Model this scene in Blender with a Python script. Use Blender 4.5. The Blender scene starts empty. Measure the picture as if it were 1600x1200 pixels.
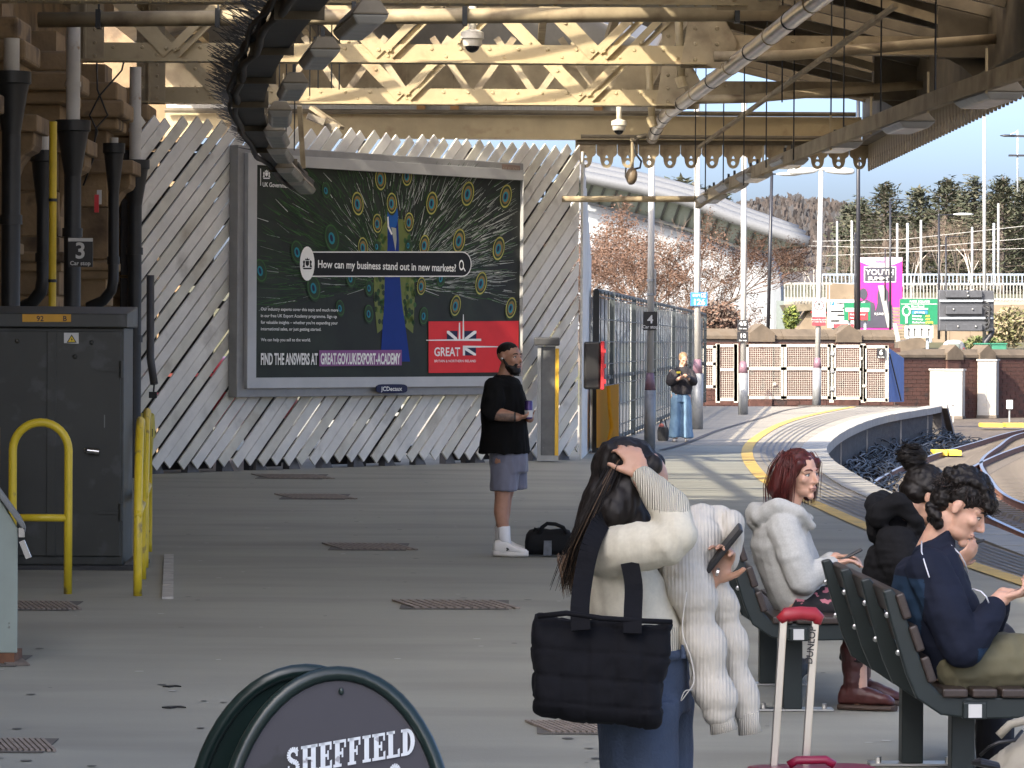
import bpy, bmesh, math, random
import numpy as np
from mathutils import Vector, Matrix, noise
random.seed(7)
R = math.radians
SC = bpy.context.scene
COL = SC.collection

# ------------------------------------------------------------------ camera
FPX, CAMH, PITCH, ROLL = 5547.0, 1.75, R(-0.70), R(0.35)
_f = Vector((0, math.cos(PITCH), math.sin(PITCH)))
_r0 = Vector((1, 0, 0)); _u0 = _r0.cross(_f)
_r = _r0*math.cos(ROLL) + _u0*math.sin(ROLL)
_u = -_r0*math.sin(ROLL) + _u0*math.cos(ROLL)
CAM = Vector((0, 0, CAMH))
cd = bpy.data.cameras.new('camera'); co = bpy.data.objects.new('camera', cd); COL.objects.link(co)
cd.sensor_width = 36.0; cd.lens = FPX/1600*36; cd.clip_start = 0.1; cd.clip_end = 6000
m3 = Matrix((_r, _u, -_f)).transposed()
co.matrix_world = Matrix.Translation(CAM) @ m3.to_4x4()
SC.camera = co

# ------------------------------------------------------------------ daylight
SUN_EL, SUN_AZ = 33.0, 216.0          # azimuth measured from +Y clockwise: behind and left of the camera
wd = bpy.data.worlds.new('World'); SC.world = wd; wd.use_nodes = True
wn = wd.node_tree.nodes; wl = wd.node_tree.links
sky = wn.new('ShaderNodeTexSky'); sky.sky_type = 'NISHITA'; sky.sun_disc = False
sky.sun_elevation = R(SUN_EL); sky.sun_rotation = R(SUN_AZ)
sky.air_density = 0.5; sky.dust_density = 4.3; sky.ozone_density = 2.5
wn['Background'].inputs[1].default_value = 0.10
wl.new(sky.outputs[0], wn['Background'].inputs[0])
sl = bpy.data.lights.new('sun', 'SUN'); sl.energy = 2.0; sl.angle = R(0.55); sl.color = (1.0, 0.89, 0.72)
so = bpy.data.objects.new('sun', sl); COL.objects.link(so)
sdir = Vector((math.sin(R(SUN_AZ))*math.cos(R(SUN_EL)), math.cos(R(SUN_AZ))*math.cos(R(SUN_EL)), math.sin(R(SUN_EL))))
so.rotation_euler = sdir.to_track_quat('Z', 'Y').to_euler()
so.location = (0, 0, 30)
VS = SC.view_settings
VS.view_transform = 'Standard'; VS.look = 'None'; VS.gamma = 1; VS.use_curve_mapping = False
VS.exposure = 2.55
try:
    SC.cycles.use_denoising = True
    SC.cycles.max_bounces = 8; SC.cycles.diffuse_bounces = 4; SC.cycles.transparent_max_bounces = 12
    SC.cycles.caustics_reflective = False; SC.cycles.caustics_refractive = False
except Exception: pass

# ------------------------------------------------------------------ pixel helpers (1600x1200 photo) -> world points
def ray(px, py): return _f + _r*((px-800)/FPX) + _u*((600-py)/FPX)
def at(px, py, Y):
    d = ray(px, py); return CAM + d*(Y/d.y)
def gp(px, py, z=0.0):
    d = ray(px, py); return CAM + d*((z-CAMH)/d.z)
def onplane(px, py, p0, n):
    d = ray(px, py); return CAM + d*((p0-CAM).dot(n)/d.dot(n))

# ------------------------------------------------------------------ materials
MATS = {}
def mat(name, col=(.5, .5, .5), rough=.6, metal=0.0, var=0.12, scale=6.0, bump=0.0, bscale=40.0,
        col2=None, spots=None, spot_scale=3.0, spot_lo=.58, spot_hi=.66, stretch=None, emit=None, spec=0.5,
        wave=None, coord='Object', sheen=0.0, alpha=1.0, trans=0.0, sub=0.0, detail=6.0):
    """one principled material: colour mottled by noise, optional patches of a second colour, optional fine relief"""
    if name in MATS: return MATS[name]
    m = bpy.data.materials.new(name); m.use_nodes = True
    nt = m.node_tree; N = nt.nodes; L = nt.links
    b = N['Principled BSDF']
    b.inputs['Roughness'].default_value = rough; b.inputs['Metallic'].default_value = metal
    b.inputs['Specular IOR Level'].default_value = spec
    if sheen: b.inputs['Sheen Weight'].default_value = sheen
    if sub:
        b.inputs['Subsurface Weight'].default_value = sub; b.inputs['Subsurface Radius'].default_value = (.012, .005, .003)
    tc = N.new('ShaderNodeTexCoord'); src = tc.outputs[coord]
    if stretch:
        mp = N.new('ShaderNodeMapping'); mp.inputs['Scale'].default_value = stretch
        L.new(src, mp.inputs[0]); src2 = mp.outputs[0]
    else: src2 = src
    nz = N.new('ShaderNodeTexNoise'); nz.inputs['Scale'].default_value = scale; nz.inputs['Detail'].default_value = detail
    nz.inputs['Roughness'].default_value = .6
    L.new(src2, nz.inputs['Vector'])
    rp = N.new('ShaderNodeValToRGB'); c = Vector(col)
    c2 = Vector(col2) if col2 else None
    lo = c*(1-var) if c2 is None else c; hi = c*(1+var) if c2 is None else c2
    rp.color_ramp.elements[0].color = (*lo, 1); rp.color_ramp.elements[1].color = (*hi, 1)
    rp.color_ramp.elements[0].position = .3; rp.color_ramp.elements[1].position = .7
    L.new(nz.outputs['Fac'], rp.inputs[0]); out = rp.outputs[0]
    if spots:
        n2 = N.new('ShaderNodeTexNoise'); n2.inputs['Scale'].default_value = spot_scale; n2.inputs['Detail'].default_value = 8
        L.new(src2, n2.inputs['Vector'])
        r2 = N.new('ShaderNodeValToRGB'); r2.color_ramp.elements[0].position = spot_lo; r2.color_ramp.elements[1].position = spot_hi
        L.new(n2.outputs['Fac'], r2.inputs[0])
        mx = N.new('ShaderNodeMix'); mx.data_type = 'RGBA'
        L.new(r2.outputs[0], mx.inputs[0]); L.new(out, mx.inputs[6]); mx.inputs[7].default_value = (*spots, 1); out = mx.outputs[2]
    L.new(out, b.inputs['Base Color'])
    if bump or wave:
        bp = N.new('ShaderNodeBump'); bp.inputs['Strength'].default_value = bump or .5; bp.inputs['Distance'].default_value = .02
        if wave:
            w = N.new('ShaderNodeTexWave'); w.wave_type = 'BANDS'; w.bands_direction = wave[0]; w.inputs['Scale'].default_value = wave[1]
            w.inputs['Distortion'].default_value = wave[2]; w.inputs['Detail'].default_value = 1.5
            L.new(src, w.inputs['Vector']); L.new(w.outputs['Fac'], bp.inputs['Height'])
        else:
            n3 = N.new('ShaderNodeTexNoise'); n3.inputs['Scale'].default_value = bscale; n3.inputs['Detail'].default_value = 4
            L.new(src2, n3.inputs['Vector']); L.new(n3.outputs['Fac'], bp.inputs['Height'])
        L.new(bp.outputs[0], b.inputs['Normal'])
    if emit:
        b.inputs['Emission Color'].default_value = (*emit[:3], 1); b.inputs['Emission Strength'].default_value = emit[3]
    if trans:
        b.inputs['Transmission Weight'].default_value = trans
    MATS[name] = m
    return m

def glass_mat(name, col, through, rough=.1):
    m = bpy.data.materials.new(name); m.use_nodes = True; nt = m.node_tree; N = nt.nodes; L = nt.links
    b = N['Principled BSDF']; b.inputs['Base Color'].default_value = (*col, 1); b.inputs['Roughness'].default_value = rough
    t = N.new('ShaderNodeBsdfTransparent'); mx = N.new('ShaderNodeMixShader'); mx.inputs[0].default_value = through
    L.new(b.outputs[0], mx.inputs[1]); L.new(t.outputs[0], mx.inputs[2]); L.new(mx.outputs[0], N['Material Output'].inputs[0])
    MATS[name] = m; return m

# ------------------------------------------------------------------ objects
def tag(o, label=None, cat=None, group=None, kind=None):
    if label: o['label'] = label
    if cat: o['category'] = cat
    if group: o['group'] = group
    if kind: o['kind'] = kind
    return o
def empty(name, loc=(0, 0, 0), label=None, cat=None, group=None, rz=0.0, kind=None):
    o = bpy.data.objects.new(name, None); COL.objects.link(o)
    o.location = loc; o.rotation_euler = (0, 0, rz); o.empty_display_size = .2
    tag(o, label, cat, group, kind); return o
def wmat(o):
    m = Matrix.Translation(o.location) @ o.rotation_euler.to_matrix().to_4x4()
    return wmat(o.parent) @ m if o.parent else m
def link(name, me, parent=None):
    o = bpy.data.objects.new(name, me); COL.objects.link(o)
    if parent: o.parent = parent
    return o

class MB:
    """collects shapes, then build() links them as ONE mesh object"""
    def __init__(s): s.v = []; s.f = []; s.mi = []; s.cur = 0
    def add(s, vs, fs):
        k = len(s.v); s.v.extend([tuple(v) for v in vs]); s.f.extend([tuple(i+k for i in f) for f in fs]); s.mi.extend([s.cur]*len(fs)); return s
    def m(s, i): s.cur = i; return s
    def hexa(s, b, t):           # bottom 4, top 4 (same winding)
        return s.add(list(b)+list(t), [(3, 2, 1, 0), (4, 5, 6, 7), (0, 1, 5, 4), (1, 2, 6, 5), (2, 3, 7, 6), (3, 0, 4, 7)])
    def box(s, c, size, rot=None, taper=1.0):
        c = Vector(c); hx, hy, hz = [q/2 for q in size]; M = rot or Matrix.Identity(3)
        t = taper
        b = [c + M@Vector(q) for q in ((-hx, -hy, -hz), (hx, -hy, -hz), (hx, hy, -hz), (-hx, hy, -hz))]
        tt = [c + M@Vector(q) for q in ((-hx*t, -hy*t, hz), (hx*t, -hy*t, hz), (hx*t, hy*t, hz), (-hx*t, hy*t, hz))]
        return s.hexa(b, tt)
    def cube(s, lo, hi):
        return s.box([(a+b)/2 for a, b in zip(lo, hi)], [abs(b-a) for a, b in zip(lo, hi)])
    def bar(s, p, q, w, h, up=(0, 0, 1)):        # box from p to q, w across, h along "up"
        p = Vector(p); q = Vector(q); d = (q-p).normalized(); u = Vector(up); x = d.cross(u)
        if x.length < 1e-5: x = d.cross(Vector((1, 0, 0)))
        x.normalize(); u = x.cross(d).normalized()
        a = x*w/2; b = u*h/2
        return s.hexa([p-a-b, p+a-b, p+a+b, p-a+b], [q-a-b, q+a-b, q+a+b, q-a+b])
    def tube(s, p, q, r0, r1=None, n=10, cap=True):
        return s.pipe([p, q], [r0, r0 if r1 is None else r1], n, cap)
    def pipe(s, pts, r, n=10, cap=True, ax=None):
        pts = [Vector(p) for p in pts]; k = len(pts); rs = r if isinstance(r, (list, tuple)) else [r]*k
        vs = []; prev = None
        for i, p in enumerate(pts):
            d = (pts[min(i+1, k-1)]-pts[max(i-1, 0)])
            d = d.normalized() if d.length > 1e-9 else Vector((0, 0, 1))
            if prev is None:
                x = d.orthogonal().normalized() if ax is None else Vector(ax)
            else: x = prev
            x = (x - d*x.dot(d));
            x = x.normalized() if x.length > 1e-6 else d.orthogonal().normalized()
            y = d.cross(x); prev = x
            for j in range(n):
                a = 2*math.pi*j/n; vs.append(p + (x*math.cos(a)+y*math.sin(a))*rs[i])
        fs = [(i*n+j, i*n+(j+1) % n, (i+1)*n+(j+1) % n, (i+1)*n+j) for i in range(k-1) for j in range(n)]
        if cap: fs += [tuple(range(n-1, -1, -1)), tuple((k-1)*n+j for j in range(n))]
        return s.add(vs, fs)
    def loft(s, rings, n=16, p=2.0):             # rings: (centre, half-axis a, half-axis b); closed super-ellipse tube
        vs = []
        for c, a, b in rings:
            c = Vector(c); a = Vector(a); b = Vector(b)
            for j in range(n):
                t = 2*math.pi*j/n; ct, st = math.cos(t), math.sin(t)
                vs.append(c + a*math.copysign(abs(ct)**(2/p), ct) + b*math.copysign(abs(st)**(2/p), st))
        k = len(rings)
        fs = [(i*n+j, i*n+(j+1) % n, (i+1)*n+(j+1) % n, (i+1)*n+j) for i in range(k-1) for j in range(n)]
        fs += [tuple(range(n-1, -1, -1)), tuple((k-1)*n+j for j in range(n))]
        return s.add(vs, fs)
    def ell(s, c, a, b=None, d=None, nu=14, nv=9):    # ellipsoid with half-axis vectors
        c = Vector(c)
        if b is None: a, b, d = Vector((a, 0, 0)), Vector((0, a, 0)), Vector((0, 0, a))
        a, b, d = Vector(a), Vector(b), Vector(d)
        vs = [c-d]
        for i in range(1, nv):
            ph = -math.pi/2 + math.pi*i/nv
            for j in range(nu):
                t = 2*math.pi*j/nu; vs.append(c + (a*math.cos(t)+b*math.sin(t))*math.cos(ph) + d*math.sin(ph))
        vs.append(c+d); fs = []
        for j in range(nu): fs.append((0, 1+(j+1) % nu, 1+j))
        for i in range(nv-2):
            for j in range(nu):
                o = 1+i*nu; fs.append((o+j, o+(j+1) % nu, o+nu+(j+1) % nu, o+nu+j))
        o = 1+(nv-2)*nu
        for j in range(nu): fs.append((o+j, o+(j+1) % nu, len(vs)-1))
        return s.add(vs, fs)
    def cap(s, p, r0, q, r1, n=12):              # tapered capsule
        p = Vector(p); q = Vector(q); d = q-p
        if d.length < 1e-6: return s.ell(p, r0)
        d.normalize(); pts = []; rs = []
        for i in range(5):
            a = math.pi/2*(1-i/4); pts.append(p-d*r0*math.sin(a)); rs.append(max(r0*math.cos(a), r0*.04))
        for i in range(5):
            a = math.pi/2*i/4; pts.append(q+d*r1*math.sin(a)); rs.append(max(r1*math.cos(a), r1*.04))
        return s.pipe(pts, rs, n)
    def chain(s, pts, rs, n=12):
        for i in range(len(pts)-1): s.cap(pts[i], rs[i], pts[i+1], rs[i+1], n)
        return s
    def prism(s, poly, d):                        # planar polygon (3D points) extruded by vector d
        k = len(poly); d = Vector(d); P = [Vector(p) for p in poly]
        return s.add(P+[p+d for p in P], [tuple(range(k-1, -1, -1)), tuple(range(k, 2*k))] + [(i, (i+1) % k, k+(i+1) % k, k+i) for i in range(k)])
    def poly(s, pts): return s.add(pts, [tuple(range(len(pts)))])
    def disc(s, c, a, b, n=20):
        c = Vector(c); a = Vector(a); b = Vector(b)
        return s.add([c + a*math.cos(2*math.pi*i/n) + b*math.sin(2*math.pi*i/n) for i in range(n)], [tuple(range(n))])
    def ring(s, c, a, b, k, n=24):                # flat ring between ellipse*k and ellipse
        c = Vector(c); a = Vector(a); b = Vector(b); vs = []
        for q in (k, 1.0): vs += [c + (a*math.cos(2*math.pi*i/n) + b*math.sin(2*math.pi*i/n))*q for i in range(n)]
        return s.add(vs, [(i, (i+1) % n, n+(i+1) % n, n+i) for i in range(n)])
    def lathe(s, c, prof, n=14, cap=True):        # vertical profile [(r, z)]
        c = Vector(c); vs = []
        for r, z in prof: vs += [c + Vector((r*math.cos(2*math.pi*j/n), r*math.sin(2*math.pi*j/n), z)) for j in range(n)]
        k = len(prof)
        fs = [(i*n+j, i*n+(j+1) % n, (i+1)*n+(j+1) % n, (i+1)*n+j) for i in range(k-1) for j in range(n)]
        if cap: fs += [tuple(range(n-1, -1, -1)), tuple((k-1)*n+j for j in range(n))]
        return s.add(vs, fs)
    def mesh(s, name, mats, smooth=False, M=None):
        me = bpy.data.meshes.new(name); vs = s.v
        if M is not None: vs = [tuple(M@Vector(v)) for v in vs]
        me.from_pydata(vs, [], s.f)
        for mm in (mats if isinstance(mats, (list, tuple)) else [mats]): me.materials.append(mm)
        if len(me.materials) > 1: me.polygons.foreach_set('material_index', s.mi)
        if smooth: me.shade_smooth()
        me.update(); return me
    def build(s, name, mats, parent=None, smooth=False, local=False, bevel=0.0, kind=None, sharp=None):
        M = None
        if parent is not None and not local: M = wmat(parent).inverted()
        me = s.mesh(name, mats, smooth, M)
        if sharp is not None:
            me.shade_smooth()
            try: me.set_sharp_from_angle(angle=R(sharp))
            except Exception: pass
        o = link(name, me, parent)
        if bevel:
            b = o.modifiers.new('bevel', 'BEVEL'); b.width = bevel; b.segments = 2; b.limit_method = 'ANGLE'; b.angle_limit = R(40)
        if kind: o['kind'] = kind
        return o

def part(name, mats, parent, fn, **k):
    b = MB(); fn(b); return b.build(name, mats, parent, **k)

def copy_tree(o, parent=None):
    c = o.copy(); COL.objects.link(c); c.parent = parent
    for ch in list(o.children): copy_tree(ch, c)
    return c

# ------------------------------------------------------------------ lettering
def text(s, size, mats, parent, origin, xdir, updir, name='lettering', align='LEFT', xs=1.0, off=0.0, depth=0.0, spacing=1.0):
    cu = bpy.data.curves.new(name, 'FONT'); cu.body = s; cu.size = size; cu.align_x = align; cu.offset = off; cu.extrude = depth
    cu.resolution_u = 3; cu.space_character = spacing
    t = bpy.data.objects.new(name, cu); COL.objects.link(t)
    dg = bpy.context.evaluated_depsgraph_get(); me = bpy.data.meshes.new_from_object(t.evaluated_get(dg))
    bpy.data.objects.remove(t); bpy.data.curves.remove(cu)
    x = Vector(xdir).normalized()*xs; u = Vector(updir).normalized(); n = x.cross(u).normalized()
    M = Matrix((x, u, n)).transposed().to_4x4(); M.translation = Vector(origin)
    if parent is not None: M = wmat(parent).inverted() @ M
    me.transform(M); me.materials.clear(); me.materials.append(mats); me.name = name
    return link(name, me, parent)

# ------------------------------------------------------------------ organic surfaces
def fuse(mb, voxel, smooth=4, factor=.5):
    """union of overlapping closed shapes as one continuous skin"""
    me = bpy.data.meshes.new('tmp'); me.from_pydata(mb.v, [], mb.f)
    o = bpy.data.objects.new('tmp', me); COL.objects.link(o)
    r = o.modifiers.new('r', 'REMESH'); r.mode = 'VOXEL'; r.voxel_size = voxel; r.use_smooth_shade = True
    if smooth:
        q = o.modifiers.new('s', 'SMOOTH'); q.factor = factor; q.iterations = smooth
    dg = bpy.context.evaluated_depsgraph_get(); out = bpy.data.meshes.new_from_object(o.evaluated_get(dg))
    bpy.data.objects.remove(o); bpy.data.meshes.remove(me)
    out.materials.clear(); return out
def displace(me, fn):
    n = len(me.vertices); co = np.empty(n*3, 'f'); me.vertices.foreach_get('co', co)
    no = np.empty(n*3, 'f'); me.vertices.foreach_get('normal', no)
    co = co.reshape(-1, 3); no = no.reshape(-1, 3)
    co += no*fn(co)[:, None].astype('f')
    me.vertices.foreach_set('co', co.ravel()); me.update()
def fbm(co, sc, seed=0.0, oct=3, stretch=(1, 1, 1)):
    out = np.empty(len(co)); s = Vector(stretch)*sc
    for i, c in enumerate(co):
        p = Vector((c[0]*s.x+seed, c[1]*s.y-seed*.7, c[2]*s.z+seed*1.3)); v = 0.0; a = 1.0
        for k in range(oct): v += a*noise.noise(p); p = p*2.03; a *= .5
        out[i] = v
    return out
def crease(co, sc, amp, seed=0.0, stretch=(1, 1, 1)):
    n = fbm(co, sc, seed, 2, stretch)
    return -.22*amp*np.clip(1-np.abs(n)*1.3, 0, 1)**2
def translucent_mat(name, col, k):
    m = bpy.data.materials.new(name); m.use_nodes = True; nt = m.node_tree; N = nt.nodes; L = nt.links
    b = N['Principled BSDF']; b.inputs['Base Color'].default_value = (*col, 1); b.inputs['Roughness'].default_value = .6
    t = N.new('ShaderNodeBsdfTranslucent'); t.inputs[0].default_value = (*col, 1); mx = N.new('ShaderNodeMixShader'); mx.inputs[0].default_value = k
    nz = N.new('ShaderNodeTexNoise'); nz.inputs['Scale'].default_value = 2.5; bp = N.new('ShaderNodeBump'); bp.inputs['Strength'].default_value = .5
    L.new(nz.outputs['Fac'], bp.inputs['Height']); L.new(bp.outputs[0], b.inputs['Normal']); L.new(bp.outputs[0], t.inputs['Normal'])
    L.new(b.outputs[0], mx.inputs[1]); L.new(t.outputs[0], mx.inputs[2]); L.new(mx.outputs[0], N['Material Output'].inputs[0])
    MATS[name] = m; return m
def skin(name, mb, mats, parent, voxel, smooth=4, disp=None, pick=None, factor=.5):
    """fuse, optional displacement, optional per-face material picker"""
    me = fuse(mb, voxel, smooth, factor)
    if disp: displace(me, disp)
    for m_ in (mats if isinstance(mats, (list, tuple)) else [mats]): me.materials.append(m_)
    if pick:
        n = len(me.polygons); c = np.empty(n*3, 'f'); me.polygons.foreach_get('center', c)
        me.polygons.foreach_set('material_index', np.asarray(pick(c.reshape(-1, 3)), 'i'))
    me.shade_smooth(); me.name = name
    if parent is not None: me.transform(wmat(parent).inverted())
    return link(name, me, parent)
# ================================================================== the setting
def curve_xy(pix, z, extra):
    pts = [(g.y, g.x) for g in (gp(a, b, z) for a, b in pix)] + extra
    pts.sort()
    ys = np.array([p[0] for p in pts]); xs = np.array([p[1] for p in pts])
    g = np.gradient(xs, ys)
    def fn(Y):
        i = int(np.clip(np.searchsorted(ys, Y)-1, 0, len(ys)-2)); h = ys[i+1]-ys[i]; t = (Y-ys[i])/h
        h00 = 2*t**3-3*t**2+1; h10 = t**3-2*t**2+t; h01 = -2*t**3+3*t**2; h11 = t**3-t**2
        return float(h00*xs[i]+h10*h*g[i]+h01*xs[i+1]+h11*h*g[i+1])
    return fn
EX = curve_xy([(1472, 635), (1382, 651), (1333, 668), (1305, 685), (1292, 702), (1302, 720), (1335, 741), (1384, 767), (1455, 793), (1540, 820), (1600, 843)], 0,
              [(22, 5.0), (10, 5.9), (-16, 8.5), (102, 12.6), (108, 13.6)])
YE = curve_xy([(1349, 634), (1290, 644), (1234, 658), (1195, 676), (1168, 702), (1178, 732), (1203, 755), (1290, 795), (1353, 823), (1524, 886)], 0,
              [(18, 4.35), (8, 5.1), (-16, 7.6), (104, 11.2), (108, 12.2)])
YS = [-16+1.0*i for i in range(60)] + [44+.5*i for i in range(106)]
YEND = YS[-1]

M_ASPH = mat('asphalt', (.285, .282, .235), .78, var=.10, scale=.7, stretch=(.45, 1.3, 1), bump=.18, bscale=90, detail=9, spots=(.215, .212, .178), spot_scale=.8, spot_lo=.50, spot_hi=.75, spec=.35)
M_PAVE = mat('worn_paving', (.28, .255, .21), .8, var=.25, scale=1.6, stretch=(.6, 3, 1), bump=.2, bscale=50, spots=(.21, .19, .155), spot_scale=1.5)
M_COPE = mat('coping_white', (.34, .325, .285), .7, var=.15, scale=3, bump=.2, bscale=30)
M_YEL = mat('line_yellow', (.62, .40, .07), .65, var=.18, scale=4, spots=(.34, .28, .16), spot_scale=7, spot_lo=.6, spot_hi=.7)
M_RIB = mat('tactile_rib', (.17, .165, .16), .7, var=.2, scale=4)
M_RISER = mat('riser_brick', (.055, .050, .046), .85, var=.35, scale=2.2, stretch=(1, 1, 4), bump=.5, bscale=12)
M_BALLAST = mat('ballast', (.095, .074, .054), .9, var=.55, scale=9, bump=1.0, bscale=14, spots=(.05, .041, .033), spot_scale=5, spot_lo=.5, spot_hi=.6)
M_DIRT = mat('ground_dirt', (.30, .27, .23), .9, var=.3, scale=.4)

def strip(fa, fb, z, ys, zb=None):
    b = MB(); n = len(ys); vs = []
    for Y in ys: vs += [(fa(Y), Y, z), (fb(Y), Y, z if zb is None else zb)]
    b.add(vs, [(2*i, 2*i+1, 2*i+3, 2*i+2) for i in range(n-1)]); return b

g = MB(); g.add([(-4000, -400, -1.10), (4000, -400, -1.10), (4000, 5000, -1.10), (-4000, 5000, -1.10)], [(0, 1, 2, 3)])
tag(g.build('ground', M_DIRT), 'bare ground round the station', None, kind='structure')
tag(strip(lambda Y: -9.0, lambda Y: YE(Y), 0.0, YS).build('platform', M_ASPH), 'grey asphalt station platform', None, kind='structure')
plat = bpy.data.objects['platform']
strip(lambda Y: YE(Y), lambda Y: EX(Y)-.42, -0.002, YS).build('paving_strip', M_PAVE, plat)
PY = [y for y in YS if y >= 60]
strip(lambda Y: -2.0, lambda Y: YE(Y)-.02, .004, PY).build('paving_slab', M_PAVE, plat)
strip(lambda Y: YE(Y)-.09, lambda Y: YE(Y)+.09, .009, YS).build('painted_line', M_YEL, plat)
for k in range(6):
    fr = .16+.075*k
    strip(lambda Y, fr=fr: YE(Y)+(EX(Y)-YE(Y))*fr, lambda Y, fr=fr: YE(Y)+(EX(Y)-YE(Y))*fr+.03, .008, YS).build('tactile_rib', M_RIB, plat)
# coping stones along the edge, one stone each
y = 26.0; k = 0
while y < 98.3:
    L_ = .9 if y < 60 else 1.2
    b = MB(); y1 = y+L_-.015
    q = [(EX(y)-.42, y), (EX(y), y), (EX(y1), y1), (EX(y1)-.42, y1)]
    b.hexa([(a, c, -.16) for a, c in q], [(a, c, .012+.003*(k % 3)) for a, c in q])
    b.build('coping_stone', M_COPE, plat); y += L_; k += 1
ys = [Y for Y in YS if Y <= 98.4]
strip(lambda Y: EX(Y)-.10, lambda Y: EX(Y)-.10, -.16, ys, -1.15).build('riser_wall', M_RISER, plat)
b = MB()
for Y in (61, 70, 80, 89, 95):
    x = EX(Y)-.09; b.box((x, Y, -.5), (.04, .07, .72))
b.build('riser_joint', mat('joint_pale', (.34, .32, .29), .9), plat)
# end ramp of the platform
e0 = Vector((EX(98.3), 98.3, 0)); dr = Vector((EX(98.3)-EX(97), 1.3, 0)).normalized(); e1 = e0+dr*3.4
nx = Vector((-dr.y, dr.x, 0))
b = MB(); b.add([e0, e1+Vector((0, 0, -1.12)), e0+Vector((0, 0, -1.12)), e0+nx*4, e1+nx*4+Vector((0, 0, -1.12)), e0+nx*4+Vector((0, 0, -1.12))],
               [(0, 2, 1), (3, 4, 5), (0, 1, 4, 3), (0, 3, 5, 2)])
b.build('end_ramp', M_RISER, plat)
b = MB(); b.bar(e0+Vector((0, 0, .02)), e1+Vector((0, 0, -1.06)), .3, .14); b.build('ramp_coping', mat('coping_dark', (.2, .19, .18), .8), plat)
# dark joint following the curve of the paving
JN = curve_xy([(1330, 630), (1255, 637), (1185, 655), (1120, 674), (1060, 697)], 0, [(108, 12), (50, 1.2)])
strip(lambda Y: JN(Y)-.05, lambda Y: JN(Y)+.05, .013, [Y for Y in YS if 57 <= Y <= 103]).build('paving_joint', mat('joint_dark', (.075, .068, .065), .8), plat)

# drain gratings set flush in the asphalt
M_GRB = mat('grate_brick', (.24, .20, .165), .8, var=.25, scale=8); M_GRD = mat('grate_slot', (.11, .10, .085), .9)
def grate(px0, px1, py, dy, label):
    a = gp(px0, py); c = gp(px1, py+dy); w = c.x-a.x; n = 13; Yc = a.y
    near = gp(px0, py+max(6, (py-530)*.035)).y; dp = max(.22, Yc-near)
    r = empty('drain_grate', (a.x, Yc, 0), label, 'drain grate', 'drain gratings across the platform')
    part('frame', M_GRD, r, lambda b: b.box((a.x+w/2, Yc-dp/2, .0045), (w, dp, .003)))
    for i in range(n):
        xx = a.x+w*(i+.5)/n
        part('bar', M_GRB, r, lambda b: b.box((xx, Yc-dp/2, .008), (w/n*.62, dp*.86, .010), Matrix.Rotation(.25, 3, 'Z')))
for q in ((412, 510, 741, 3, 'drain grating nearest the foot of the slatted fence'), (448, 545, 772, 3, 'drain grating second out from the slatted fence'),
          (522, 638, 849, 4, 'drain grating left of the white trainers'), (630, 795, 938, 8, 'wide drain grating in the open floor left of the tote bag'),
          (838, 960, 1127, 12, 'drain grating just below the black tote bag'), (28, 128, 940, 2, 'drain grating under the yellow hoop barrier'),
          (14, 48, 1025, 2, 'drain grating at the foot of the pale green bin'), (-20, 88, 1155, 4, 'drain grating in the bottom left corner')):
    grate(*q)
rnd = random.Random(31)
b = MB()
for i in range(520):
    x, y = rnd.uniform(-4.2, 3.9), 7+rnd.random()**1.3*42; s_ = rnd.uniform(.008, .028)
    b.m(0 if rnd.random() < .65 else 1).disc((x, y, .0042), (s_, 0, 0), (0, s_*rnd.uniform(.7, 1.4), 0), 7)
for i in range(0):
    x, y = rnd.uniform(-4.2, 3.6), rnd.uniform(7, 46); s_ = rnd.uniform(.15, .6); n = 14; ph = rnd.uniform(0, 6)
    b.m(2).add([(x+s_*(1+.35*math.sin(3*a+ph)+.2*math.sin(5*a))*math.cos(a), y+s_*1.5*(1+.3*math.sin(2*a+ph))*math.sin(a), .0036+.00001*i) for a in [2*math.pi*k/n for k in range(n)]], [tuple(range(n))])
tag(b.build('floor_marks', [mat('gum_dark', (.10, .098, .088), .8), mat('gum_pale', (.42, .41, .37), .8), mat('floor_stain', (.235, .232, .195), .75, var=.18, scale=2.5, stretch=(.6, 1.6, 1))], kind='stuff'), 'trodden gum spots and faint stains on the asphalt', 'floor marks')
# pale kerb strip and sunk concrete plinth round the dark cabinet
kb = empty('kerb_edging', gp(262, 935), 'short pale concrete kerb strip right of yellow hoops', 'kerb')
a = gp(262, 936); c = gp(264, 868)
n = 4
for i in range(n):
    p = a.lerp(c, i/n); q = a.lerp(c, (i+.96)/n); part('kerb_block', mat('kerb_conc', (.40, .38, .34), .85, scale=5, var=.25), kb, lambda b: b.bar(p, q, .075, .03))
# scraps of litter
for (px, py, w, lab) in ((268, 1074, .09, 'dark flattened scrap lying on the open floor, upper of two'), (271, 1107, .11, 'dark flattened scrap lying on the open floor, lower of two')):
    p = gp(px, py); b = MB()
    b.prism([p+Vector(q)*w for q in ((-.5, 0, .02), (-.1, -.25, .02), (.15, .1, .03), (.55, -.05, .02), (.3, .25, .05), (-.2, .22, .04))], (0, 0, .006))
    tag(b.build('litter_scrap', mat('scrap', (.015, .015, .015), .6)), lab, 'litter', 'scraps on the floor')

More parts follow.
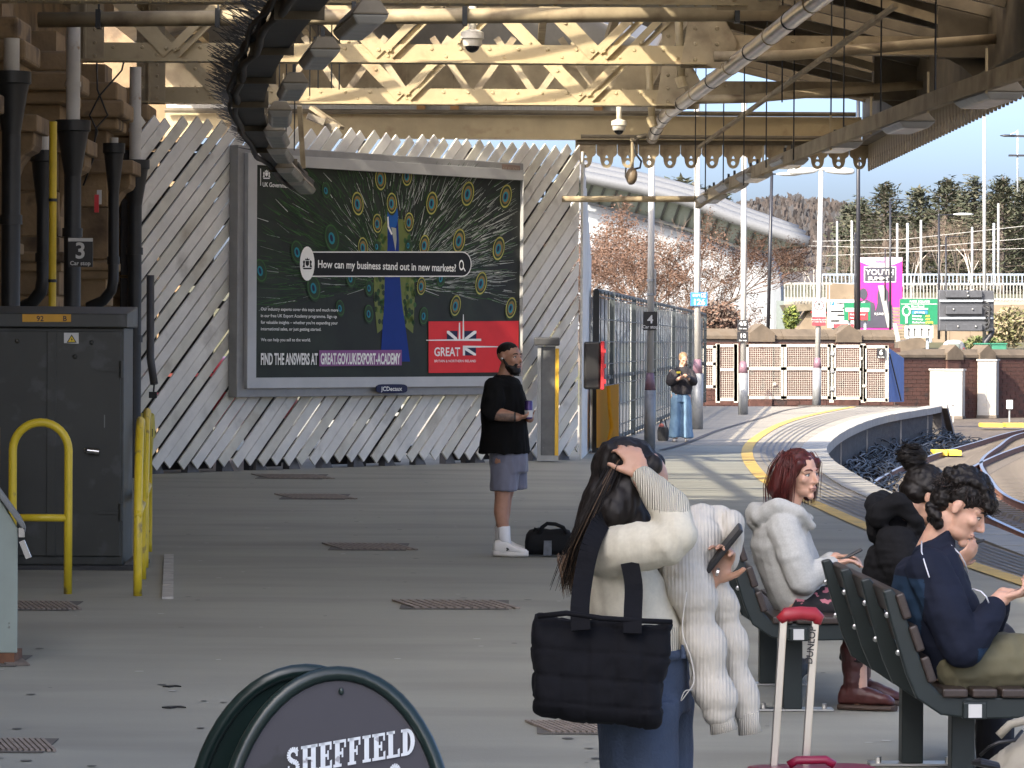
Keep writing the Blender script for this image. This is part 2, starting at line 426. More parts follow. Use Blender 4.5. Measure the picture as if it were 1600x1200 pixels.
# ---------------------------------------------------------------- tracks
tag(part('ballast_bed', M_BALLAST, None, lambda b: b.add([(3.5, 20, -1.06), (60, 20, -1.06), (60, 140, -1.06), (3.5, 140, -1.06)], [(0, 1, 2, 3)])), 'stone ballast bed of the tracks', None, kind='structure')
M_RAIL = mat('rail_rust', (.19, .085, .05), .7, var=.3, scale=5, metal=.2); M_RTOP = mat('rail_top', (.42, .40, .38), .4, metal=1.0, var=.05)
M_SLEEP = mat('sleeper_conc', (.095, .08, .065), .85, var=.25, scale=4)
def rail(name, fx, parent, ys, gm=None):
    b = MB(); n = len(ys)
    prof = [(-.075, -.155), (.075, -.155), (.02, -.12), (.02, -.03), (.036, -.02), (.036, 0), (-.036, 0), (-.036, -.02), (-.02, -.03), (-.02, -.12)]
    k = len(prof); vs = []
    for Y in ys: vs += [(fx(Y)+u, Y, -.87+w) for u, w in prof]
    fs = []
    for i in range(n-1):
        for j in range(k): fs.append((i*k+j, i*k+(j+1) % k, (i+1)*k+(j+1) % k, (i+1)*k+j))
    b.add(vs, fs); b.mi = [1 if (q % k) == 5 else 0 for q in range(len(fs))]
    return b.build(name, [gm or M_RAIL, M_RTOP], parent)
def track(fa, fb, y0, y1, label):
    t = empty('railway_track', ((fa(y0)+fb(y0))/2, y0, -1.03), label, 'railway track', 'tracks beside the platform')
    ys = list(np.arange(y0, y1, .8))
    rail('rail', fa, t, ys); rail('rail', fb, t, ys)
    sb = MB(); sb.box((0, 0, 0), (2.5, .25, .13), taper=.93); sm = sb.mesh('sleeper', M_SLEEP); Y = y0+.3
    clip = MB().box((0, 0, 0), (.16, .12, .06)).mesh('rail_clip', mat('clip_rust', (.12, .05, .03), .7))
    while Y < y1:
        xa, xb = fa(Y), fb(Y); sl_ = (fa(Y+.5)-fa(Y-.5))
        o = link('sleeper', sm, t); o.location = Vector(((xa+xb)/2, Y, -1.055))-t.location; o.rotation_euler = (0, 0, -math.atan(sl_))
        Y += .68
TA = curve_xy([(1362, 757), (1400, 733), (1450, 713), (1520, 692), (1600, 671)], -.87, [(45, 5.55), (25, 6.1), (125, 21)])
TB = lambda Y: TA(Y)+1.5
track(TA, TB, 40, 112, 'curved track nearest the platform edge with shiny rail heads')
OA = curve_xy([(1600, 676), (1560, 697), (1533, 722), (1545, 745), (1600, 786)], -.87, [(52, 8.6), (44, 9.6), (120, 20)])
OB = lambda Y: OA(Y)+1.5
track(OA, OB, 44, 112, 'rusty orange track curving off to the right beyond the first')
def ycover(px0, px1, py, label):
    a = gp(px0, py, -.9); c = gp(px1, py, -.9)
    r = empty('track_cover', a, label, 'cover', 'yellow covers on the tracks'); n = max(2, int((px1-px0)/28))
    for i in range(n):
        p = a.lerp(c, (i+.5)/n); part('cover_board', mat('cover_yellow', (.70, .48, .05), .6, var=.15), r, lambda b: b.box(p, ((c.x-a.x)/n*.85, .9, .12)))
ycover(1530, 1640, 664, 'long yellow cover boards across the far track'); ycover(1456, 1500, 707, 'stepped yellow cover boards between the two tracks')
# tangle of signalling cables lying under the platform edge
b = MB(); rnd = random.Random(3)
for i in range(300):
    Y = rnd.uniform(57, 97); L_ = rnd.uniform(2, 7); ph = rnd.uniform(0, 6); am = rnd.uniform(.05, .22); off = rnd.uniform(.05, 1.1)*(1 if i % 3 else .6); z = -1.03+max(0, .42-off*.42)*rnd.random()
    pts = []
    for k in range(26):
        yy = Y+L_*k/25; pts.append((EX(min(yy, 99))+off-.05+am*.6*math.sin(ph+yy*2.1), yy, z+am*.7*abs(math.sin(ph*1.7+yy*1.6))))
    b.m(1 if i % 6 == 0 else 0).pipe(pts, rnd.choice((.010, .014, .02)), 5)
tag(b.build('cable_tangle', [mat('cable_black', (.008, .009, .011), .6), mat('cable_grey', (.07, .075, .085), .6)], smooth=True), 'heap of loose black and grey cables under the platform edge', 'cables', kind='stuff')

# ---------------------------------------------------------------- stone station building on the left
M_STONE = mat('sandstone', (.22, .155, .088), .9, var=.28, scale=2.2, bump=.35, bscale=18, spots=(.085, .06, .04), spot_scale=1.6, spot_lo=.52, spot_hi=.68)
M_STONE2 = mat('sandstone_brown', (.27, .19, .105), .9, var=.25, scale=3, bump=.35, bscale=18, spots=(.11, .078, .05), spot_scale=2)
bld = empty('station_building', (-5.6, 40, 0), 'dark brown sandstone station building with pilasters along the left', 'building')
part('wall', M_STONE, bld, lambda b: b.cube((-7.4, -14, 0), (-5.75, 47.4, 6.6)))
part('sun_block_storey', M_STONE, bld, lambda b: b.cube((-7.6, -14, 6.6), (-5.9, 25, 10.4)))  # unseen storey, added at this height to keep sun off the near platform
part('end_block', M_STONE, bld, lambda b: b.cube((-12, 53.45, 0), (-5.0, 54.2, 8.2)))
part('cornice', M_STONE, bld, lambda b: b.cube((-6.4, -14, 6.0), (-5.35, 47.5, 6.35)))
def corbel(b, x, y0, y1, ztop, h, out):
    prof = [(0, 0), (0, -h)] + [(out*(1-math.cos(t*math.pi/2))*.9+.02, -h+h*.78*math.sin(t*math.pi/2)*1.0) for t in (0.15, .35, .55, .75, .95)] + [(out, -h*.16), (out, 0)]
    b.prism([(x+u, y0, ztop+w) for u, w in prof], (0, y1-y0, 0))
piers = [(-4.83, 46.0), (-4.80, 42.1), (-4.80, 37.6), (-4.80, 33.6), (-4.75, 30.2), (-4.7, 26.4)]
for pi, (px_, py_) in enumerate(piers):
    pr = part('pier', M_STONE2, bld, lambda b: b.cube((-5.75, py_+.04, 0), (px_-.05, py_+.8, 5.0)))
    z = 0.0; j = 0
    while z < 4.2:
        h = (.62, .48, .55)[(j+pi) % 3]; ins = .012*((j*7+pi) % 3)
        part('stone_block', M_STONE2 if (j+pi) % 2 else M_STONE, pr, lambda b: b.cube((-5.7, py_+ins, z+.006), (px_-ins, py_+.78, min(z+h, 4.22)-.006)), bevel=.012); z += h; j += 1
    part('moulding', M_STONE2, pr, lambda b: (b.cube((-5.7, py_-.08, 2.55), (px_+.06, py_+.86, 2.66)), b.cube((-5.7, py_-.05, 2.45), (px_+.03, py_+.83, 2.55))), bevel=.02)
    part('corbel', M_STONE, pr, lambda b: (corbel(b, px_-.03, py_+.1, py_+.7, 3.7, .75, .28), b.cube((-5.7, py_-.06, 3.7), (px_+.3, py_+.84, 3.86))), bevel=.015)
    part('capital', M_STONE2, pr, lambda b: (b.cube((-5.7, py_-.1, 4.22), (px_+.12, py_+.88, 4.36)), b.cube((-5.7, py_-.16, 4.36), (px_+.2, py_+.94, 4.56)), b.cube((-5.7, py_-.1, 4.56), (px_+.12, py_+.88, 4.78))), bevel=.03)
# rainwater pipes: white upper length, black hopper, black lower pipe
M_BLKP = mat('iron_black', (.012, .014, .016), .45, var=.3, scale=5); M_WHP = mat('pipe_white', (.52, .50, .45), .55, var=.12, scale=3, spots=(.3, .2, .12), spot_scale=5, spot_lo=.62, spot_hi=.7)
def downpipe(px, Y, ytop, yhop, label, kick=False, w=1.0):
    p = at(px, yhop, Y); zt = at(px, ytop, Y).z
    r = empty('rainwater_pipe', (p.x, Y, 0), label, 'drainpipe', 'rainwater pipes on the station building')
    part('upper_pipe', M_WHP, r, lambda b: [b.tube((p.x, Y, p.z-.05), (p.x, Y, zt), .075*w, n=14)]+[b.tube((p.x, Y, zz), (p.x, Y, zz+.05), .084*w, n=14) for zz in np.arange(p.z+.35, zt, .9)], smooth=False, sharp=40)
    part('hopper', M_BLKP, r, lambda b: b.lathe((p.x, Y, p.z), [(.08*w, -.62), (.09*w, -.56), (.16*w, -.14), (.165*w, -.12), (.185*w, -.11), (.185*w, 0), (.15*w, 0), (.15*w, -.03)], 16), sharp=40)
    zb = at(px, 440, Y).z if kick else 0.0
    def low(b):
        b.tube((p.x, Y, zb), (p.x, Y, p.z-.58), .09*w, n=14)
        for zz in np.arange(max(zb, .4)+.2, p.z-.7, 1.1): b.tube((p.x, Y, zz), (p.x, Y, zz+.09), .108*w, n=14)
        if kick: b.pipe([(p.x, Y, zb+.02), (p.x-.02, Y, zb-.1), (p.x-.12, Y+.05, zb-.22), (p.x-.3, Y+.1, zb-.3)], .09*w, 14)
    part('lower_pipe', M_BLKP, r, low, sharp=40)
downpipe(18, 33.0, 60, 112, 'thick black rainwater pipe at the far left edge'); downpipe(114, 36.9, 30, 188, 'rainwater pipe with black hopper behind the number three sign')
downpipe(211, 44.6, 105, 250, 'rainwater pipe with black hopper beside the slatted fence')
downpipe(68, 36.0, 190, 235, 'black pipe with kicked foot left of the yellow pipe', True, .75); downpipe(178, 41.2, 215, 224, 'thin black pipe with kicked foot right of the number three sign', True, .7)
p = at(83, 200, 35.2)
r = empty('gas_pipe', (p.x, 35.2, 0), 'thin bright yellow vertical pipe on the stone wall', 'pipe')
part('pipe_run', mat('gas_yellow', (.62, .43, .02), .45, var=.08), r, lambda b: b.tube((p.x, 35.2, 0), (p.x, 35.2, at(83, 190, 35.2).z), .038, n=12), smooth=True)
for z in (2.3, 3.1): part('pipe_clip', M_BLKP, r, lambda b: b.tube((p.x, 35.2, z), (p.x, 35.2, z+.03), .046, n=12))
# loose cables hanging on the wall
for i, (pts, lab) in enumerate((([(150, 60), (152, 140), (168, 180), (150, 200), (145, 250), (130, 290)], 'thin loose cable drooping down the stone pier'), ([(200, 70), (190, 110), (155, 150), (140, 180), (152, 205), (140, 250)], 'second thin cable looping over the stone capital'))):
    tag(part('wall_cable', M_BLKP, None, lambda b: b.pipe([at(a, c, 41.9) for a, c in pts], .012, 5), smooth=True), lab, 'cable', 'loose cables on the stone')
p = at(236, 520, 45.5); r = empty('conduit', (p.x, 45.5, 0), 'dark conduit ending in a loose plug at the fence edge', 'conduit')
part('tube_run', mat('conduit_grey', (.06, .06, .062), .5), r, lambda b: b.pipe([at(235, 430, 45.5), at(235, 560, 45.5), at(241, 600, 45.4)], .05, 10), smooth=True)
part('plug', M_BLKP, r, lambda b: (b.pipe([at(241, 600, 45.4), at(240, 612, 45.4)], .012, 6), b.box(at(239, 617, 45.4), (.1, .06, .08))))
# small red and white plate high on the wall
r = empty('wall_plate', at(152, 305, 40), 'small red and white plate high on the stone wall', 'sign')
part('panel', mat('sign_white', (.55, .55, .53), .5, var=.04), r, lambda b: b.box(at(155, 308, 40), (.05, .02, .16)))
part('red_edge', mat('sign_red', (.55, .03, .04), .5, var=.06), r, lambda b: b.box(at(151, 318, 39.99), (.05, .02, .2)))
# number 3 car stop sign
def stop_sign(px0, px1, py0, py1, Y, lines, label, bg, strip_=None):
    c = at((px0+px1)/2, (py0+py1)/2, Y); w = (px1-px0)*Y/FPX; h = (py1-py0)*Y/FPX
    r = empty('stop_sign', c, label, 'sign', 'car stop signs')
    part('plate', bg, r, lambda b: b.box(c, (w, .03, h)))
    if strip_: part('white_strip', MATS['sign_white'], r, lambda b: b.box(c+Vector((0, -.006, h*.44)), (w, .03, h*.12)))
    for s_, size, dz, xs in lines:
        text(s_, size*h, MATS['sign_white'], r, c+Vector((0, -.026, dz*h)), (1, 0, 0), (0, 0, 1), align='CENTER', xs=xs, off=size*h*.02)
    return r
M_SGNB = mat('sign_black', (.012, .012, .013), .45, var=.1)
stop_sign(107, 145, 372, 417, 35.0, [('3', .78, -.2, 1.0), ('Car stop', .2, -.44, 1.0)], 'black sign with a white 3 on the stone wall', M_SGNB, True)
# ================================================================== the platform canopy
M_CRM = mat('cream_paint', (.37, .30, .175), .55, var=.13, scale=2.5, spots=(.25, .175, .095), spot_scale=3.2, spot_lo=.60, spot_hi=.74, bump=.12, bscale=25)
M_CRM2 = mat('cream_paint_dirty', (.335, .275, .175), .65, var=.25, scale=3, spots=(.14, .10, .06), spot_scale=2.5, spot_lo=.52, spot_hi=.72)
M_ROOF = mat('roof_sheet', (.20, .19, .17), .5, var=.2, scale=2, metal=.1)
M_DARKI = mat('iron_dirty', (.12, .10, .068), .7, var=.35, scale=3)
M_GLZ = glass_mat('roof_glass', (.55, .6, .58), .80)
can = empty('platform_canopy', (-1.7, 40, 4.8), 'cream painted lattice girder canopy roofing the platform', 'canopy')
ROOF0 = 16.4
YT = [32.4, 39.3, 46.2]; XL, XR, ZB = -4.85, 2.12, 4.82
def rivets(b, pts, r=.024, n=(0, -1, 0)):
    n = Vector(n)
    for p in pts:
        x = n.orthogonal().normalized(); y = n.cross(x); p = Vector(p)
        vs = [p+(x*math.cos(a)+y*math.sin(a))*r for a in [k*math.pi/3 for k in range(6)]] + [p+n*r*.55+(x*math.cos(a)+y*math.sin(a))*r*.6 for a in [k*math.pi/3 for k in range(6)]]
        b.add(vs, [(i, (i+1) % 6, 6+(i+1) % 6, 6+i) for i in range(6)]+[(6, 7, 8, 9, 10, 11)])
def truss(Y, x0, x1, nodes, nx=None):
    ch = part('bottom_chord', M_CRM, can, lambda b: (b.cube((x0, Y-.012, ZB+.012), (x1, Y+.012, ZB+.20)), b.cube((x0, Y-.13, ZB-.012), (x1, Y+.13, ZB+.012)), b.cube((x0, Y-.045, ZB+.012), (x1, Y-.012, ZB+.03))))
    part('rivet', M_CRM, ch, lambda b: (rivets(b, [(x, Y-.012, ZB+.15) for x in np.arange(x0+.1, x1, .32)]), rivets(b, [(x+.16, Y-.012, ZB+.065) for x in np.arange(x0+.1, x1-.2, .64)], .02),
         rivets(b, [(x, Y-.1, ZB-.012) for x in np.arange(x0+.1, x1, .16)], .022, (0, 0, -1))), kind='stuff')
    zt = ZB+1.32
    tc = part('top_chord', M_CRM2, can, lambda b: (b.cube((x0, Y-.012, zt-.17), (x1, Y+.012, zt)), b.cube((x0, Y-.13, zt), (x1, Y+.13, zt+.024))))
    for xn in nodes:
        e = .01
        for sgn in (-1, 1):
            xa, xb = xn+sgn*.03, xn+sgn*1.14
            lo = Vector((xa, Y-.03, ZB+.10)); hi = Vector((xb, Y-.03, zt-.09))
            if not (x0-.1 < xb < x1+.1): continue
            if sgn < 0: part('flat_diagonal', M_CRM, ch, lambda b: b.bar(lo+Vector((0, .003, 0)), hi+Vector((0, .003, 0)), .02, .17, up=(0, 0, 1)))
            else:
                d = (hi-lo).normalized(); nn = Vector((-d.z, 0, d.x))
                part('angle_diagonal', M_CRM, ch, lambda b: (b.bar(lo+nn*.045, hi+nn*.045, .02, .09), b.bar(lo-nn*.075, hi-nn*.075, .09, .02), b.bar(lo-nn*.045+Vector((0, .05, 0)), hi-nn*.045+Vector((0, .05, 0)), .012, .06)))
            part('rivet', M_CRM, ch, lambda b: rivets(b, [lo.lerp(hi, t)+Vector((0, -.012, 0)) for t in (.03, .3, .62, .95)], .024), kind='stuff')
    part('end_plate', M_CRM2, can, lambda b: (b.cube((x0-.05, Y-.05, ZB-.03), (x0+.32, Y-.028, zt)), b.cube((x0+.10, Y-.11, ZB-.03), (x0+.125, Y-.05, zt))))
    part('rivet', M_CRM2, can, lambda b: rivets(b, [(x0+q, Y-.05, z) for q in (.02, .22) for z in np.arange(ZB+.05, zt, .145)], .024), kind='stuff')
    # gusset on the column line
    part('gusset_plate', M_CRM2, can, lambda b: b.prism([(x1-.28, Y-.05, ZB-.05), (x1+.28, Y-.05, ZB-.05), (x1+.34, Y-.05, ZB+.25), (x1+.2, Y-.05, ZB+.5), (x1+.2, Y-.05, zt), (x1-.2, Y-.05, zt), (x1-.2, Y-.05, ZB+.5)], (0, .02, 0)))
    part('rivet', M_CRM2, can, lambda b: rivets(b, [(x1+q, Y-.05, z) for q in (-.12, .12) for z in np.arange(ZB+.05, zt, .17)], .026), kind='stuff')
for Y in YT: truss(Y, XL, XR, (-3.78, -1.43, .93))
# end girders over the fence
YG = 53.1
part('fascia_beam', M_CRM, can, lambda b: (b.cube((-5.2, YG-.02, 4.78), (5.2, YG+.02, 5.12)), b.cube((-5.2, YG-.12, 4.756), (5.2, YG+.12, 4.78))))
part('fascia_rail', M_DARKI, can, lambda b: b.tube((-5.2, YG-.15, 5.15), (5.1, YG-.15, 5.15), .035, n=8))
pg = part('plate_girder', M_CRM2, can, lambda b: (b.cube((-5.2, YG-.02, 5.46), (2.3, YG+.02, 6.05)), b.cube((-5.2, YG-.13, 5.43), (2.3, YG+.13, 5.46)), b.cube((-5.2, YG-.03, 5.46), (2.3, YG-.02, 5.56))))
part('rivet', M_CRM2, pg, lambda b: rivets(b, [(x, YG-.03, 5.51) for x in np.arange(-5.1, 2.3, .11)], .02), kind='stuff')
for x in (-3.7, -1.6, -.9, 1.1):
    part('stiffener', M_CRM2, pg, lambda b: (b.cube((x-.07, YG-.05, 5.46), (x+.07, YG-.03, 6.05)), b.cube((x-.01, YG-.12, 5.46), (x+.01, YG-.05, 6.05))))
part('infill_sheet', mat('infill_grey', (.36, .35, .32), .6, var=.15, stretch=(8, 1, 1)), can, lambda b: b.cube((-5.2, YG+.1, 5.12), (2.3, YG+.14, 5.43)))
for x in (-4.2, -1.45, -.95, 1.2): part('packing_block', mat('rust_block', (.30, .16, .06), .8, var=.3), can, lambda b: b.cube((x, YG-.04, 5.16), (x+.13, YG+.09, 5.43)))
# second light lattice behind the first two, seen between them
part('back_chord', M_CRM2, can, lambda b: (b.cube((XL, 49.9, 5.14), (XR-.3, 49.93, 5.26)), b.cube((XL, 49.84, 5.12), (XR-.3, 49.99, 5.14))))
for xn in (-4.2, -3.3, -2.4, -1.5, -.6, .3, 1.2):
    part('back_diagonal', M_CRM2, can, lambda b: b.bar((xn, 49.88, 5.2), (xn-.55, 49.88, 6.0), .02, .09))
    part('back_diagonal', M_CRM2, can, lambda b: b.bar((xn+.04, 49.86, 5.2), (xn+.6, 49.86, 6.0), .02, .09))
# lengthwise column-line girder and right-hand cantilevers
part('column_girder', M_CRM2, can, lambda b: (b.cube((XR+.02, ROOF0, 5.5), (XR+.06, 53, 6.15)), b.cube((XR-.1, ROOF0, 5.46), (XR+.18, 53, 5.5))))
XE = 5.22
for Y in (25.5, 32.4, 39.3, 46.2):
    bm_ = part('cantilever', M_CRM2, can, lambda b: (b.cube((XR+.1, Y-.015, 4.95), (XE, Y+.015, 5.14)), b.cube((XR+.1, Y-.1, 4.93), (XE, Y+.1, 4.95))))
    part('rivet', M_CRM2, bm_, lambda b: rivets(b, [(x, Y-.015, 5.08) for x in np.arange(XR+.3, XE, .33)]), kind='stuff')
    part('tie_tube', M_CRM2, can, lambda b: b.pipe([(XR+.05, Y-.8, 4.84), (XR+.9, Y-.8, 4.86), (XE-.9, Y-.8, 4.98), (XE, Y-.8, 5.05)], .058, 10), smooth=True)
    part('bracket', M_DARKI, can, lambda b: b.prism([(XE, Y-.02, 4.95)]+[(XE-.75+.72*math.sin(t), Y-.02, 4.4+.55*math.cos(t)) for t in np.linspace(0, 1.5, 7)], (0, .04, 0)))
    part('end_box', M_DARKI, can, lambda b: b.cube((XE-.55, Y-.14, 4.9), (XE, Y+.14, 5.5)))
    part('knee_brace', M_CRM2, can, lambda b: b.bar((XR+.2, Y-.1, 6.0), (XE-.3, Y-.1, 5.25), .05, .1))
part('eaves_girder', M_DARKI, can, lambda b: (b.cube((XE, ROOF0, 4.72), (XE+.05, 53.2, 5.42)), b.cube((XE-.1, ROOF0, 4.70), (XE+.14, 53.2, 4.72))))
# roof: ridge lengthwise, glazed over the far half of its left slope, sheeted elsewhere
RX, RZ, EX0, EZ0 = -.5, 7.4, -5.7, 6.2
def slope(x): return EZ0+(x-EX0)*(RZ-EZ0)/(RX-EX0)
GX0, GX1, GY0, GY1 = -4.3, -.6, 31.0, 49.5
part('roof_slope', M_ROOF, can, lambda b: b.add([(EX0, ROOF0, slope(EX0)), (RX, ROOF0, RZ), (RX, GY0, RZ), (EX0, GY0, slope(EX0))], [(0, 1, 2, 3)]))
part('roof_slope', M_ROOF, can, lambda b: b.add([(EX0, GY1, slope(EX0)), (RX, GY1, RZ), (RX, 53.3, RZ), (EX0, 53.3, slope(EX0))], [(0, 1, 2, 3)]))
part('roof_slope', M_ROOF, can, lambda b: b.add([(EX0, GY0, slope(EX0)), (GX0, GY0, slope(GX0)), (GX0, GY1, slope(GX0)), (EX0, GY1, slope(EX0))], [(0, 1, 2, 3)]))
y = GY0
while y < GY1-.1:
    part('roof_pane', M_GLZ, can, lambda b: b.add([(GX0, y+.03, slope(GX0)), (GX1, y+.03, slope(GX1)), (GX1, y+.59, slope(GX1)), (GX0, y+.59, slope(GX0))], [(0, 1, 2, 3)]))
    part('glazing_bar', M_CRM2, can, lambda b: b.bar((GX0, y, slope(GX0)), (GX1, y, slope(GX1)), .05, .07)); y += .62
def corr(x0, z0, x1, z1, y0, y1, pitch=.16, amp=.03):
    b = MB(); n = int((y1-y0)/pitch*2); vs = []
    for i in range(n+1):
        Y = y0+(y1-y0)*i/n; d = amp if i % 2 else -amp; vs += [(x0, Y, z0+d), (x1, Y, z1+d)]
    b.add(vs, [(2*i, 2*i+1, 2*i+3, 2*i+2) for i in range(n)]); return b
M_GRP = translucent_mat('fill_light_sheet', (.80, .77, .70), .65)  # translucency added to the right slope to send soft fill light below
for i, y0 in enumerate(np.arange(ROOF0, 53, 2.3)): corr(RX, RZ, XR, 6.18, y0, min(y0+2.28, 53.3)).build('roof_sheet', M_ROOF if i % 3 == 2 else M_GRP, can)
M_RS2 = translucent_mat('roof_sheet_pale', (.66, .58, .48), .6)
for i, y0 in enumerate(np.arange(ROOF0, 53, 2.3)):
    corr(XR, 6.2, XE+.2, 5.5, y0, min(y0+2.28, 53.3)).build('roof_sheet', M_RS2 if i % 2 else M_ROOF, can)
for y0 in np.arange(20.5, 53, 1.15): part('purlin', M_DARKI, can, lambda b: b.bar((XR+.1, y0, 6.08), (XE, y0, 5.38), .09, .13))
for x in (-4.6, -3, -1.6, .4, 1.4): part('roof_beam', M_CRM2, can, lambda b: b.cube((x-.05, 24, 6.16), (x+.05, 53, 6.3)))
part('gable_sheet', M_ROOF, can, lambda b: b.add([(EX0, 53.25, 6.0), (XR, 53.25, 6.0), (XR, 53.25, 6.2), (RX, 53.25, RZ), (EX0, 53.25, EZ0)], [(0, 1, 2, 3, 4)]))
# scalloped valance boards
def val_mesh():
    b = MB(); w = .155; t = .025
    arc = [(.155, -.19), (.145, -.215), (.125, -.235), (.105, -.245), (.098, -.27), (.094, -.31), (.08, -.355), (.055, -.39), (.03, -.405), (0, -.41)]
    for s_ in (-1, 1):
        half = [(0, 0), (w, 0)] + arc
        hole = [(0, -.365)] + [(.034*math.sin(a), -.33-.034*math.cos(a)) for a in (.5, 1.1, 1.57, 2.1, 2.7)] + [(0, -.296), (0, -.262), (.026, -.262), (0, -.215)]
        pl = [(s_*x, 0, z) for x, z in half+hole]
        if s_ < 0: pl = pl[::-1]
        b.prism(pl, (0, t, 0))
    return b
vm = val_mesh().mesh('valance_board', M_CRM2)
for i in range(14):
    o = link('valance_board', vm, can); o.location = Vector((1.08+i*.315, YG-.02, 4.75))-can.location
for i in range(66):
    o = link('valance_board', vm, can); o.location = Vector((XE+.1, 53.0-i*.315, 4.72))-can.location; o.rotation_euler = (0, 0, math.pi/2)
part('valance_rail', M_DARKI, can, lambda b: (b.cube((.95, YG-.05, 4.69), (5.3, YG-.022, 4.755)), b.tube((1.0, YG-.3, 4.79), (5.1, YG-.3, 4.79), .03, n=8)))

# dark service pipe across the top
r = empty('service_pipe', at(680, 24, 36.0), 'dark brown service pipe running across under the canopy roof', 'pipe')
pa, pb = at(60, 31, 36.2), at(1268, 20, 36.0)
part('pipe_run', M_CRM2, r, lambda b: b.tube(pa, pb, .078, n=16), smooth=True)
for px in (155, 342, 565, 728, 1152):
    p = pa.lerp(pb, (px-60)/1208)
    part('hanger', M_BLKP, r, lambda b: (b.box(p, (.05, .19, .19)), b.bar(p, p+Vector((0, 0, 1.0)), .02, .02)))
# insulated silver duct running along the column line
DP = [(1330, -40, 29.0), (1252, 18, 32.5), (1190, 68, 36.0), (1128, 115, 40.0), (1075, 155, 45.0), (1042, 178, 48.5), (1028, 196, 51.0), (1019, 216, 52.6)]
DPW = [at(*q) for q in DP]
r = empty('silver_duct', DPW[-1], 'shiny silver lagged duct descending along the canopy columns', 'duct')
M_SILV = mat('foil_silver', (.62, .58, .52), .28, metal=.9, var=.12, scale=6, bump=.15, bscale=14)
dd = [DPW[i].lerp(DPW[i+1], t/4) for i in range(len(DPW)-1) for t in range(4)]+[DPW[-1]]
part('duct_run', M_SILV, r, lambda b: b.pipe(dd, .088, 16), smooth=True)
for i in range(1, len(dd)-1, 2): part('band', M_BLKP if i % 4 == 1 else M_CRM, r, lambda b: b.tube(dd[i]-(dd[i+1]-dd[i]).normalized()*.03, dd[i]+(dd[i+1]-dd[i]).normalized()*.03, .094, n=16), smooth=True)
part('duct_drop', M_DARKI, r, lambda b: b.pipe([at(1020, 214, 52.5), at(1008, 212, 52.5), at(998, 214, 52.5), at(990, 222, 52.5)], .035, 8), smooth=True)
# conduit dropping to it
for (px, y0, y1, Y, lab) in ((1062, -5, 128, 42, 'cream conduit dropping to the silver duct, the nearer one'), (1016, 95, 190, 49, 'cream conduit dropping to the silver duct, the farther one')):
    r = empty('drop_pipe', at(px, y1, Y), lab, 'pipe', 'cream drop pipes')
    part('pipe_run', M_CRM, r, lambda b: b.tube(at(px-3, y0, Y), at(px+3, y1, Y), .05, n=12), smooth=True)
    part('collar', M_CRM, r, lambda b: b.tube(at(px, y1-8, Y), at(px+5, y1+8, Y), .065, n=12))
# CCTV domes and loudspeaker
M_CAMW = mat('camera_white', (.66, .62, .52), .4, var=.06); M_LENS = mat('lens_black', (.01, .01, .012), .12)
def dome(px, y0, y1, Y, label, k=1.0):
    p = at(px, y1, Y); zt = at(px, y0, Y).z
    r = empty('camera_dome', p, label, 'security camera', 'dome cameras under the canopy')
    part('stem', M_CAMW, r, lambda b: b.tube((p.x, Y, p.z+.1*k), (p.x, Y, zt), .042*k, n=12), smooth=True)
    part('housing', M_CAMW, r, lambda b: b.lathe((p.x, Y, p.z), [(.04*k, .15*k), (.12*k, .12*k), (.125*k, .05*k), (.105*k, .045*k), (.10*k, -.01*k), (.09*k, -.03*k)], 18), sharp=40)
    part('lens_dome', M_LENS, r, lambda b: b.ell((p.x, Y, p.z-.02*k), .078*k), smooth=True)
    part('mount', M_CAMW, r, lambda b: b.box((p.x, Y, zt), (.1*k, .1*k, .08*k)))
dome(738, -8, 68, 37.5, 'white dome camera hanging in front of the lattice girder'); dome(967, 152, 201, 47.5, 'smaller dome camera below the second girder', .85)
p = at(987, 275, 51.5)
r = empty('loudspeaker', p, 'round brown loudspeaker hanging from the scalloped valance', 'loudspeaker')
part('body', mat('speaker_brown', (.17, .13, .085), .5), r, lambda b: b.ell(p, (.085, 0, .01), (0, .1, 0), (0, 0, .13)), smooth=True)
part('bracket', M_BLKP, r, lambda b: b.pipe([at(978, 262, 51.5), at(977, 275, 51.5), at(984, 288, 51.5)], .012, 6))
part('stem', M_CRM2, r, lambda b: (b.tube(at(988, 215, 51.5), at(988, 262, 51.5), .022, n=8), b.box(at(988, 218, 51.5), (.06, .06, .05))))
part('cable', M_BLKP, r, lambda b: b.pipe([at(990, 222, 51.5), at(993, 240, 51.5), at(1002, 252, 51.5), at(1000, 262, 51.5), at(988, 265, 51.5)], .016, 6), smooth=True)
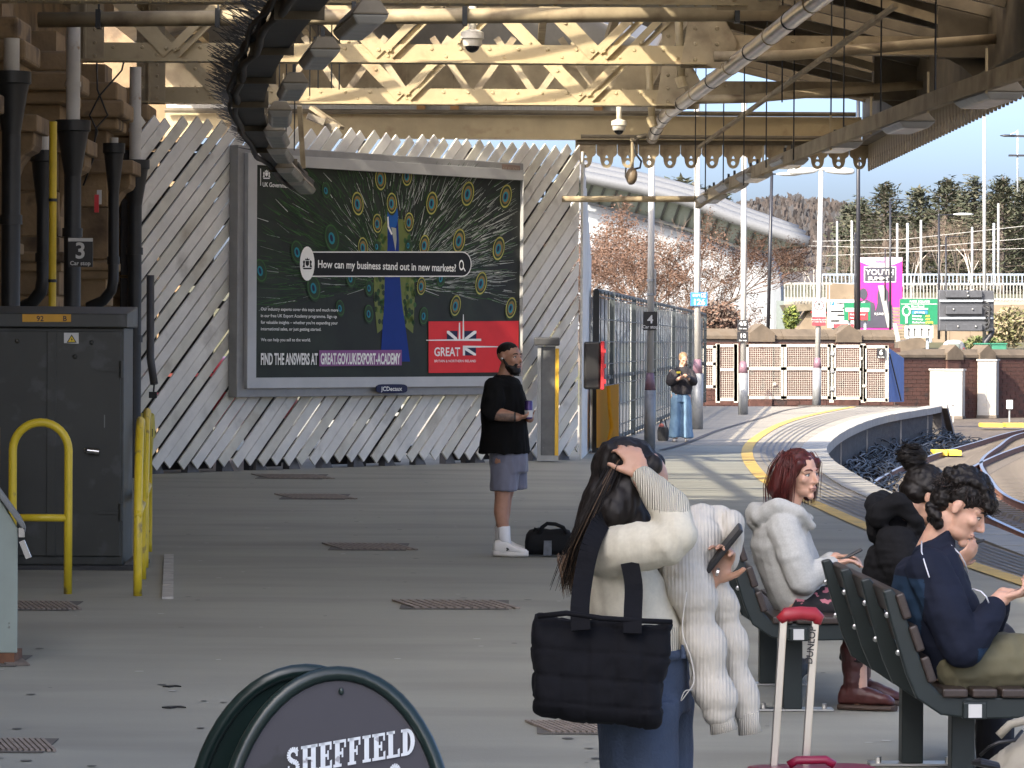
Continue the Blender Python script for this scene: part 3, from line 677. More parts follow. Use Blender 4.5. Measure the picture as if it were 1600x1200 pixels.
# ---- lighting runs
M_TRAY = mat('tray_dark', (.03, .028, .025), .6, var=.4, scale=4); M_LUM = mat('lamp_body', (.24, .21, .16), .5, var=.2, scale=4, spots=(.15, .11, .07), spot_scale=4, spot_lo=.55, spot_hi=.65); M_DIFF = mat('lamp_lens', (.36, .36, .34), .25, var=.1)
def lamp(parent_label, a, d, L_, w, h, group):
    """a: point on the run, d: run direction; trough luminaire hung below"""
    d = d.normalized(); x = d.cross(Vector((0, 0, 1))).normalized(); z = x.cross(d).normalized()
    r = empty('canopy_lamp', a, parent_label, 'lamp', group)
    e0, e1 = a-d*L_/2, a+d*L_/2
    part('housing', M_LUM, r, lambda b: b.hexa([e0+x*w*.25-z*.03, e0-x*w*.25-z*.03, e1-x*w*.25-z*.03, e1+x*w*.25-z*.03][::-1], [e0+x*w/2-z*h, e0-x*w/2-z*h, e1-x*w/2-z*h, e1+x*w/2-z*h][::-1]), bevel=.01)
    part('diffuser', M_DIFF, r, lambda b: b.hexa([e0+x*w*.5-z*(h+.002), e0-x*w*.5-z*(h+.002), e1-x*w*.5-z*(h+.002), e1+x*w*.5-z*(h+.002)][::-1], [e0+x*w*.33-z*h*1.5+d*.06, e0-x*w*.33-z*h*1.5+d*.06, e1-x*w*.33-z*h*1.5-d*.06, e1+x*w*.33-z*h*1.5-d*.06][::-1]), bevel=.015)
    for q in (-1, 1): part('hanger', M_BLKP, r, lambda b: b.bar(a+d*q*L_*.3+z*.06, a+d*q*L_*.3-z*.05, .03, .03))
    return r
def smooth_run(pts, n=5):
    P = [Vector(p) for p in pts]; out = []
    for i in range(len(P)-1):
        p0, p1, p2, p3 = P[max(i-1, 0)], P[i], P[i+1], P[min(i+2, len(P)-1)]
        for k in range(n):
            t = k/n; out.append(.5*((2*p1)+(p2-p0)*t+(2*p0-5*p1+4*p2-p3)*t*t+(3*p1-p0-3*p2+p3)*t**3))
    return out+[P[-1]]
LRun = smooth_run([at(545, -70, 20.5), at(478, 0, 23.5), at(425, 70, 27.5), at(398, 125, 31.5), at(392, 170, 35), at(408, 215, 38.5), at(436, 252, 42), at(474, 288, 45.4)], 6)
r = empty('cable_tray', LRun[-1], 'dark curving cable tray with bird spikes hanging on the left', 'cable tray')
part('tray', M_TRAY, r, lambda b: [b.bar(LRun[i], LRun[i+1], .26, .05) for i in range(len(LRun)-1)])
for k, (dx, dz, rr) in enumerate(((-.16, .05, .03), (-.09, .07, .035), (0, .06, .04), (.1, .06, .025), (-.2, .02, .02), (-.14, -.05, .03), (.06, .1, .02))):
    part('cable', M_TRAY, r, lambda b: b.pipe([q+Vector((dx+.02*math.sin(i*1.3+k), 0, dz+.02*math.cos(i*.9+k))) for i, q in enumerate(LRun)], rr, 6), smooth=True)
b = MB(); rnd = random.Random(5)
for i in range(len(LRun)-8):
    for k in range(13):
        q = LRun[i].lerp(LRun[i+1], k/13)+Vector((-.14, 0, .05)); b.tube(q, q+Vector((-rnd.uniform(.12, .3), rnd.uniform(-.05, .05), rnd.uniform(.04, .22))), .006, .003, 3)
b.build('bird_spike', M_BLKP, r, kind='stuff')
for i in range(2, len(LRun)-1, 5): part('tray_bracket', M_DARKI, r, lambda b: (b.box(LRun[i], (.34, .05, .16)), b.bar(LRun[i], LRun[i]+Vector((0, 0, 1.1)), .015, .015)))
part('tail_strut', M_CRM2, r, lambda b: b.bar(at(468, 165, 44.6), at(474, 262, 45.0), .06, .05))
ORD = ['nearest', 'second', 'third', 'fourth', 'fifth', 'sixth', 'seventh', 'eighth', 'ninth', 'tenth']
for k, (px, py, Y) in enumerate(((548, 22, 23.0), (486, 75, 27.0), (446, 128, 31.0), (428, 172, 34.5), (424, 205, 37.2), (430, 232, 39.6), (445, 262, 42.2), (464, 282, 44.6))):
    a = at(px, py, Y)+Vector((.06, 0, .06)); j = min(range(len(LRun)-1), key=lambda i: (LRun[i].y-Y)**2); d = LRun[j+1]-LRun[j]
    lamp(f'{ORD[k]} trough lamp along the dark curving cable tray on the left', a, d, 1.5, .24, .12, 'lamps on the left lighting run')
RRun = smooth_run([at(1680, 78, 26.0), at(1600, 107, 28.4), at(1450, 160, 32.5), at(1340, 203, 37.0), at(1240, 243, 42), at(1165, 275, 46.5), at(1112, 303, 50.0), at(1090, 318, 51.8)], 5)
r = empty('lighting_rail', RRun[-1], 'long cream lighting rail curving away under the right canopy edge', 'lighting rail')
part('rail', M_CRM2, r, lambda b: [b.bar(RRun[i], RRun[i+1]+(RRun[i+1]-RRun[i])*.01, .07, .15) for i in range(len(RRun)-1)])
part('cross_arm', M_CRM2, r, lambda b: b.tube(at(878, 311, 51.9), at(1092, 311, 51.9), .045, n=10), smooth=True)
for i, px in enumerate((1540, 1450, 1365, 1290, 1235, 1190)):
    q = min(RRun, key=lambda v: abs((v-CAM).dot(_r)/(v-CAM).dot(_f)*FPX+800-px))
    part('hanger_bracket', M_CRM, r, lambda b: b.bar(q-Vector((0, 0, .1)), q+Vector((0, 0, .28)), .03, .02))
for k, (px, py, Y, L_) in enumerate(((1545, 140, 30.6, 1.35), (1418, 186, 34.6, 1.25), (1312, 220, 39.4, 1.2), (1232, 248, 43.2, 1.1), (1178, 271, 46.2, 1.1), (1143, 288, 48.4, 1.0), (1112, 306, 50.6, .9))):
    a = at(px, py-12, Y); j = min(range(len(RRun)-1), key=lambda i: (RRun[i].y-Y)**2); d = RRun[j+1]-RRun[j]
    lamp(f'{ORD[k]} trough lamp under the cream rail at the right canopy edge', a, d, L_, .36, .13, 'lamps on the right lighting rail')
# suspension rods
rods = [(1162, 15, 290, 45), (1130, 60, 290, 48), (1240, 20, 250, 41.5), (1298, 10, 235, 39), (1376, 0, 190, 36), (1461, -5, 160, 32), (1318, 0, 220, 38), (1197, 100, 262, 44), (1222, 20, 160, 41), (1102, 170, 300, 50), (1086, 120, 312, 51)]
for i, (px, y0, y1, Y) in enumerate(rods):
    tag(part('suspension_rod', M_BLKP, None, lambda b: b.tube(at(px, y1, Y), Vector((at(px, y1, Y).x, Y, 6.15)), .009, n=5)), f'{["first","second","third","fourth","fifth","sixth","seventh","eighth","ninth","tenth","eleventh"][sorted(q[0] for q in rods).index(px)]} from the left of the thin black rods under the right roof', 'rod', 'suspension rods')
lw = [(460, 105, 235, 42), (436, 100, 240, 41.4), (447, 140, 215, 41), (484, 100, 150, 40), (497, 100, 138, 40), (518, 108, 138, 40), (530, 105, 140, 40)]
for i, (px, y0, y1, Y) in enumerate(lw):
    tag(part('hanging_wire', M_BLKP, None, lambda b: b.tube(at(px, y1, Y), Vector((at(px, y1, Y).x, Y, 6.1)), .008, n=5)), f'{["first","second","third","fourth","fifth","sixth","seventh"][sorted(q[0] for q in lw).index(px)]} from the left of the thin wires hanging by the left lighting run', 'wire', 'hanging wires')
# diagonal stay under the right roof
tag(part('stay_bar', M_CRM2, None, lambda b: b.bar(at(1092, 230, 51), at(1400, 8, 33), .05, .04)), 'slim diagonal stay bar crossing under the right roof', 'stay')
# floodlight fixture above the billboard
r = empty('floodlight', at(505, 180, 49.5), 'small slanted floodlight fixed above the billboard', 'lamp')
part('arm', M_CRM2, r, lambda b: b.bar(at(487, 168, 49.5), at(534, 200, 49.3), .14, .05))
part('head', M_LUM, r, lambda b: b.bar(at(480, 181, 49.2), at(508, 192, 49.2), .16, .09), bevel=.01)
part('head_end', M_LUM, r, lambda b: b.box(at(518, 199, 49.3), (.18, .12, .1)), bevel=.01)
# ================================================================== slatted fence and billboard
FA = Vector((-4.82, 45.6, 0)); FB = Vector((.95, 52.4, 0)); FD = (FB-FA).normalized(); FL = (FB-FA).length
FN = Vector((FD.y, -FD.x, 0))              # faces the camera
M_SLAT = mat('slat_white', (.68, .665, .615), .6, var=.10, scale=3, spots=(.45, .43, .39), spot_scale=2.6, spot_lo=.58, spot_hi=.75, bump=.1, bscale=20)
M_SLATC = mat('slat_cream', (.62, .60, .52), .6, var=.12, scale=3, spots=(.42, .38, .31), spot_scale=2.3, spot_lo=.55, spot_hi=.75, bump=.1, bscale=20)
def clip(poly, f):                         # keep f(p) >= 0
    out = []
    for i, p in enumerate(poly):
        q = poly[(i+1) % len(poly)]; a, b_ = f(p), f(q)
        if a >= 0: out.append(p)
        if (a >= 0) != (b_ >= 0):
            t = a/(a-b_); out.append((p[0]+(q[0]-p[0])*t, p[1]+(q[1]-p[1])*t))
    return out
fence = empty('slatted_fence', FA, 'tall white fence of diagonal slats closing off the platform side', 'fence')
PW, PITCHU = .142, .247
def fpt(u, z, off=0.0): return FA+FD*u+Vector((0, 0, z))+FN*off
rnd = random.Random(11)
u0 = -4.75; k = 0
while u0 < FL+.1:
    zlo, zhi = .02+rnd.uniform(-.015, .02), 4.66+rnd.uniform(-.03, .03)
    h = PW/2/math.sqrt(2)*1.18; c45 = math.sqrt(.5)
    # square-cut board at 45 degrees: centre line from (u0, zlo+w) to (u0+dz, zhi-w)
    w = PW*.59; a = (u0+w, zlo+w); b_ = (u0+zhi-zlo-w, zhi-w)
    dx, dz = c45, c45; nx_, nz_ = -c45, c45
    hw = w*.87
    jit = rnd.uniform(-.004, .004)
    p = [(a[0]-nx_*hw-dx*0, a[1]-nz_*hw), (b_[0]-nx_*hw, b_[1]-nz_*hw), (b_[0]+nx_*hw, b_[1]+nz_*hw), (a[0]+nx_*hw, a[1]+nz_*hw)]
    p = clip(p, lambda q: q[0]-.0); p = clip(p, lambda q: FL-q[0]) if p else p
    if len(p) >= 3:
        off = .03+.004*(k % 3)+jit
        part('slat', M_SLATC if k % 3 == 1 else M_SLAT, fence, lambda b: b.prism([fpt(x, z, off) for x, z in p], FN*-.028), bevel=.004)
    u0 += PITCHU; k += 1
M_FBK = mat('fence_frame', (.035, .032, .03), .8)
for z in (.22, 1.1, 2.2, 3.3, 4.25): part('rail', M_FBK, fence, lambda b: b.bar(fpt(0, z, -.05), fpt(FL, z, -.05), .07, .1))
for u in (.1, 2.2, 4.4, 6.6, FL-.1): part('post', M_FBK, fence, lambda b: b.bar(fpt(u, 0, -.14), fpt(u, 4.5, -.14), .1, .1, up=FD))
# dark boards added behind the slats to blacken the gaps, with openings for daylight
rnd = random.Random(4)
u = 0.0
while u < FL:
    w = rnd.uniform(.5, 1.1); z0 = 0.03
    while z0 < 4.2:
        h = rnd.uniform(.5, 1.4)
        if rnd.random() < .8: part('dark_backing', M_FBK, fence, lambda b: b.prism([fpt(u, z0, -.3), fpt(min(u+w, FL), z0, -.3), fpt(min(u+w, FL), min(z0+h, 4.2), -.3), fpt(u, min(z0+h, 4.2), -.3)], FN*-.02))
        z0 += h+rnd.uniform(.02, .1)
    u += w+rnd.uniform(.02, .06)
for i in range(14):
    u = .4+FL*i/14; part('foot_block', mat('foot_conc', (.12, .12, .125), .9, var=.3), fence, lambda b: b.prism([fpt(u-.1, 0, -.02), fpt(u+.12, 0, -.02), fpt(u+.05, .16, -.05), fpt(u-.06, .15, -.05)], FN*-.12))
# end return of upright boards running away from the camera
rt = empty('end_boarding', FB, 'short return of upright white boards at the fence corner', 'fence')
for i in range(10):
    p = FB+Vector((.05+.022*i, .1+i*.42, 0)); q = p+Vector((.022, .38, 0))
    part('board', M_SLAT, rt, lambda b: b.hexa([p, p+Vector((.035, 0, 0)), q+Vector((.035, 0, 0)), q], [v+Vector((0, 0, 4.55-i*.16)) for v in (p, p+Vector((.035, 0, 0)), q+Vector((.035, 0, 0)), q)]))
# white van and red car parked behind, glimpsed through the gaps
for (u, z0, w, h, c, nm, lab) in ((1.0, .4, 1.6, 1.1, (.6, .6, .6), 'white', 'pale parked vehicle glimpsed through the left slats'), (3.6, .5, 2.2, .9, (.6, .05, .06), 'red', 'red parked vehicle glimpsed through the lower slats')):
    base = fpt(u, 0, -2.6); m_ = mat('car_'+nm, c, .3)
    r = empty('parked_vehicle', base, lab, 'vehicle')
    def body(b, u=u, w=w, z0=z0, h=h):
        b.loft([(fpt(u-w*.6, z0+.25, -2.6), Vector((0, 0, .25)), FN*.7), (fpt(u-w*.3, z0+.35, -2.6), Vector((0, 0, .35)), FN*.8), (fpt(u, z0+.5, -2.6), Vector((0, 0, .5)), FN*.8), (fpt(u+w*.4, z0+.5, -2.6), Vector((0, 0, .5)), FN*.8), (fpt(u+w*.6, z0+.35, -2.6), Vector((0, 0, .35)), FN*.75)], 16, 3.2)
    part('body', m_, r, body, smooth=True)
    for q in (-.4, .4): part('wheel', M_BLKP, r, lambda b: b.tube(fpt(u+q*w, .32, -1.75), fpt(u+q*w, .32, -1.95), .32, n=16))
# ---------------- billboard
BO = .22
def bpt(px, py, off=BO): return onplane(px, py, FA+FN*off, FN)
def bu(p): return (p-FA).dot(FD)
ub0, ub1 = bu(bpt(371, 430)), bu(bpt(817, 430)); zb0, zb1 = .98, 4.30
bb = empty('billboard', fpt((ub0+ub1)/2, zb0, BO), 'large grey framed billboard with a peacock advert on the slatted fence', 'billboard')
M_FR = mat('frame_grey', (.42, .425, .42), .5, metal=.25, var=.08, scale=2); M_FR2 = mat('frame_dark', (.26, .26, .255), .5, metal=.2, var=.1)
def rect(u0, z0, u1, z1, off): return [fpt(u0, z0, off), fpt(u1, z0, off), fpt(u1, z1, off), fpt(u0, z1, off)]
part('case', M_FR2, bb, lambda b: b.prism(rect(ub0, zb0, ub1, zb1, BO), FN*-.16), bevel=.01)
def ringf(b, a, c, off, t):                  # mitred frame between rect a (outer) and c (inner)
    A = rect(*a, off); C_ = rect(*c, off); A2 = [p+FN*t for p in A]; C2 = [p+FN*t for p in C_]
    for i in range(4):
        j = (i+1) % 4; b.hexa([A[i], A[j], C_[j], C_[i]], [A2[i], A2[j], C2[j], C2[i]])
fo = (ub0+.12, zb0+.12, ub1-.08, zb1-.1); fi = (bu(bpt(395, 430)), zb0+.26, bu(bpt(811, 430)), zb1-.25)
part('frame', M_FR, bb, lambda b: ringf(b, fo, fi, BO+.003, .07), bevel=.008)
part('panel', mat('poster_dark', (.020, .022, .021), .5, var=.35, scale=.9, col2=(.034, .044, .034), spec=.18), bb, lambda b: b.prism(rect(fi[0]-.01, fi[1]-.01, fi[2]+.01, fi[3]+.01, BO+.003), FN*.012))
panel = bb.children[-1]
PO = BO+.018
# zoom coordinates of the photo's poster (2.856 px per photo px from 360,220) -> fence plane
def zp(x, y, k=0): 
    p = bpt(360+x/2.856, 220+y/2.856, PO); return p+FN*(.0012*k)
ZX = FD*((zp(1000, 600)-zp(500, 600)).length/500); ZU = Vector((0, 0, 1))
def col(n, c, r=.5): return mat('print_'+n, c, r, var=.06, scale=3, spec=.18)
pc_white = col('white', (.80, .80, .77)); pc_grn = col('green', (.045, .11, .035)); pc_dgrn = col('darkgreen', (.028, .05, .028)); pc_gold = col('gold', (.38, .36, .09)); pc_teal = col('teal', (.02, .20, .26))
pc_blue = col('blue', (.008, .032, .20)); pc_lblue = col('lightblue', (.015, .10, .36)); pc_red = col('red', (.66, .035, .04)); pc_brown = col('brown', (.22, .15, .05)); pc_navy = col('navy', (.018, .022, .06)); pc_purple = col('purple', (.23, .09, .24)); pc_blk = col('black', (.012, .012, .012)); pc_scale = col('scale', (.14, .17, .05)); pc_grey = col('silver', (.33, .36, .33))
# feather barbs radiating from the body
rnd = random.Random(21); b = MB(); cx, cy = 735, 640
X0, Y0, X1, Y1 = 102, 92, 1283, 1085
for i in range(2600):
    a = rnd.uniform(-math.pi*1.06, .06*math.pi); r0 = rnd.uniform(90, 640); L_ = rnd.uniform(30, 120)
    dirx, diry = math.cos(a), math.sin(a)*.95
    x0, y0 = cx+dirx*r0, cy+diry*r0; bend = rnd.uniform(-.25, .25)
    x1, y1 = x0+(dirx-diry*bend)*L_, y0+(diry+dirx*bend)*L_
    if not (X0 < x0 < X1 and Y0 < y0 < Y1 and X0 < x1 < X1 and Y0 < y1 < Y1): continue
    lum = (x0-450)/830
    mi = rnd.choice((0, 0, 1)) if rnd.random() < max(.05, lum*.75) else (2 if rnd.random() < .7 else 3)
    w = rnd.uniform(.8, 1.9)*(1.3 if mi > 1 else .85); px_, py_ = -diry*w, dirx*w
    b.m(mi).poly([zp(x0+px_, y0+py_, 1), zp(x0-px_, y0-py_, 1), zp(x1-px_*.4, y1-py_*.4, 1), zp(x1+px_*.4, y1+py_*.4, 1)])
b.build('feather_barbs', [pc_grey, col('barbwhite', (.6, .62, .58)), pc_dgrn, pc_grn], panel, kind='stuff')
# body and neck
part('peacock_body', pc_scale, panel, lambda b: (b.poly([zp(x, y, 2) for x, y in ((640, 470), (665, 400), (700, 350), (770, 350), (800, 420), (815, 520), (822, 700), (815, 860), (780, 830), (690, 830), (655, 860), (640, 700))])))
b = MB(); rnd = random.Random(8)
for i in range(150):
    y = rnd.uniform(420, 820); sx = rnd.choice((-1, 1)); x = 735+sx*rnd.uniform(38, 88); b.m(i % 3).disc(zp(x, y, 3), ZX*7, ZU*ZX.length*8.5, 7)
b.build('neck_scales', [pc_grn, col('scale2', (.10, .14, .03)), pc_dgrn], panel, kind='stuff')
part('peacock_neck', pc_blue, panel, lambda b: (b.poly([zp(x, y, 4) for x, y in ((712, 300), (742, 300), (750, 420), (752, 560), (764, 720), (784, 860), (800, 985), (668, 985), (676, 860), (686, 720), (688, 600), (700, 480), (700, 380))])))
part('peacock_head', pc_lblue, panel, lambda b: (b.disc(zp(723, 335, 5), ZX*24, ZU*ZX.length*40, 16)))
part('peacock_eye_stripe', pc_white, panel, lambda b: b.poly([zp(x, y, 6) for x, y in ((698, 340), (704, 338), (706, 380), (722, 415), (716, 420), (700, 385))]))
part('peacock_beak', pc_grey, panel, lambda b: b.poly([zp(x, y, 6) for x, y in ((716, 385), (738, 390), (740, 440), (735, 492), (727, 450))]))
# eye feathers
eyes = [(668, 170, 26), (786, 155, 24), (566, 280, 27), (897, 278, 27), (1057, 236, 30), (1227, 247, 29), (654, 368, 22), (795, 362, 22), (718, 278, 24), (451, 432, 31), (590, 475, 23), (864, 465, 24), (1018, 445, 29), (1195, 480, 29), (297, 495, 26), (132, 578, 26), (370, 655, 28), (1117, 635, 28), (850, 648, 21), (1003, 735, 25), (1250, 745, 26), (616, 770, 20), (861, 780, 20), (618, 655, 18), (488, 745, 18), (425, 220, 18), (652, 470, 15), (792, 465, 15), (535, 612, 20), (938, 612, 20)]
for i, (x, y, r_) in enumerate(eyes):
    dim = x < 500 or (i > 20)
    def eye(b, x=x, y=y, r_=r_):
        vx, vy = x-cx, y-cy; L_ = math.hypot(vx, vy); tilt = max(-.35, min(.35, vx/900))
        ax = (ZX*math.cos(tilt)+ZU*ZX.length*math.sin(tilt)*-1); ay = (ZU*ZX.length*math.cos(tilt)+ZX*math.sin(tilt))
        b.m(0).disc(zp(x, y+4, 7), ax*r_*1.0, ay*r_*1.45, 18); b.m(1).ring(zp(x, y, 8), ax*r_*.92, ay*r_*1.3, .86, 22); b.m(2).disc(zp(x, y+1, 9), ax*r_*.62, ay*r_*.86, 18); b.m(3).disc(zp(x-2, y+3, 10), ax*r_*.42, ay*r_*.58, 16); b.m(4).disc(zp(x-3, y+2, 11), ax*r_*.2, ay*r_*.36, 12)
    part('eye_feather', [pc_dgrn, pc_grn if dim else pc_gold, pc_dgrn if dim else pc_brown, pc_teal, pc_navy], panel, eye)
# search bar
def rbar(b, x0, y0, x1, y1, k, n=10):
    r_ = (y1-y0)/2; pts = []
    for i in range(n+1): a = math.pi/2+math.pi*i/n; pts.append((x0+r_*.72+r_*.72*math.cos(a), (y0+y1)/2-r_*math.sin(a)))
    for i in range(n+1): a = -math.pi/2+math.pi*i/n; pts.append((x1-r_*.72+r_*.72*math.cos(a), (y0+y1)/2-r_*math.sin(a)))
    b.poly([zp(x, y, k) for x, y in pts])
part('search_bar_edge', pc_white, panel, lambda b: rbar(b, 308, 494, 1073, 607, 12)); part('search_bar', pc_blk, panel, lambda b: rbar(b, 312, 499, 1069, 602, 13))
def crest(b, x, y, s_, k):                   # crown above a shield between two supporters
    P = lambda pts: b.poly([zp(x+a*s_, y+c*s_, k) for a, c in pts])
    P([(-.35, -.55), (-.35, -.85), (-.15, -.7), (0, -1), (.15, -.7), (.35, -.85), (.35, -.55)])
    P([(-.28, -.45), (.28, -.45), (.28, .15), (0, .5), (-.28, .15)])
    for q in (-1, 1): P([(q*.4, .6), (q*.45, 0), (q*.35, -.3), (q*.55, -.6), (q*.75, -.3), (q*.65, .1), (q*.8, .6)][::q])
    P([(-.8, .7), (.8, .7), (.6, .95), (-.6, .95)])
part('crest_disc', pc_white, panel, lambda b: b.disc(zp(339, 548, 14), ZX*31, ZU*ZX.length*50, 22)); part('crest', pc_blk, panel, lambda b: crest(b, 339, 548, 27, 15))
def ztext(s_, x0, x1, ybase, h, m_, k=14, bold=0.0, name='lettering'):
    """text fitted between two zoom abscissae with cap height h"""
    p0, p1 = zp(x0, ybase, k), zp(x1, ybase, k)
    cap_ = h*ZX.length*1.0*(2.856/2.856); size = (zp(x0, ybase-h, k)-p0).length/.70
    o = text(s_, size, m_, panel, p0, FD, ZU, name, off=size*bold)
    me = o.data; xs = [(wmat(panel)@v.co-p0).dot(FD) for v in me.vertices]; W = max(xs)-min(xs); x_0 = min(xs); tgt = (p1-p0).dot(FD); q = tgt/W
    Mi = wmat(panel).inverted()
    for v in me.vertices:
        wv = wmat(panel)@v.co; d = (wv-p0).dot(FD); wv += FD*((d-x_0)*q-d); v.co = Mi@wv
    return o
ztext('How can my business stand out in new markets?', 387, 1003, 566, 34, pc_white, bold=.018)
part('search_ring', pc_white, panel, lambda b: (b.ring(zp(1027, 555, 14), ZX*11, ZU*ZX.length*16, .68), b.poly([zp(x, y, 14) for x, y in ((1033, 566), (1036, 562), (1046, 580), (1043, 584))])))
part('logo_bar', pc_white, panel, lambda b: b.poly([zp(x, y, 12) for x, y in ((130, 124), (133, 124), (133, 200), (130, 200))])); part('crest', pc_white, panel, lambda b: crest(b, 158, 150, 21, 12))
ztext('UK Government', 140, 262, 204, 20, pc_white, bold=.012)
for i, s_ in enumerate(('Our industry experts cover this topic and much more', 'in our free UK Export Academy programme. Sign up', "for valuable insights – whether you're expanding your", 'international sales, or just getting started.')):
    ztext(s_, 132, (477, 471, 475, 401)[i], 757+i*29.5, 14, pc_white, bold=.01)
ztext('We can help you sell to the world.', 132, 354, 894, 14, pc_white, bold=.01)
part('link_panel', pc_purple, panel, lambda b: b.poly([zp(x, y, 12) for x, y in ((393, 935), (761, 933), (761, 1002), (393, 1006))]))
ztext('FIND THE ANSWERS AT', 132, 386, 998, 50, pc_white, bold=.03); ztext('GREAT.GOV.UK/EXPORT-ACADEMY', 399, 754, 996, 48, pc_white, bold=.03)
part('red_panel', pc_red, panel, lambda b: b.poly([zp(x, y, 12) for x, y in ((881, 806), (1283, 804), (1283, 1032), (881, 1036))]))
ztext('GREAT', 906, 1021, 960, 38, pc_white, k=13, bold=.02); ztext('BRITAIN & NORTHERN IRELAND', 907, 1092, 988, 11, pc_white, k=13, bold=.005)
def flag(b):
    Q = lambda m_, pts, k: b.m(m_).poly([zp(x, y, k) for x, y in pts])
    Q(1, ((962, 848), (1010, 848), (1010, 886), (962, 886)), 13); Q(1, ((1040, 848), (1094, 848), (1094, 886), (1040, 886)), 13); Q(1, ((1033, 920), (1092, 920), (1092, 958), (1033, 958)), 13)
    Q(0, ((1016, 812), (1021, 812), (1023, 890), (1014, 890)), 14); Q(0, ((1034, 775), (1037, 775), (1040, 890), (1031, 890)), 14); Q(0, ((870, 888), (1115, 883), (1115, 893), (870, 892)), 15); Q(0, ((1033, 914), (1190, 917), (1190, 921), (1033, 924)), 14); Q(0, ((1033, 914), (1043, 914), (1043, 958), (1033, 958)), 14)
    Q(0, ((962, 848), (972, 848), (1008, 880), (1008, 888), (998, 888), (962, 858)), 14); Q(0, ((1094, 848), (1082, 848), (1042, 880), (1042, 888), (1052, 888), (1094, 858)), 14); Q(0, ((1040, 924), (1052, 924), (1092, 950), (1092, 958), (1082, 958), (1040, 932)), 14)
part('flag_emblem', [pc_white, pc_navy], panel, flag)
# maker's badge and small serial plate on the frame
def fzp(x, y, k): return bpt(360+x/2.856, 220+y/2.856, BO+.075+.0012*k)
part('maker_badge', pc_navy, bb, lambda b: b.prism([fzp(718+69*math.copysign(abs(math.cos(t))**.35, math.cos(t)), 1106-20*math.copysign(abs(math.sin(t))**.6, math.sin(t)), 1) for t in np.linspace(0, 2*math.pi, 25)[:-1]], FN*.012))
sv, zp_ = zp, zp
def zp(x, y, k=0): return fzp(x, y, k)
o = ztext('JCDecaux', 672, 766, 1116, 19, pc_white, k=14, bold=.012); 
part('serial_plate', mat('plate_brown', (.20, .14, .11), .6), bb, lambda b: b.poly([fzp(x, y, 1) for x, y in ((1212, 103), (1293, 112), (1293, 132), (1212, 127))]))
ztext('NS 01 1702', 1218, 1288, 127, 11, mat('plate_ink', (.34, .3, .26), .6), k=4)
zp = sv
# guard column and red box at the fence end
p = fpt(bu(bpt(856, 640, .35)), 0, .35)
gc = empty('guard_column', p, 'grey steel guard column with a yellow edge at the fence', 'post')
wcol = 36*49.5/FPX
part('shaft', mat('galv_grey', (.11, .115, .118), .5, metal=.3, var=.25, scale=5, spots=(.3, .3, .3), spot_scale=9, spot_lo=.66, spot_hi=.7), gc, lambda b: b.box(p+Vector((0, 0, .84)), (wcol*.62, .22, 1.66)))
part('flange', mat('galv_pale', (.27, .28, .28), .5), gc, lambda b: b.box(p+Vector((-wcol*.40, -.03, .84)), (wcol*.16, .24, 1.66)))
part('yellow_edge', mat('guard_yellow', (.66, .40, .03), .5, var=.1), gc, lambda b: b.box(p+Vector((wcol*.40, -.03, .84)), (wcol*.16, .22, 1.60)))
part('cap', mat('cap_dark', (.05, .052, .055), .4), gc, lambda b: b.box(p+Vector((-.02, -.04, 1.74)), (wcol*1.15, .34, .12)), bevel=.02)
part('foot', MATS['galv_pale'], gc, lambda b: b.box(p+Vector((0, -.02, .055)), (wcol*.95, .27, .08)))
hb = empty('hose_cabinet', at(930, 606, 51.6), 'red box on the fence corner, shaded front painted black', 'box')
part('case', M_SGNB, hb, lambda b: b.box(at(925, 571, 51.6), (.24, .3, .69)), bevel=.03)  # the box is red; its shaded front is coloured black
part('door', MATS['sign_red'], hb, lambda b: b.box(at(941, 571, 51.55), (.05, .36, .7)), bevel=.01)
for py in (548, 572, 596): part('catch', MATS['sign_red'], hb, lambda b: b.box(at(944, py, 51.4), (.05, .08, .06)))
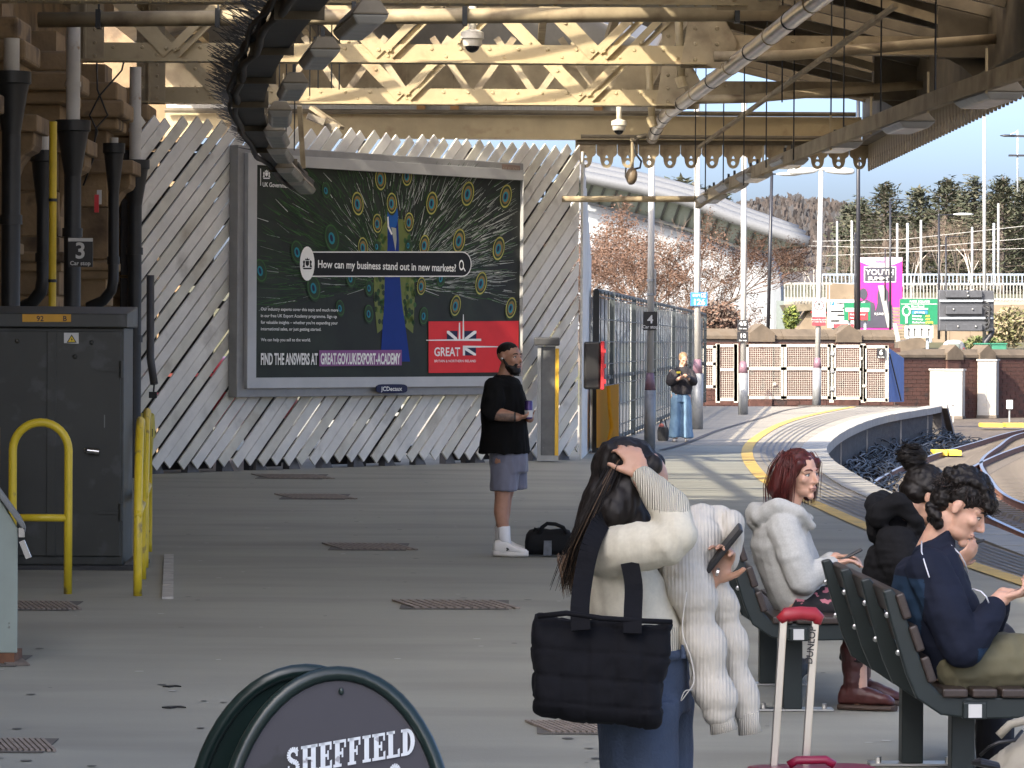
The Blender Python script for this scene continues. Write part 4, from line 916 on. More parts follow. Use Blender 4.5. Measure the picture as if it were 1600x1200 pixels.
# ---------------- dark mesh hoarding beyond the fence
M_MESH = mat('mesh_dark', (.045, .055, .058), .5, metal=.2); M_TARP = glass_mat('netting_grey', (.34, .365, .36), .42, .7); M_TARPY = translucent_mat('tarp_yellow', (.78, .46, .03), .7)
PA, PB = gp(936, 703), gp(1096, 645); PA = Vector((1.32, 56.0, 0)); PB = Vector((5.6, 103.0, 0))
nP = 6
for i in range(nP):
    t0, t1 = (i/nP)**1.35, ((i+1)/nP)**1.35
    p, q = PA.lerp(PB, t0), PA.lerp(PB, t1-.006); d = (q-p); L_ = d.length; dn = d.normalized(); H_ = 2.55
    r = empty('mesh_fence_panel', p, f'{["first","second","third","fourth","fifth","sixth"][i]} dark mesh hoarding panel counted from the slatted fence corner', 'fence panel', 'dark mesh hoarding')
    part('frame', M_MESH, r, lambda b: (b.bar(p, p+Vector((0, 0, H_)), .07, .07), b.bar(q, q+Vector((0, 0, H_)), .07, .07), b.bar(p+Vector((0, 0, H_)), q+Vector((0, 0, H_)), .06, .06), b.bar(p+Vector((0, 0, 1.15)), q+Vector((0, 0, 1.15)), .05, .06), b.bar(p+Vector((0, 0, .08)), q+Vector((0, 0, .08)), .05, .06)))
    nn = Vector((dn.y, -dn.x, 0)); sd = -nn*.06
    part('sheet', M_TARP, r, lambda b: b.hexa([p+sd+Vector((0, 0, .05)), q+sd+Vector((0, 0, .05)), q+sd*1.3+Vector((0, 0, .05)), p+sd*1.3+Vector((0, 0, .05))], [v+Vector((0, 0, H_-.1)) for v in (p+sd, q+sd, q+sd*1.3, p+sd*1.3)]))
    def wires(b):
        for z in np.arange(.3, H_, .36): b.tube(p+nn*.04+Vector((0, 0, z)), q+nn*.04+Vector((0, 0, z)), .012, n=4)
        for s_ in np.arange(.5, L_, .95): b.tube(p+nn*.04+dn*s_, p+nn*.04+dn*s_+Vector((0, 0, H_)), .012, n=4)
    part('mesh_wires', M_MESH, r, wires, kind='stuff')
r = empty('yellow_sheet', gp(948, 703), 'yellow plastic sheet hung low behind the first mesh panel', 'sheet')
part('sheet', M_TARPY, r, lambda b: b.hexa([at(932, 700, 55.2), at(966, 692, 57.5), at(967, 692, 57.6), at(932, 700, 55.3)], [at(932, 606, 55.2), at(966, 600, 57.5), at(967, 600, 57.6), at(932, 606, 55.3)]))
part('fold', M_TARPY, r, lambda b: b.pipe([at(951, 603, 55.5), at(953, 640, 55.5), at(956, 668, 55.6), at(950, 696, 55.5)], .03, 8))
tag(part('hoarding_post', MATS['iron_black'], None, lambda b: b.bar(gp(930, 707), gp(930, 707)+Vector((0, 0, 2.55)), .1, .1)), 'dark upright post at the near end of the mesh hoarding', 'post')
# ================================================================== platform furniture
M_GRN = mat('cabinet_dark', (.030, .032, .026), .5, var=.18, scale=2, spots=(.05, .053, .05), spot_scale=5, bump=.05, bscale=8); M_YP = mat('hoop_yellow', (.62, .46, .025), .38, var=.08, scale=6, spots=(.3, .22, .05), spot_scale=9, spot_lo=.62, spot_hi=.70)
# dark electrical cabinet
c0 = gp(192, 890); Yc = c0.y; xr = c0.x; wc = 1.45; H_ = at(192, 512, Yc).z; zt = at(192, 478, Yc).z
cab = empty('electrical_cabinet', (xr-wc/2, Yc+.3, 0), 'tall dark green-grey electrical cabinet numbered 92 B', 'cabinet')
part('body', M_GRN, cab, lambda b: b.cube((xr-wc, Yc, .03), (xr, Yc+.65, H_)), bevel=.01)
part('hood', M_GRN, cab, lambda b: b.hexa([(xr-wc-.03, Yc-.06, H_), (xr+.03, Yc-.06, H_), (xr+.03, Yc+.7, H_), (xr-wc-.03, Yc+.7, H_)], [(xr-wc-.03, Yc-.05, zt-.06), (xr+.03, Yc-.05, zt-.06), (xr+.03, Yc+.7, zt), (xr-wc-.03, Yc+.7, zt)]), bevel=.008)
xs_ = at(82, 700, Yc).x
part('door', M_GRN, cab, lambda b: b.cube((xs_+.02, Yc-.022, .1), (xr-.02, Yc, H_-.03)), bevel=.006); dr_ = cab.children[-1]
part('door', M_GRN, cab, lambda b: b.cube((xr-wc+.02, Yc-.022, .1), (xs_-.02, Yc, H_-.03)), bevel=.006)
part('meeting_strip', M_GRN, cab, lambda b: b.cube((xs_-.04, Yc-.034, .1), (xs_+.03, Yc-.023, H_-.03)), bevel=.004)
for z in (.42, 1.5): part('hinge', M_GRN, dr_, lambda b: (b.cube((xr-.2, Yc-.036, z), (xr-.03, Yc-.023, z+.03)), b.tube((xr-.015, Yc-.03, z-.05), (xr-.015, Yc-.03, z+.08), .018, n=8)))
for px, py in ((27, 533), (143, 535), (117, 557)): part('bolt_head', M_GRN, cab, lambda b: b.ell(at(px, py, Yc-.024), .018))
part('number_plate', mat('plate_amber', (.52, .27, .015), .5, var=.1), cab, lambda b: b.prism([at(35, 491, Yc-.06), at(35, 503, Yc-.06), at(111, 503, Yc-.06), at(111, 491, Yc-.06)], (0, -.006, 0))); pl_ = cab.children[-1]
text('92', .055, M_SGNB, pl_, at(57, 501.5, Yc-.068), (1, 0, 0), (0, 0, 1), off=.001); text('B', .055, M_SGNB, pl_, at(98, 501.5, Yc-.068), (1, 0, 0), (0, 0, 1), off=.001)
part('warning_label', MATS['sign_white'], cab, lambda b: b.prism([at(100, 520, Yc-.026), at(100, 536, Yc-.026), at(123, 537, Yc-.026), at(123, 520, Yc-.026)], (0, -.002, 0))); wl_ = cab.children[-1]
part('warning_triangle', M_SGNB, wl_, lambda b: b.poly([at(104, 535.5, Yc-.031), at(120, 535.5, Yc-.031), at(112, 522.5, Yc-.031)]))
part('warning_face', mat('warn_yellow', (.7, .5, .02), .5), wl_, lambda b: b.poly([at(106.3, 534.3, Yc-.0325), at(117.7, 534.3, Yc-.0325), at(112, 525, Yc-.0325)]))
part('flash_mark', M_SGNB, wl_, lambda b: b.poly([at(112.5, 527.5, Yc-.034), at(110.5, 531, Yc-.034), at(112, 531, Yc-.034), at(111.4, 533.6, Yc-.034), at(114, 530, Yc-.034), at(112.6, 530, Yc-.034)]))
part('padlock', mat('lock_steel', (.7, .7, .68), .2, metal=1, var=.05), cab, lambda b: (b.tube(at(137, 704, Yc-.06), at(155, 706, Yc-.06), .026, n=12), b.pipe([at(138, 701, Yc-.05), at(132, 701, Yc-.05), at(132, 706, Yc-.05), at(138, 707, Yc-.05)], .006, 6)), sharp=40)
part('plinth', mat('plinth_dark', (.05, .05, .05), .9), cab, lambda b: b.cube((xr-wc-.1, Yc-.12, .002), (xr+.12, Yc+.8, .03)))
part('scratch_mark', mat('scratch', (.16, .17, .165), .6), cab, lambda b: b.cube((at(163, 660, Yc).x, Yc-.0235, at(163, 668, Yc).z), (at(163, 660, Yc).x+.008, Yc-.0222, at(163, 648, Yc).z)))
tag(part('rag', mat('rag_grey', (.12, .12, .12), .9), None, lambda b: b.loft([(gp(206, 888)+Vector((-.06, 0, .02)), Vector((0, .04, 0)), Vector((0, 0, .02))), (gp(206, 888)+Vector((0, 0, .06)), Vector((0, .06, .02)), Vector((.03, 0, .05))), (gp(206, 888)+Vector((.09, -.03, .02)), Vector((0, .03, 0)), Vector((0, 0, .015)))], 9)), 'small crumpled grey rag at the cabinet corner', 'rag')
# yellow hoop barriers
def hoop(p, q, H_, label, bar_z=None, rr=.03):
    p, q = Vector(p), Vector(q); d = (q-p); w = d.length; dn = d.normalized(); m = (p+q)/2; rad = w/2
    r = empty('hoop_barrier', m, label, 'barrier', 'yellow hoop barriers')
    pts = [p, p+Vector((0, 0, (H_-rad)*.5))]+[m-dn*rad*math.cos(a)+Vector((0, 0, H_-rad+rad*math.sin(a))) for a in np.linspace(0, math.pi, 17)]+[q+Vector((0, 0, (H_-rad)*.5)), q]
    part('hoop', M_YP, r, lambda b: b.pipe(pts, rr, 14), smooth=True)
    if bar_z: part('cross_bar', M_YP, r, lambda b: b.tube(p+Vector((0, 0, bar_z)), q+Vector((0, 0, bar_z)), rr*.9, n=12), smooth=True)
a = gp(106, 928); H1 = at(60, 660, a.y).z; q = at(19, 928, a.y); q.z = 0
hoop(a, q, H1, 'yellow hoop barrier with a cross bar in front of the dark cabinet', at(60, 809, a.y).z, .029)
hoop(gp(215, 931), gp(222, 905), H1, 'nearer yellow hoop barrier seen edge-on right of the cabinet', .55); hoop(gp(226, 887), gp(232, 862), H1, 'farther yellow hoop barrier seen edge-on right of the cabinet', .55)
# yellow grit bin against the wall
gb = gp(216, 744); gw = 46*gb.y/FPX
r = empty('grit_bin', gb, 'yellow plastic grit bin behind the hoops', 'bin')
M_GB = mat('bin_yellow', (.52, .42, .02), .5, var=.1)
part('tub', M_GB, r, lambda b: b.hexa([gb+Vector((-gw*.48, -.2, .02)), gb+Vector((gw*.36, -.2, .02)), gb+Vector((gw*.36, .3, .02)), gb+Vector((-gw*.48, .3, .02))], [gb+Vector((-gw*.5, -.24, .5)), gb+Vector((gw*.44, -.24, .5)), gb+Vector((gw*.44, .34, .5)), gb+Vector((-gw*.5, .34, .5))]), bevel=.03)
part('lid', M_GB, r, lambda b: b.hexa([gb+Vector((-gw*.53, -.28, .47)), gb+Vector((gw*.5, -.28, .47)), gb+Vector((gw*.5, .36, .47)), gb+Vector((-gw*.53, .36, .47))], [gb+Vector((-gw*.5, -.2, .72)), gb+Vector((gw*.45, -.2, .72)), gb+Vector((gw*.45, .36, .80)), gb+Vector((-gw*.5, .36, .80))]), bevel=.03)
part('latch', M_SGNB, r, lambda b: b.box(gb+Vector((gw*.5, -.27, .56)), (.04, .03, .1)))
# pale green sloping locker at the left edge
g0 = gp(27, 1038); Yg = g0.y; M_PG = mat('locker_green', (.27, .315, .27), .5, var=.06, spots=(.10, .09, .07), spot_scale=7, spot_lo=.69, spot_hi=.72); M_LID = mat('locker_lid', (.17, .175, .165), .6, var=.2, scale=4, spots=(.09, .085, .075), spot_scale=5)
r = empty('storage_locker', (g0.x-.3, Yg+.2, 0), 'pale green sloping storage locker with grey lid at the left edge', 'locker')
zf = at(27, 826, Yg).z; zr = at(0, 740, Yg).z
part('body', M_PG, r, lambda b: b.prism([(g0.x, Yg, .06), (g0.x, Yg, zf), (g0.x-.17, Yg, zr-.02), (g0.x-.9, Yg, zr+.1), (g0.x-.9, Yg, .06)], (-.15, .9, 0)), bevel=.006)
part('lid', M_LID, r, lambda b: b.prism([(g0.x+.045, Yg-.04, zf-.02), (g0.x+.05, Yg-.04, zf+.015), (g0.x-.17, Yg-.04, zr+.02), (g0.x-.9, Yg-.04, zr+.14), (g0.x-.9, Yg-.04, zr+.105), (g0.x-.18, Yg-.04, zr-.015)], (-.16, .98, 0)), bevel=.005)
part('base_rail', mat('locker_rust', (.16, .075, .04), .9, var=.4, scale=9), r, lambda b: b.cube((g0.x-.9, Yg-.006, .0), (g0.x-.015, Yg+.3, .06)))
part('padlock', MATS['lock_steel'], r, lambda b: (b.box(at(34, 832, Yg-.03), (.03, .02, .05)), b.bar(at(34, 845, Yg-.03), at(45, 872, Yg-.03), .018, .03)))
p = gp(2, 905); tag(part('orange_post', mat('post_orange', (.70, .22, .03), .5), None, lambda b: b.tube((p.x-.06, p.y, 0), (p.x-.06, p.y, at(0, 668, p.y).z), .045, n=12, ), smooth=True), 'orange post just showing at the far left edge', 'post')
# ---------------------------------------------------------------- lamp columns on the platform
M_LW = mat('column_white', (.44, .43, .40), .4, var=.04); M_LG = mat('column_grey', (.25, .26, .265), .45, metal=.2, var=.1, spots=(.18, .18, .19), spot_scale=4); M_LP = mat('column_purple', (.19, .11, .14), .45)
def column(px, py, pxt, label, wpx, ysl, ytop=None, rig=None):
    p = gp(px, py); Y = p.y; s_ = Y/FPX; zs = at(px, ysl, Y).z; top = at(pxt, 150, Y)
    if ytop: top = at(pxt, ytop, Y)
    r = empty('lamp_column', p, label, 'lamp post', 'white lamp columns along the platform')
    part('sleeve', M_LG, r, lambda b: b.tube(p, p+Vector((0, 0, zs-.12)), wpx*1.62*s_/2, n=18), smooth=True)
    ax = (top-p).normalized()
    a0 = p+ax*(zs-.12)
    part('collar', M_LP, r, lambda b: b.pipe([a0, a0+ax*.28], [wpx*1.62*s_/2, wpx*1.05*s_/2], 18), smooth=True)
    part('shaft', M_LW, r, lambda b: b.tube(a0+ax*.28, top, wpx*s_/2, wpx*.85*s_/2, 16), smooth=True)
    return r, p, top
r1, p1, t1 = column(1015, 702, 1019, 'white lamp column nearest the fence with the number 4 plate', 11, 598)
r2, p2, t2 = column(1090, 671, 1089, 'white lamp column with the blue 126 plate', 10.5, 574)
r3, p3, t3 = column(1161, 648, 1163, 'white lamp column with black 4/5 and 10 plates', 9.5, 575)
r4, p4, t4 = column(1276, 633, 1283, 'white lamp column with twin lamp heads and a red warning plate', 8.5, 568, 262)
for rr, pp, tt in ((r1, p1, t1), (r2, p2, t2), (r3, p3, t3)):
    part('lamp_head', M_LG, rr, lambda b: (b.bar(tt, tt+Vector((0, -.6, .02)), .2, .09)), bevel=.02)
M_HEAD = mat('head_pale', (.45, .47, .46), .35)
for s_ in (-1, 1):
    a = at(1283+s_*5, 266, p4.y); c = at(1283+s_*52, 268, p4.y)
    part('lamp_head', M_HEAD, r4, lambda b: b.loft([(a.lerp(c, t), Vector((0, .14*w, 0)), Vector((0, 0, .10*w))) for t, w in ((0, .25), (.12, .7), (.35, .95), (.7, 1), (.92, .8), (1, .4))], 12, 2.6), smooth=True)
part('head_bracket', M_LW, r4, lambda b: b.bar(at(1274, 264, p4.y-.05), at(1294, 264, p4.y-.05), .06, .06))
for py in (523, 545): part('strap', M_LG, r1, lambda b: b.tube(at(1017, py-85, p1.y)-Vector((0, 0, .02)), at(1017, py-85, p1.y)+Vector((0, 0, .02)), .068, n=16))
part('cable_cover', M_LG, r1, lambda b: b.bar(at(1024, 420, p1.y-.05), at(1024, 462, p1.y-.05), .03, .03))
stop_sign(1005, 1027, 487, 516, p1.y-.1, [('4', .62, -.12, 1.0), ('Car stop', .24, -.4, 1.0)], 'black plate with a white 4 on the nearest lamp column', M_SGNB)
M_SGBL = mat('sign_blue', (.03, .17, .48), .45)
stop_sign(1079, 1105, 457, 478, p2.y-.1, [('126', .62, -.42, 1.0), ('D2711-B', .26, .2, 1.0)], 'blue plate reading 126 on the second lamp column', M_SGBL)
for x0, y0, x1, y1 in ((1096, 459, 1103, 459), (1096, 464, 1103, 464), (1096, 459, 1096, 464)): part('mark_line', MATS['sign_white'], bpy.data.objects['stop_sign.002'], lambda b: b.bar(at(x0, y0, p2.y-.13), at(x1, y1, p2.y-.13), .012, .012))
stop_sign(1152, 1169, 500, 517, p3.y-.1, [('4/5', .55, .0, 1.0), ('Car stop', .2, -.34, 1.0)], 'black plate reading 4/5, upper of two on the third column', M_SGNB)
stop_sign(1152, 1169, 518, 535, p3.y-.1, [('10', .58, -.08, 1.0), ('Car stop', .2, -.38, 1.0)], 'black plate reading 10, lower of two on the third column', M_SGNB)
c = at(1279.5, 481, p4.y-.12); w = 21*p4.y/FPX; h = 28*p4.y/FPX
r = empty('warning_plate', c, 'white plate with red prohibition ring on the fourth lamp column', 'sign')
part('plate', MATS['sign_white'], r, lambda b: b.box(c, (w, .03, h)))
part('prohibition_ring', MATS['sign_red'], r, lambda b: (b.ring(c+Vector((0, -.02, .07)), Vector((w*.38, 0, 0)), Vector((0, 0, w*.38)), .8)))
part('figure_mark', M_SGNB, r, lambda b: b.poly([c+Vector((x*w, -.019, .07+z*w)) for x, z in ((-.06, -.25), (.05, -.25), (.04, 0), (.1, .05), (.03, .24), (-.04, .24), (-.08, .04), (-.03, 0))]))
text('Passengers must\nnot pass', .07, MATS['sign_red'], r, c+Vector((0, -.02, -h*.3)), (1, 0, 0), (0, 0, 1), align='CENTER')
c2 = at(1279.5, 502, p4.y-.12)
part('red_plate', MATS['sign_red'], r, lambda b: b.box(c2, (w, .03, 14*p4.y/FPX)))
text('beyond this point\nor cross the line', .06, MATS['sign_white'], r, c2+Vector((0, -.02, .03)), (1, 0, 0), (0, 0, 1), align='CENTER')
# ---------------------------------------------------------------- white mesh gates at the platform end
M_GATE = mat('gate_white', (.38, .36, .31), .45, var=.05)
Yq = 105.5
gt = empty('mesh_gates', at(1240, 628, Yq), 'white framed square mesh gates across the platform end', 'gate')
def gbar(b, x0, y0, x1, y1, w): b.bar(at(x0, y0, Yq), at(x1, y1, Yq), .06, w, up=(0, 0, 1) if abs(x1-x0) > abs(y1-y0) else (1, 0, 0))
for x0, x1, y0, y1 in ((1096, 1118, 540, 607), (1121, 1151, 538, 627), (1166, 1224, 538, 624), (1225, 1297, 538, 624), (1302, 1347, 539, 625), (1350, 1387, 540, 628)):
    lf = MB()
    for (a_, b1, c_, d_) in ((x0, y0+2, x1, y0+2), (x0, (y0+y1)/2-5, x1, (y0+y1)/2-5), (x0, y1-3, x1, y1-3)): gbar(lf, a_, b1, c_, d_, .09)
    for xx in (x0+1.5, x1-1.5): gbar(lf, xx, y0, xx, y1, .10)
    lo = lf.build('gate_leaf', M_GATE, gt)
    def mesh(b):
        for xx in np.arange(x0+4, x1-3, 3.4): b.bar(at(xx, y0+2, Yq+.03), at(xx, y1-3, Yq+.03), .010, .010, up=(1, 0, 0))
        for yy in np.arange(y0+4, y1-3, 3.4): b.bar(at(x0, yy, Yq+.03), at(x1, yy, Yq+.03), .010, .010)
    part('mesh_infill', M_GATE, lo, mesh, kind='stuff')
for xx in (1121.5, 1150, 1299, 1348.5): part('gate_post', M_GATE, gt, lambda b: gbar(b, xx, 537, xx, 629, .13))
for yy in (552, 579, 607): part('hinge', M_LG, gt, lambda b: b.box(at(1300, yy, Yq-.06), (.1, .06, .12)))
for px, py in ((1188, 540), (1262, 540), (1210, 600), (1345, 560), (1350, 603)): part('mesh_clip', M_GATE, gt, lambda b: b.box(at(px, py, Yq-.05), (.1, .03, .08)))
stop_sign(1370, 1383, 544, 560, Yq-.12, [('6', .72, -.15, 1.0), ('Car stop', .18, -.42, 1.0)], 'small black plate with a white 6 on the mesh gates', M_SGNB)
bp_ = empty('blue_panel', at(1400, 628, 106), 'blue sheet panel at the right end of the mesh gates', 'panel')
part('sheet', mat('panel_blue', (.05, .14, .42), .5, var=.15), bp_, lambda b: b.hexa([at(1388, 628, 105.6), at(1412, 628, 109), at(1412.5, 628, 109.1), at(1388, 628, 105.7)], [at(1388, 543, 105.6), at(1412, 560, 109), at(1412.5, 560, 109.1), at(1388, 543, 105.7)]))
part('stay', M_SGNB, bp_, lambda b: b.bar(at(1390, 552, 105.5), at(1408, 626, 107.8), .03, .05))
# ---------------------------------------------------------------- brick walls with stone copings
M_BRK = mat('brick_red', (.065, .028, .021), .85, var=.35, scale=5, bump=.3, bscale=20, spots=(.032, .02, .018), spot_scale=3, spot_lo=.55, spot_hi=.65); M_CST = mat('wall_coping', (.10, .078, .055), .9, var=.3, scale=2, spots=(.1, .075, .05), spot_scale=2); M_MORT = mat('mortar', (.08, .062, .052), .95)
def brick_wall(px0, px1, pyt, Y0, Y1, z0, label, caps, nb=True):
    a, c = at(px0, pyt, Y0), at(px1, pyt, Y1); d = c-a; d.z = 0; dn = d.normalized(); L_ = d.length; n_ = Vector((dn.y, -dn.x, 0)); zt = a.z; zc = zt-.32; zt2 = c.z; 
    r = empty('brick_wall', (a+c)/2*Vector((1, 1, 0)).x if False else Vector(((a.x+c.x)/2, (a.y+c.y)/2, z0)), label, 'wall')
    P = lambda s_, z, o: Vector((a.x, a.y, 0))+dn*s_+n_*o+Vector((0, 0, z))
    part('core', M_MORT, r, lambda b: b.hexa([P(0, z0, 0), P(L_, z0, 0), P(L_, z0, -.35), P(0, z0, -.35)], [P(0, zc, 0), P(L_, zc, 0), P(L_, zc, -.35), P(0, zc, -.35)]))
    z = z0; j = 0; brick = MB().box((0, 0, 0), (.425, .03, .135)).mesh('brick', M_BRK); ang = math.atan2(dn.y, dn.x)
    nmax = 300; k = 0; rest = MB()
    while z < zc-.1:
        s_ = .22 if j % 2 else .0
        while s_ < L_-.2:
            pos = P(s_+.22, z+.075, .008)
            if k < nmax and z > zc-1.2:
                o = link('brick', brick, r); o.location = pos-r.location; o.rotation_euler = (0, 0, ang); k += 1
            else: rest.box(pos, (.425, .03, .135), Matrix.Rotation(ang, 3, 'Z'))
            s_ += .45
        z += .15; j += 1
    if rest.v: rest.build('brick_courses', M_BRK, r, kind='stuff')
    s_ = 0.0
    while s_ < L_-.05:
        e = min(s_+1.5, L_)-.012
        part('coping_slab', M_CST, r, lambda b: (b.prism([P(s_, zc, .09), P(s_, zc+.1, .09), P(s_, zt, -.175), P(s_, zc+.1, -.44), P(s_, zc, -.44)], dn*(e-s_)))); s_ += 1.5
    for px in caps:
        q = at(px, pyt, (Y0+Y1)/2); t = (q-a).dot(dn)
        cp = part('pier_cap', M_CST, r, lambda b: b.prism([P(t-.42, zc-.08, .16), P(t+.42, zc-.08, .16), P(t+.42, zc+.18, .16), P(t, zt+.16, .16), P(t-.42, zc+.18, .16)], n_*-.7))
        part('pier_shaft', M_BRK, r, lambda b: b.hexa([P(t-.36, z0, .1), P(t+.36, z0, .1), P(t+.36, z0, -.5), P(t-.36, z0, -.5)], [P(t-.36, zc-.08, .1), P(t+.36, zc-.08, .1), P(t+.36, zc-.08, -.5), P(t-.36, zc-.08, -.5)]))
brick_wall(1080, 1398, 513, 109, 111, -1.1, 'dark red brick wall with stone coping behind the mesh gates', (1182, 1335))
brick_wall(1398, 1640, 545, 131, 136, -1.1, 'lower brick wall with stone coping behind the pale trackside cabinets', (1463, 1553))
tag(part('coping_block', M_CST, None, lambda b: b.prism([at(1404, 549, 116), at(1446, 544, 116), at(1446, 534, 116), at(1438, 527, 116), at(1420, 530, 116), at(1404, 535, 116)], (0, 1.2, 0))), 'stone block standing on the stepped end of the brick wall', 'stone')
# pale trackside cabinets
M_CABW = mat('cabinet_pale', (.28, .27, .25), .5, var=.06, spots=(.3, .28, .24), spot_scale=4)
def tcab(px0, px1, py0, py1, label, Y=None, d=.6, ang=-.3):
    p = gp((px0+px1)/2, py1, -1.05); Y = p.y; w = (px1-px0)*Y/FPX*.80; h = (py1-py0)*Y/FPX
    r = empty('trackside_cabinet', p, label, 'cabinet', 'pale trackside cabinets', rz=ang)
    part('body', M_CABW, r, lambda b: b.cube((-w/2, -d/2, .1), (w/2, d/2, h-.05)), local=True, bevel=.01)
    part('roof', M_CABW, r, lambda b: b.cube((-w/2-.04, -d/2-.05, h-.05), (w/2+.04, d/2+.05, h+.02)), local=True, bevel=.01)
    part('door', M_CABW, r, lambda b: b.cube((-w/2+.03, -d/2-.02, .2), (-.01, -d/2, h-.1)), local=True); part('door', M_CABW, r, lambda b: b.cube((.01, -d/2-.02, .2), (w/2-.03, -d/2, h-.1)), local=True)
    part('handle', M_LG, r, lambda b: b.cube((.04, -d/2-.045, h*.5), (.07, -d/2-.02, h*.62)), local=True)
    part('plinth', MATS['sleeper_conc'], r, lambda b: b.cube((-w/2-.02, -d/2-.02, 0), (w/2+.02, d/2+.02, .1)), local=True)
tcab(1448, 1512, 577, 654, 'wide pale trackside cabinet nearest the platform ramp'); tcab(1470, 1510, 560, 645, 'tall pale cabinet behind the wide one'); tcab(1525, 1562, 562, 653, 'tall narrow pale cabinet in the middle of the row'); tcab(1561, 1588, 566, 648, 'narrow greyish pale cabinet right of the middle'); tcab(1586, 1620, 566, 645, 'pale cabinet cut by the right edge')
for (px, py, lab) in ((1489, 625, 'small grey relay box on a stake by the wide cabinet'), (1577, 632, 'small white junction box on a stake between the cabinets')):
    p = gp(px, 660, -1.05); z = at(px, py, p.y).z
    r = empty('relay_box', p, lab, 'box'); part('stake', M_LG, r, lambda b: b.bar(p, (p.x, p.y, z), .05, .05)); part('case', M_HEAD, r, lambda b: b.box((p.x, p.y-.05, z), (.22, .12, .32)), bevel=.01)
# ---------------------------------------------------------------- benches
M_BSTEEL = mat('bench_steel', (.012, .019, .019), .42, metal=.1, var=.12, scale=4); M_BWOOD = mat('bench_slat', (.035, .024, .019), .45, var=.25, scale=6, stretch=(8, 1, 8)); M_ZINC = mat('zinc_plate', (.62, .62, .6), .3, metal=.9)
def bench(X, Y, Lb, label, n=4, rz=0.0):
    """bench facing +X, running along +Y from local 0 to Lb"""
    r = empty('platform_bench', (X, Y, 0), label, 'bench', 'dark steel benches', rz=rz)
    part('beam', M_BSTEEL, r, lambda b: b.cube((.0, .0, .355), (.09, Lb, .42)), local=True, bevel=.006)
    for i in range(n):
        y = .035+(Lb-.07)*i/(n-1)
        prof = [(-.30, .83), (-.265, .84), (-.235, .80), (-.165, .60), (-.12, .49), (-.08, .445), (0, .435), (.32, .435), (.36, .42), (.36, .385), (.28, .36), (.05, .355), (-.08, .37), (-.17, .43), (-.21, .52), (-.265, .70)]
        part('bracket', M_BSTEEL, r, lambda b: b.prism([(x, y-.022, z) for x, z in prof], (0, .044, 0)), local=True, bevel=.007)
        for z, x in ((.74, -.268), (.60, -.225)): part('bolt', M_ZINC, bpy.data.objects[r.children[-1].name] if False else [c for c in r.children if c.name.startswith('bracket')][-1], lambda b: b.ell((x-.012, y, z), .012, nu=8, nv=5), local=True)
    for k, (x, z) in enumerate(((-.225, .775), (-.175, .655), (-.13, .54))):
        rot = Matrix.Rotation(-.33, 3, 'Y')
        part('back_slat', M_BWOOD, r, lambda b: b.box((x, Lb/2, z), (.034, Lb+.02, .10), rot), local=True, bevel=.008)
    for x in (-.03, .08, .19, .30): part('seat_slat', M_BWOOD, r, lambda b: b.box((x, Lb/2, .453), (.095, Lb+.02, .034)), local=True, bevel=.008)
    for y in (.30, Lb-.30):
        lg = part('leg', M_BSTEEL, r, lambda b: b.cube((-.0, y-.045, .012), (.09, y+.045, .356)), local=True, bevel=.005)
        part('foot_plate', M_ZINC, lg, lambda b: b.cube((-.13, y-.06, .004), (.24, y+.06, .012)), local=True)
        for x in (-.09, .2): part('anchor_bolt', M_ZINC, lg, lambda b: b.tube((x, y, .012), (x, y, .035), .012, n=6), local=True)
    part('asset_label', MATS['sign_white'], r, lambda b: b.cube((.02, -.004, .362), (.07, -.001, .412)), local=True)
    return r
bench(1.68, 13.15, 1.85, 'near dark steel bench with two seated passengers', 4, .04)
bench(1.30, 16.55, 1.85, 'far dark steel bench carrying the red-haired passenger', 4, .02)
# ---------------------------------------------------------------- A-board sign
M_AB = mat('aboard_green', (.010, .022, .020), .28, var=.2); M_ABF = mat('aboard_face', (.024, .022, .030), .5, var=.22, scale=3, spots=(.008, .008, .009), spot_scale=7, spot_lo=.62, spot_hi=.66)
Ya = 7.6
ab = empty('pavement_sign', (at(515, 1200, Ya).x, Ya, 0), 'dark green A-board sign with arched top lettered in white', 'sign')
AX = Vector((math.cos(R(8)), math.sin(R(8)), 0)); lean = R(9)
def aframe(cx, topz, half, Yb, leanv, w, name, flip=1):
    up = Vector((0, leanv, 1)).normalized(); base = Vector((cx, Yb, topz))
    pts = []
    for a in np.linspace(-1.35, 1.35, 25): pts.append(base+AX*half*math.sin(a)*1.0+up*(-half*1.55*(1-math.cos(a))))
    low = [pts[0]-up*.35, ]; 
    return up, [pts[0]-up*.32]+pts+[pts[-1]-up*.32]
zt_ = at(520, 1052, Ya).z; cxa = at(528, 1052, Ya).x
up, fr_ = aframe(cxa, zt_, .245, Ya, .16, 0, 'f')
part('front_frame', M_AB, ab, lambda b: b.pipe(fr_, .016, 10), smooth=True)
nrm = AX.cross(up).normalized(); nrm = nrm if nrm.y < 0 else -nrm
part('front_panel', M_ABF, ab, lambda b: b.prism([p-up*.012*0+ (Vector((cxa, Ya, zt_-.3))-p)*.045 for p in fr_], nrm*-.01)); fpn = ab.children[-1]
part('panel_back', M_AB, ab, lambda b: b.prism([p-nrm*.013+(Vector((cxa, Ya, zt_-.3))-p)*.02 for p in fr_], nrm*-.012))
up2, bk_ = aframe(cxa-.075, zt_-.004, .255, Ya+.10, -.16, 0, 'b')
part('back_frame', M_AB, ab, lambda b: b.pipe(bk_, .016, 10), smooth=True)
part('back_panel', M_AB, ab, lambda b: b.prism([p+(Vector((cxa-.07, Ya+.1, zt_-.35))-p)*.03 for p in bk_], nrm*-.01))
part('hinge_pin', mat('pin_brass', (.2, .12, .06), .4, metal=.8), ab, lambda b: b.ell(at(443, 1107, Ya-.0), .009))
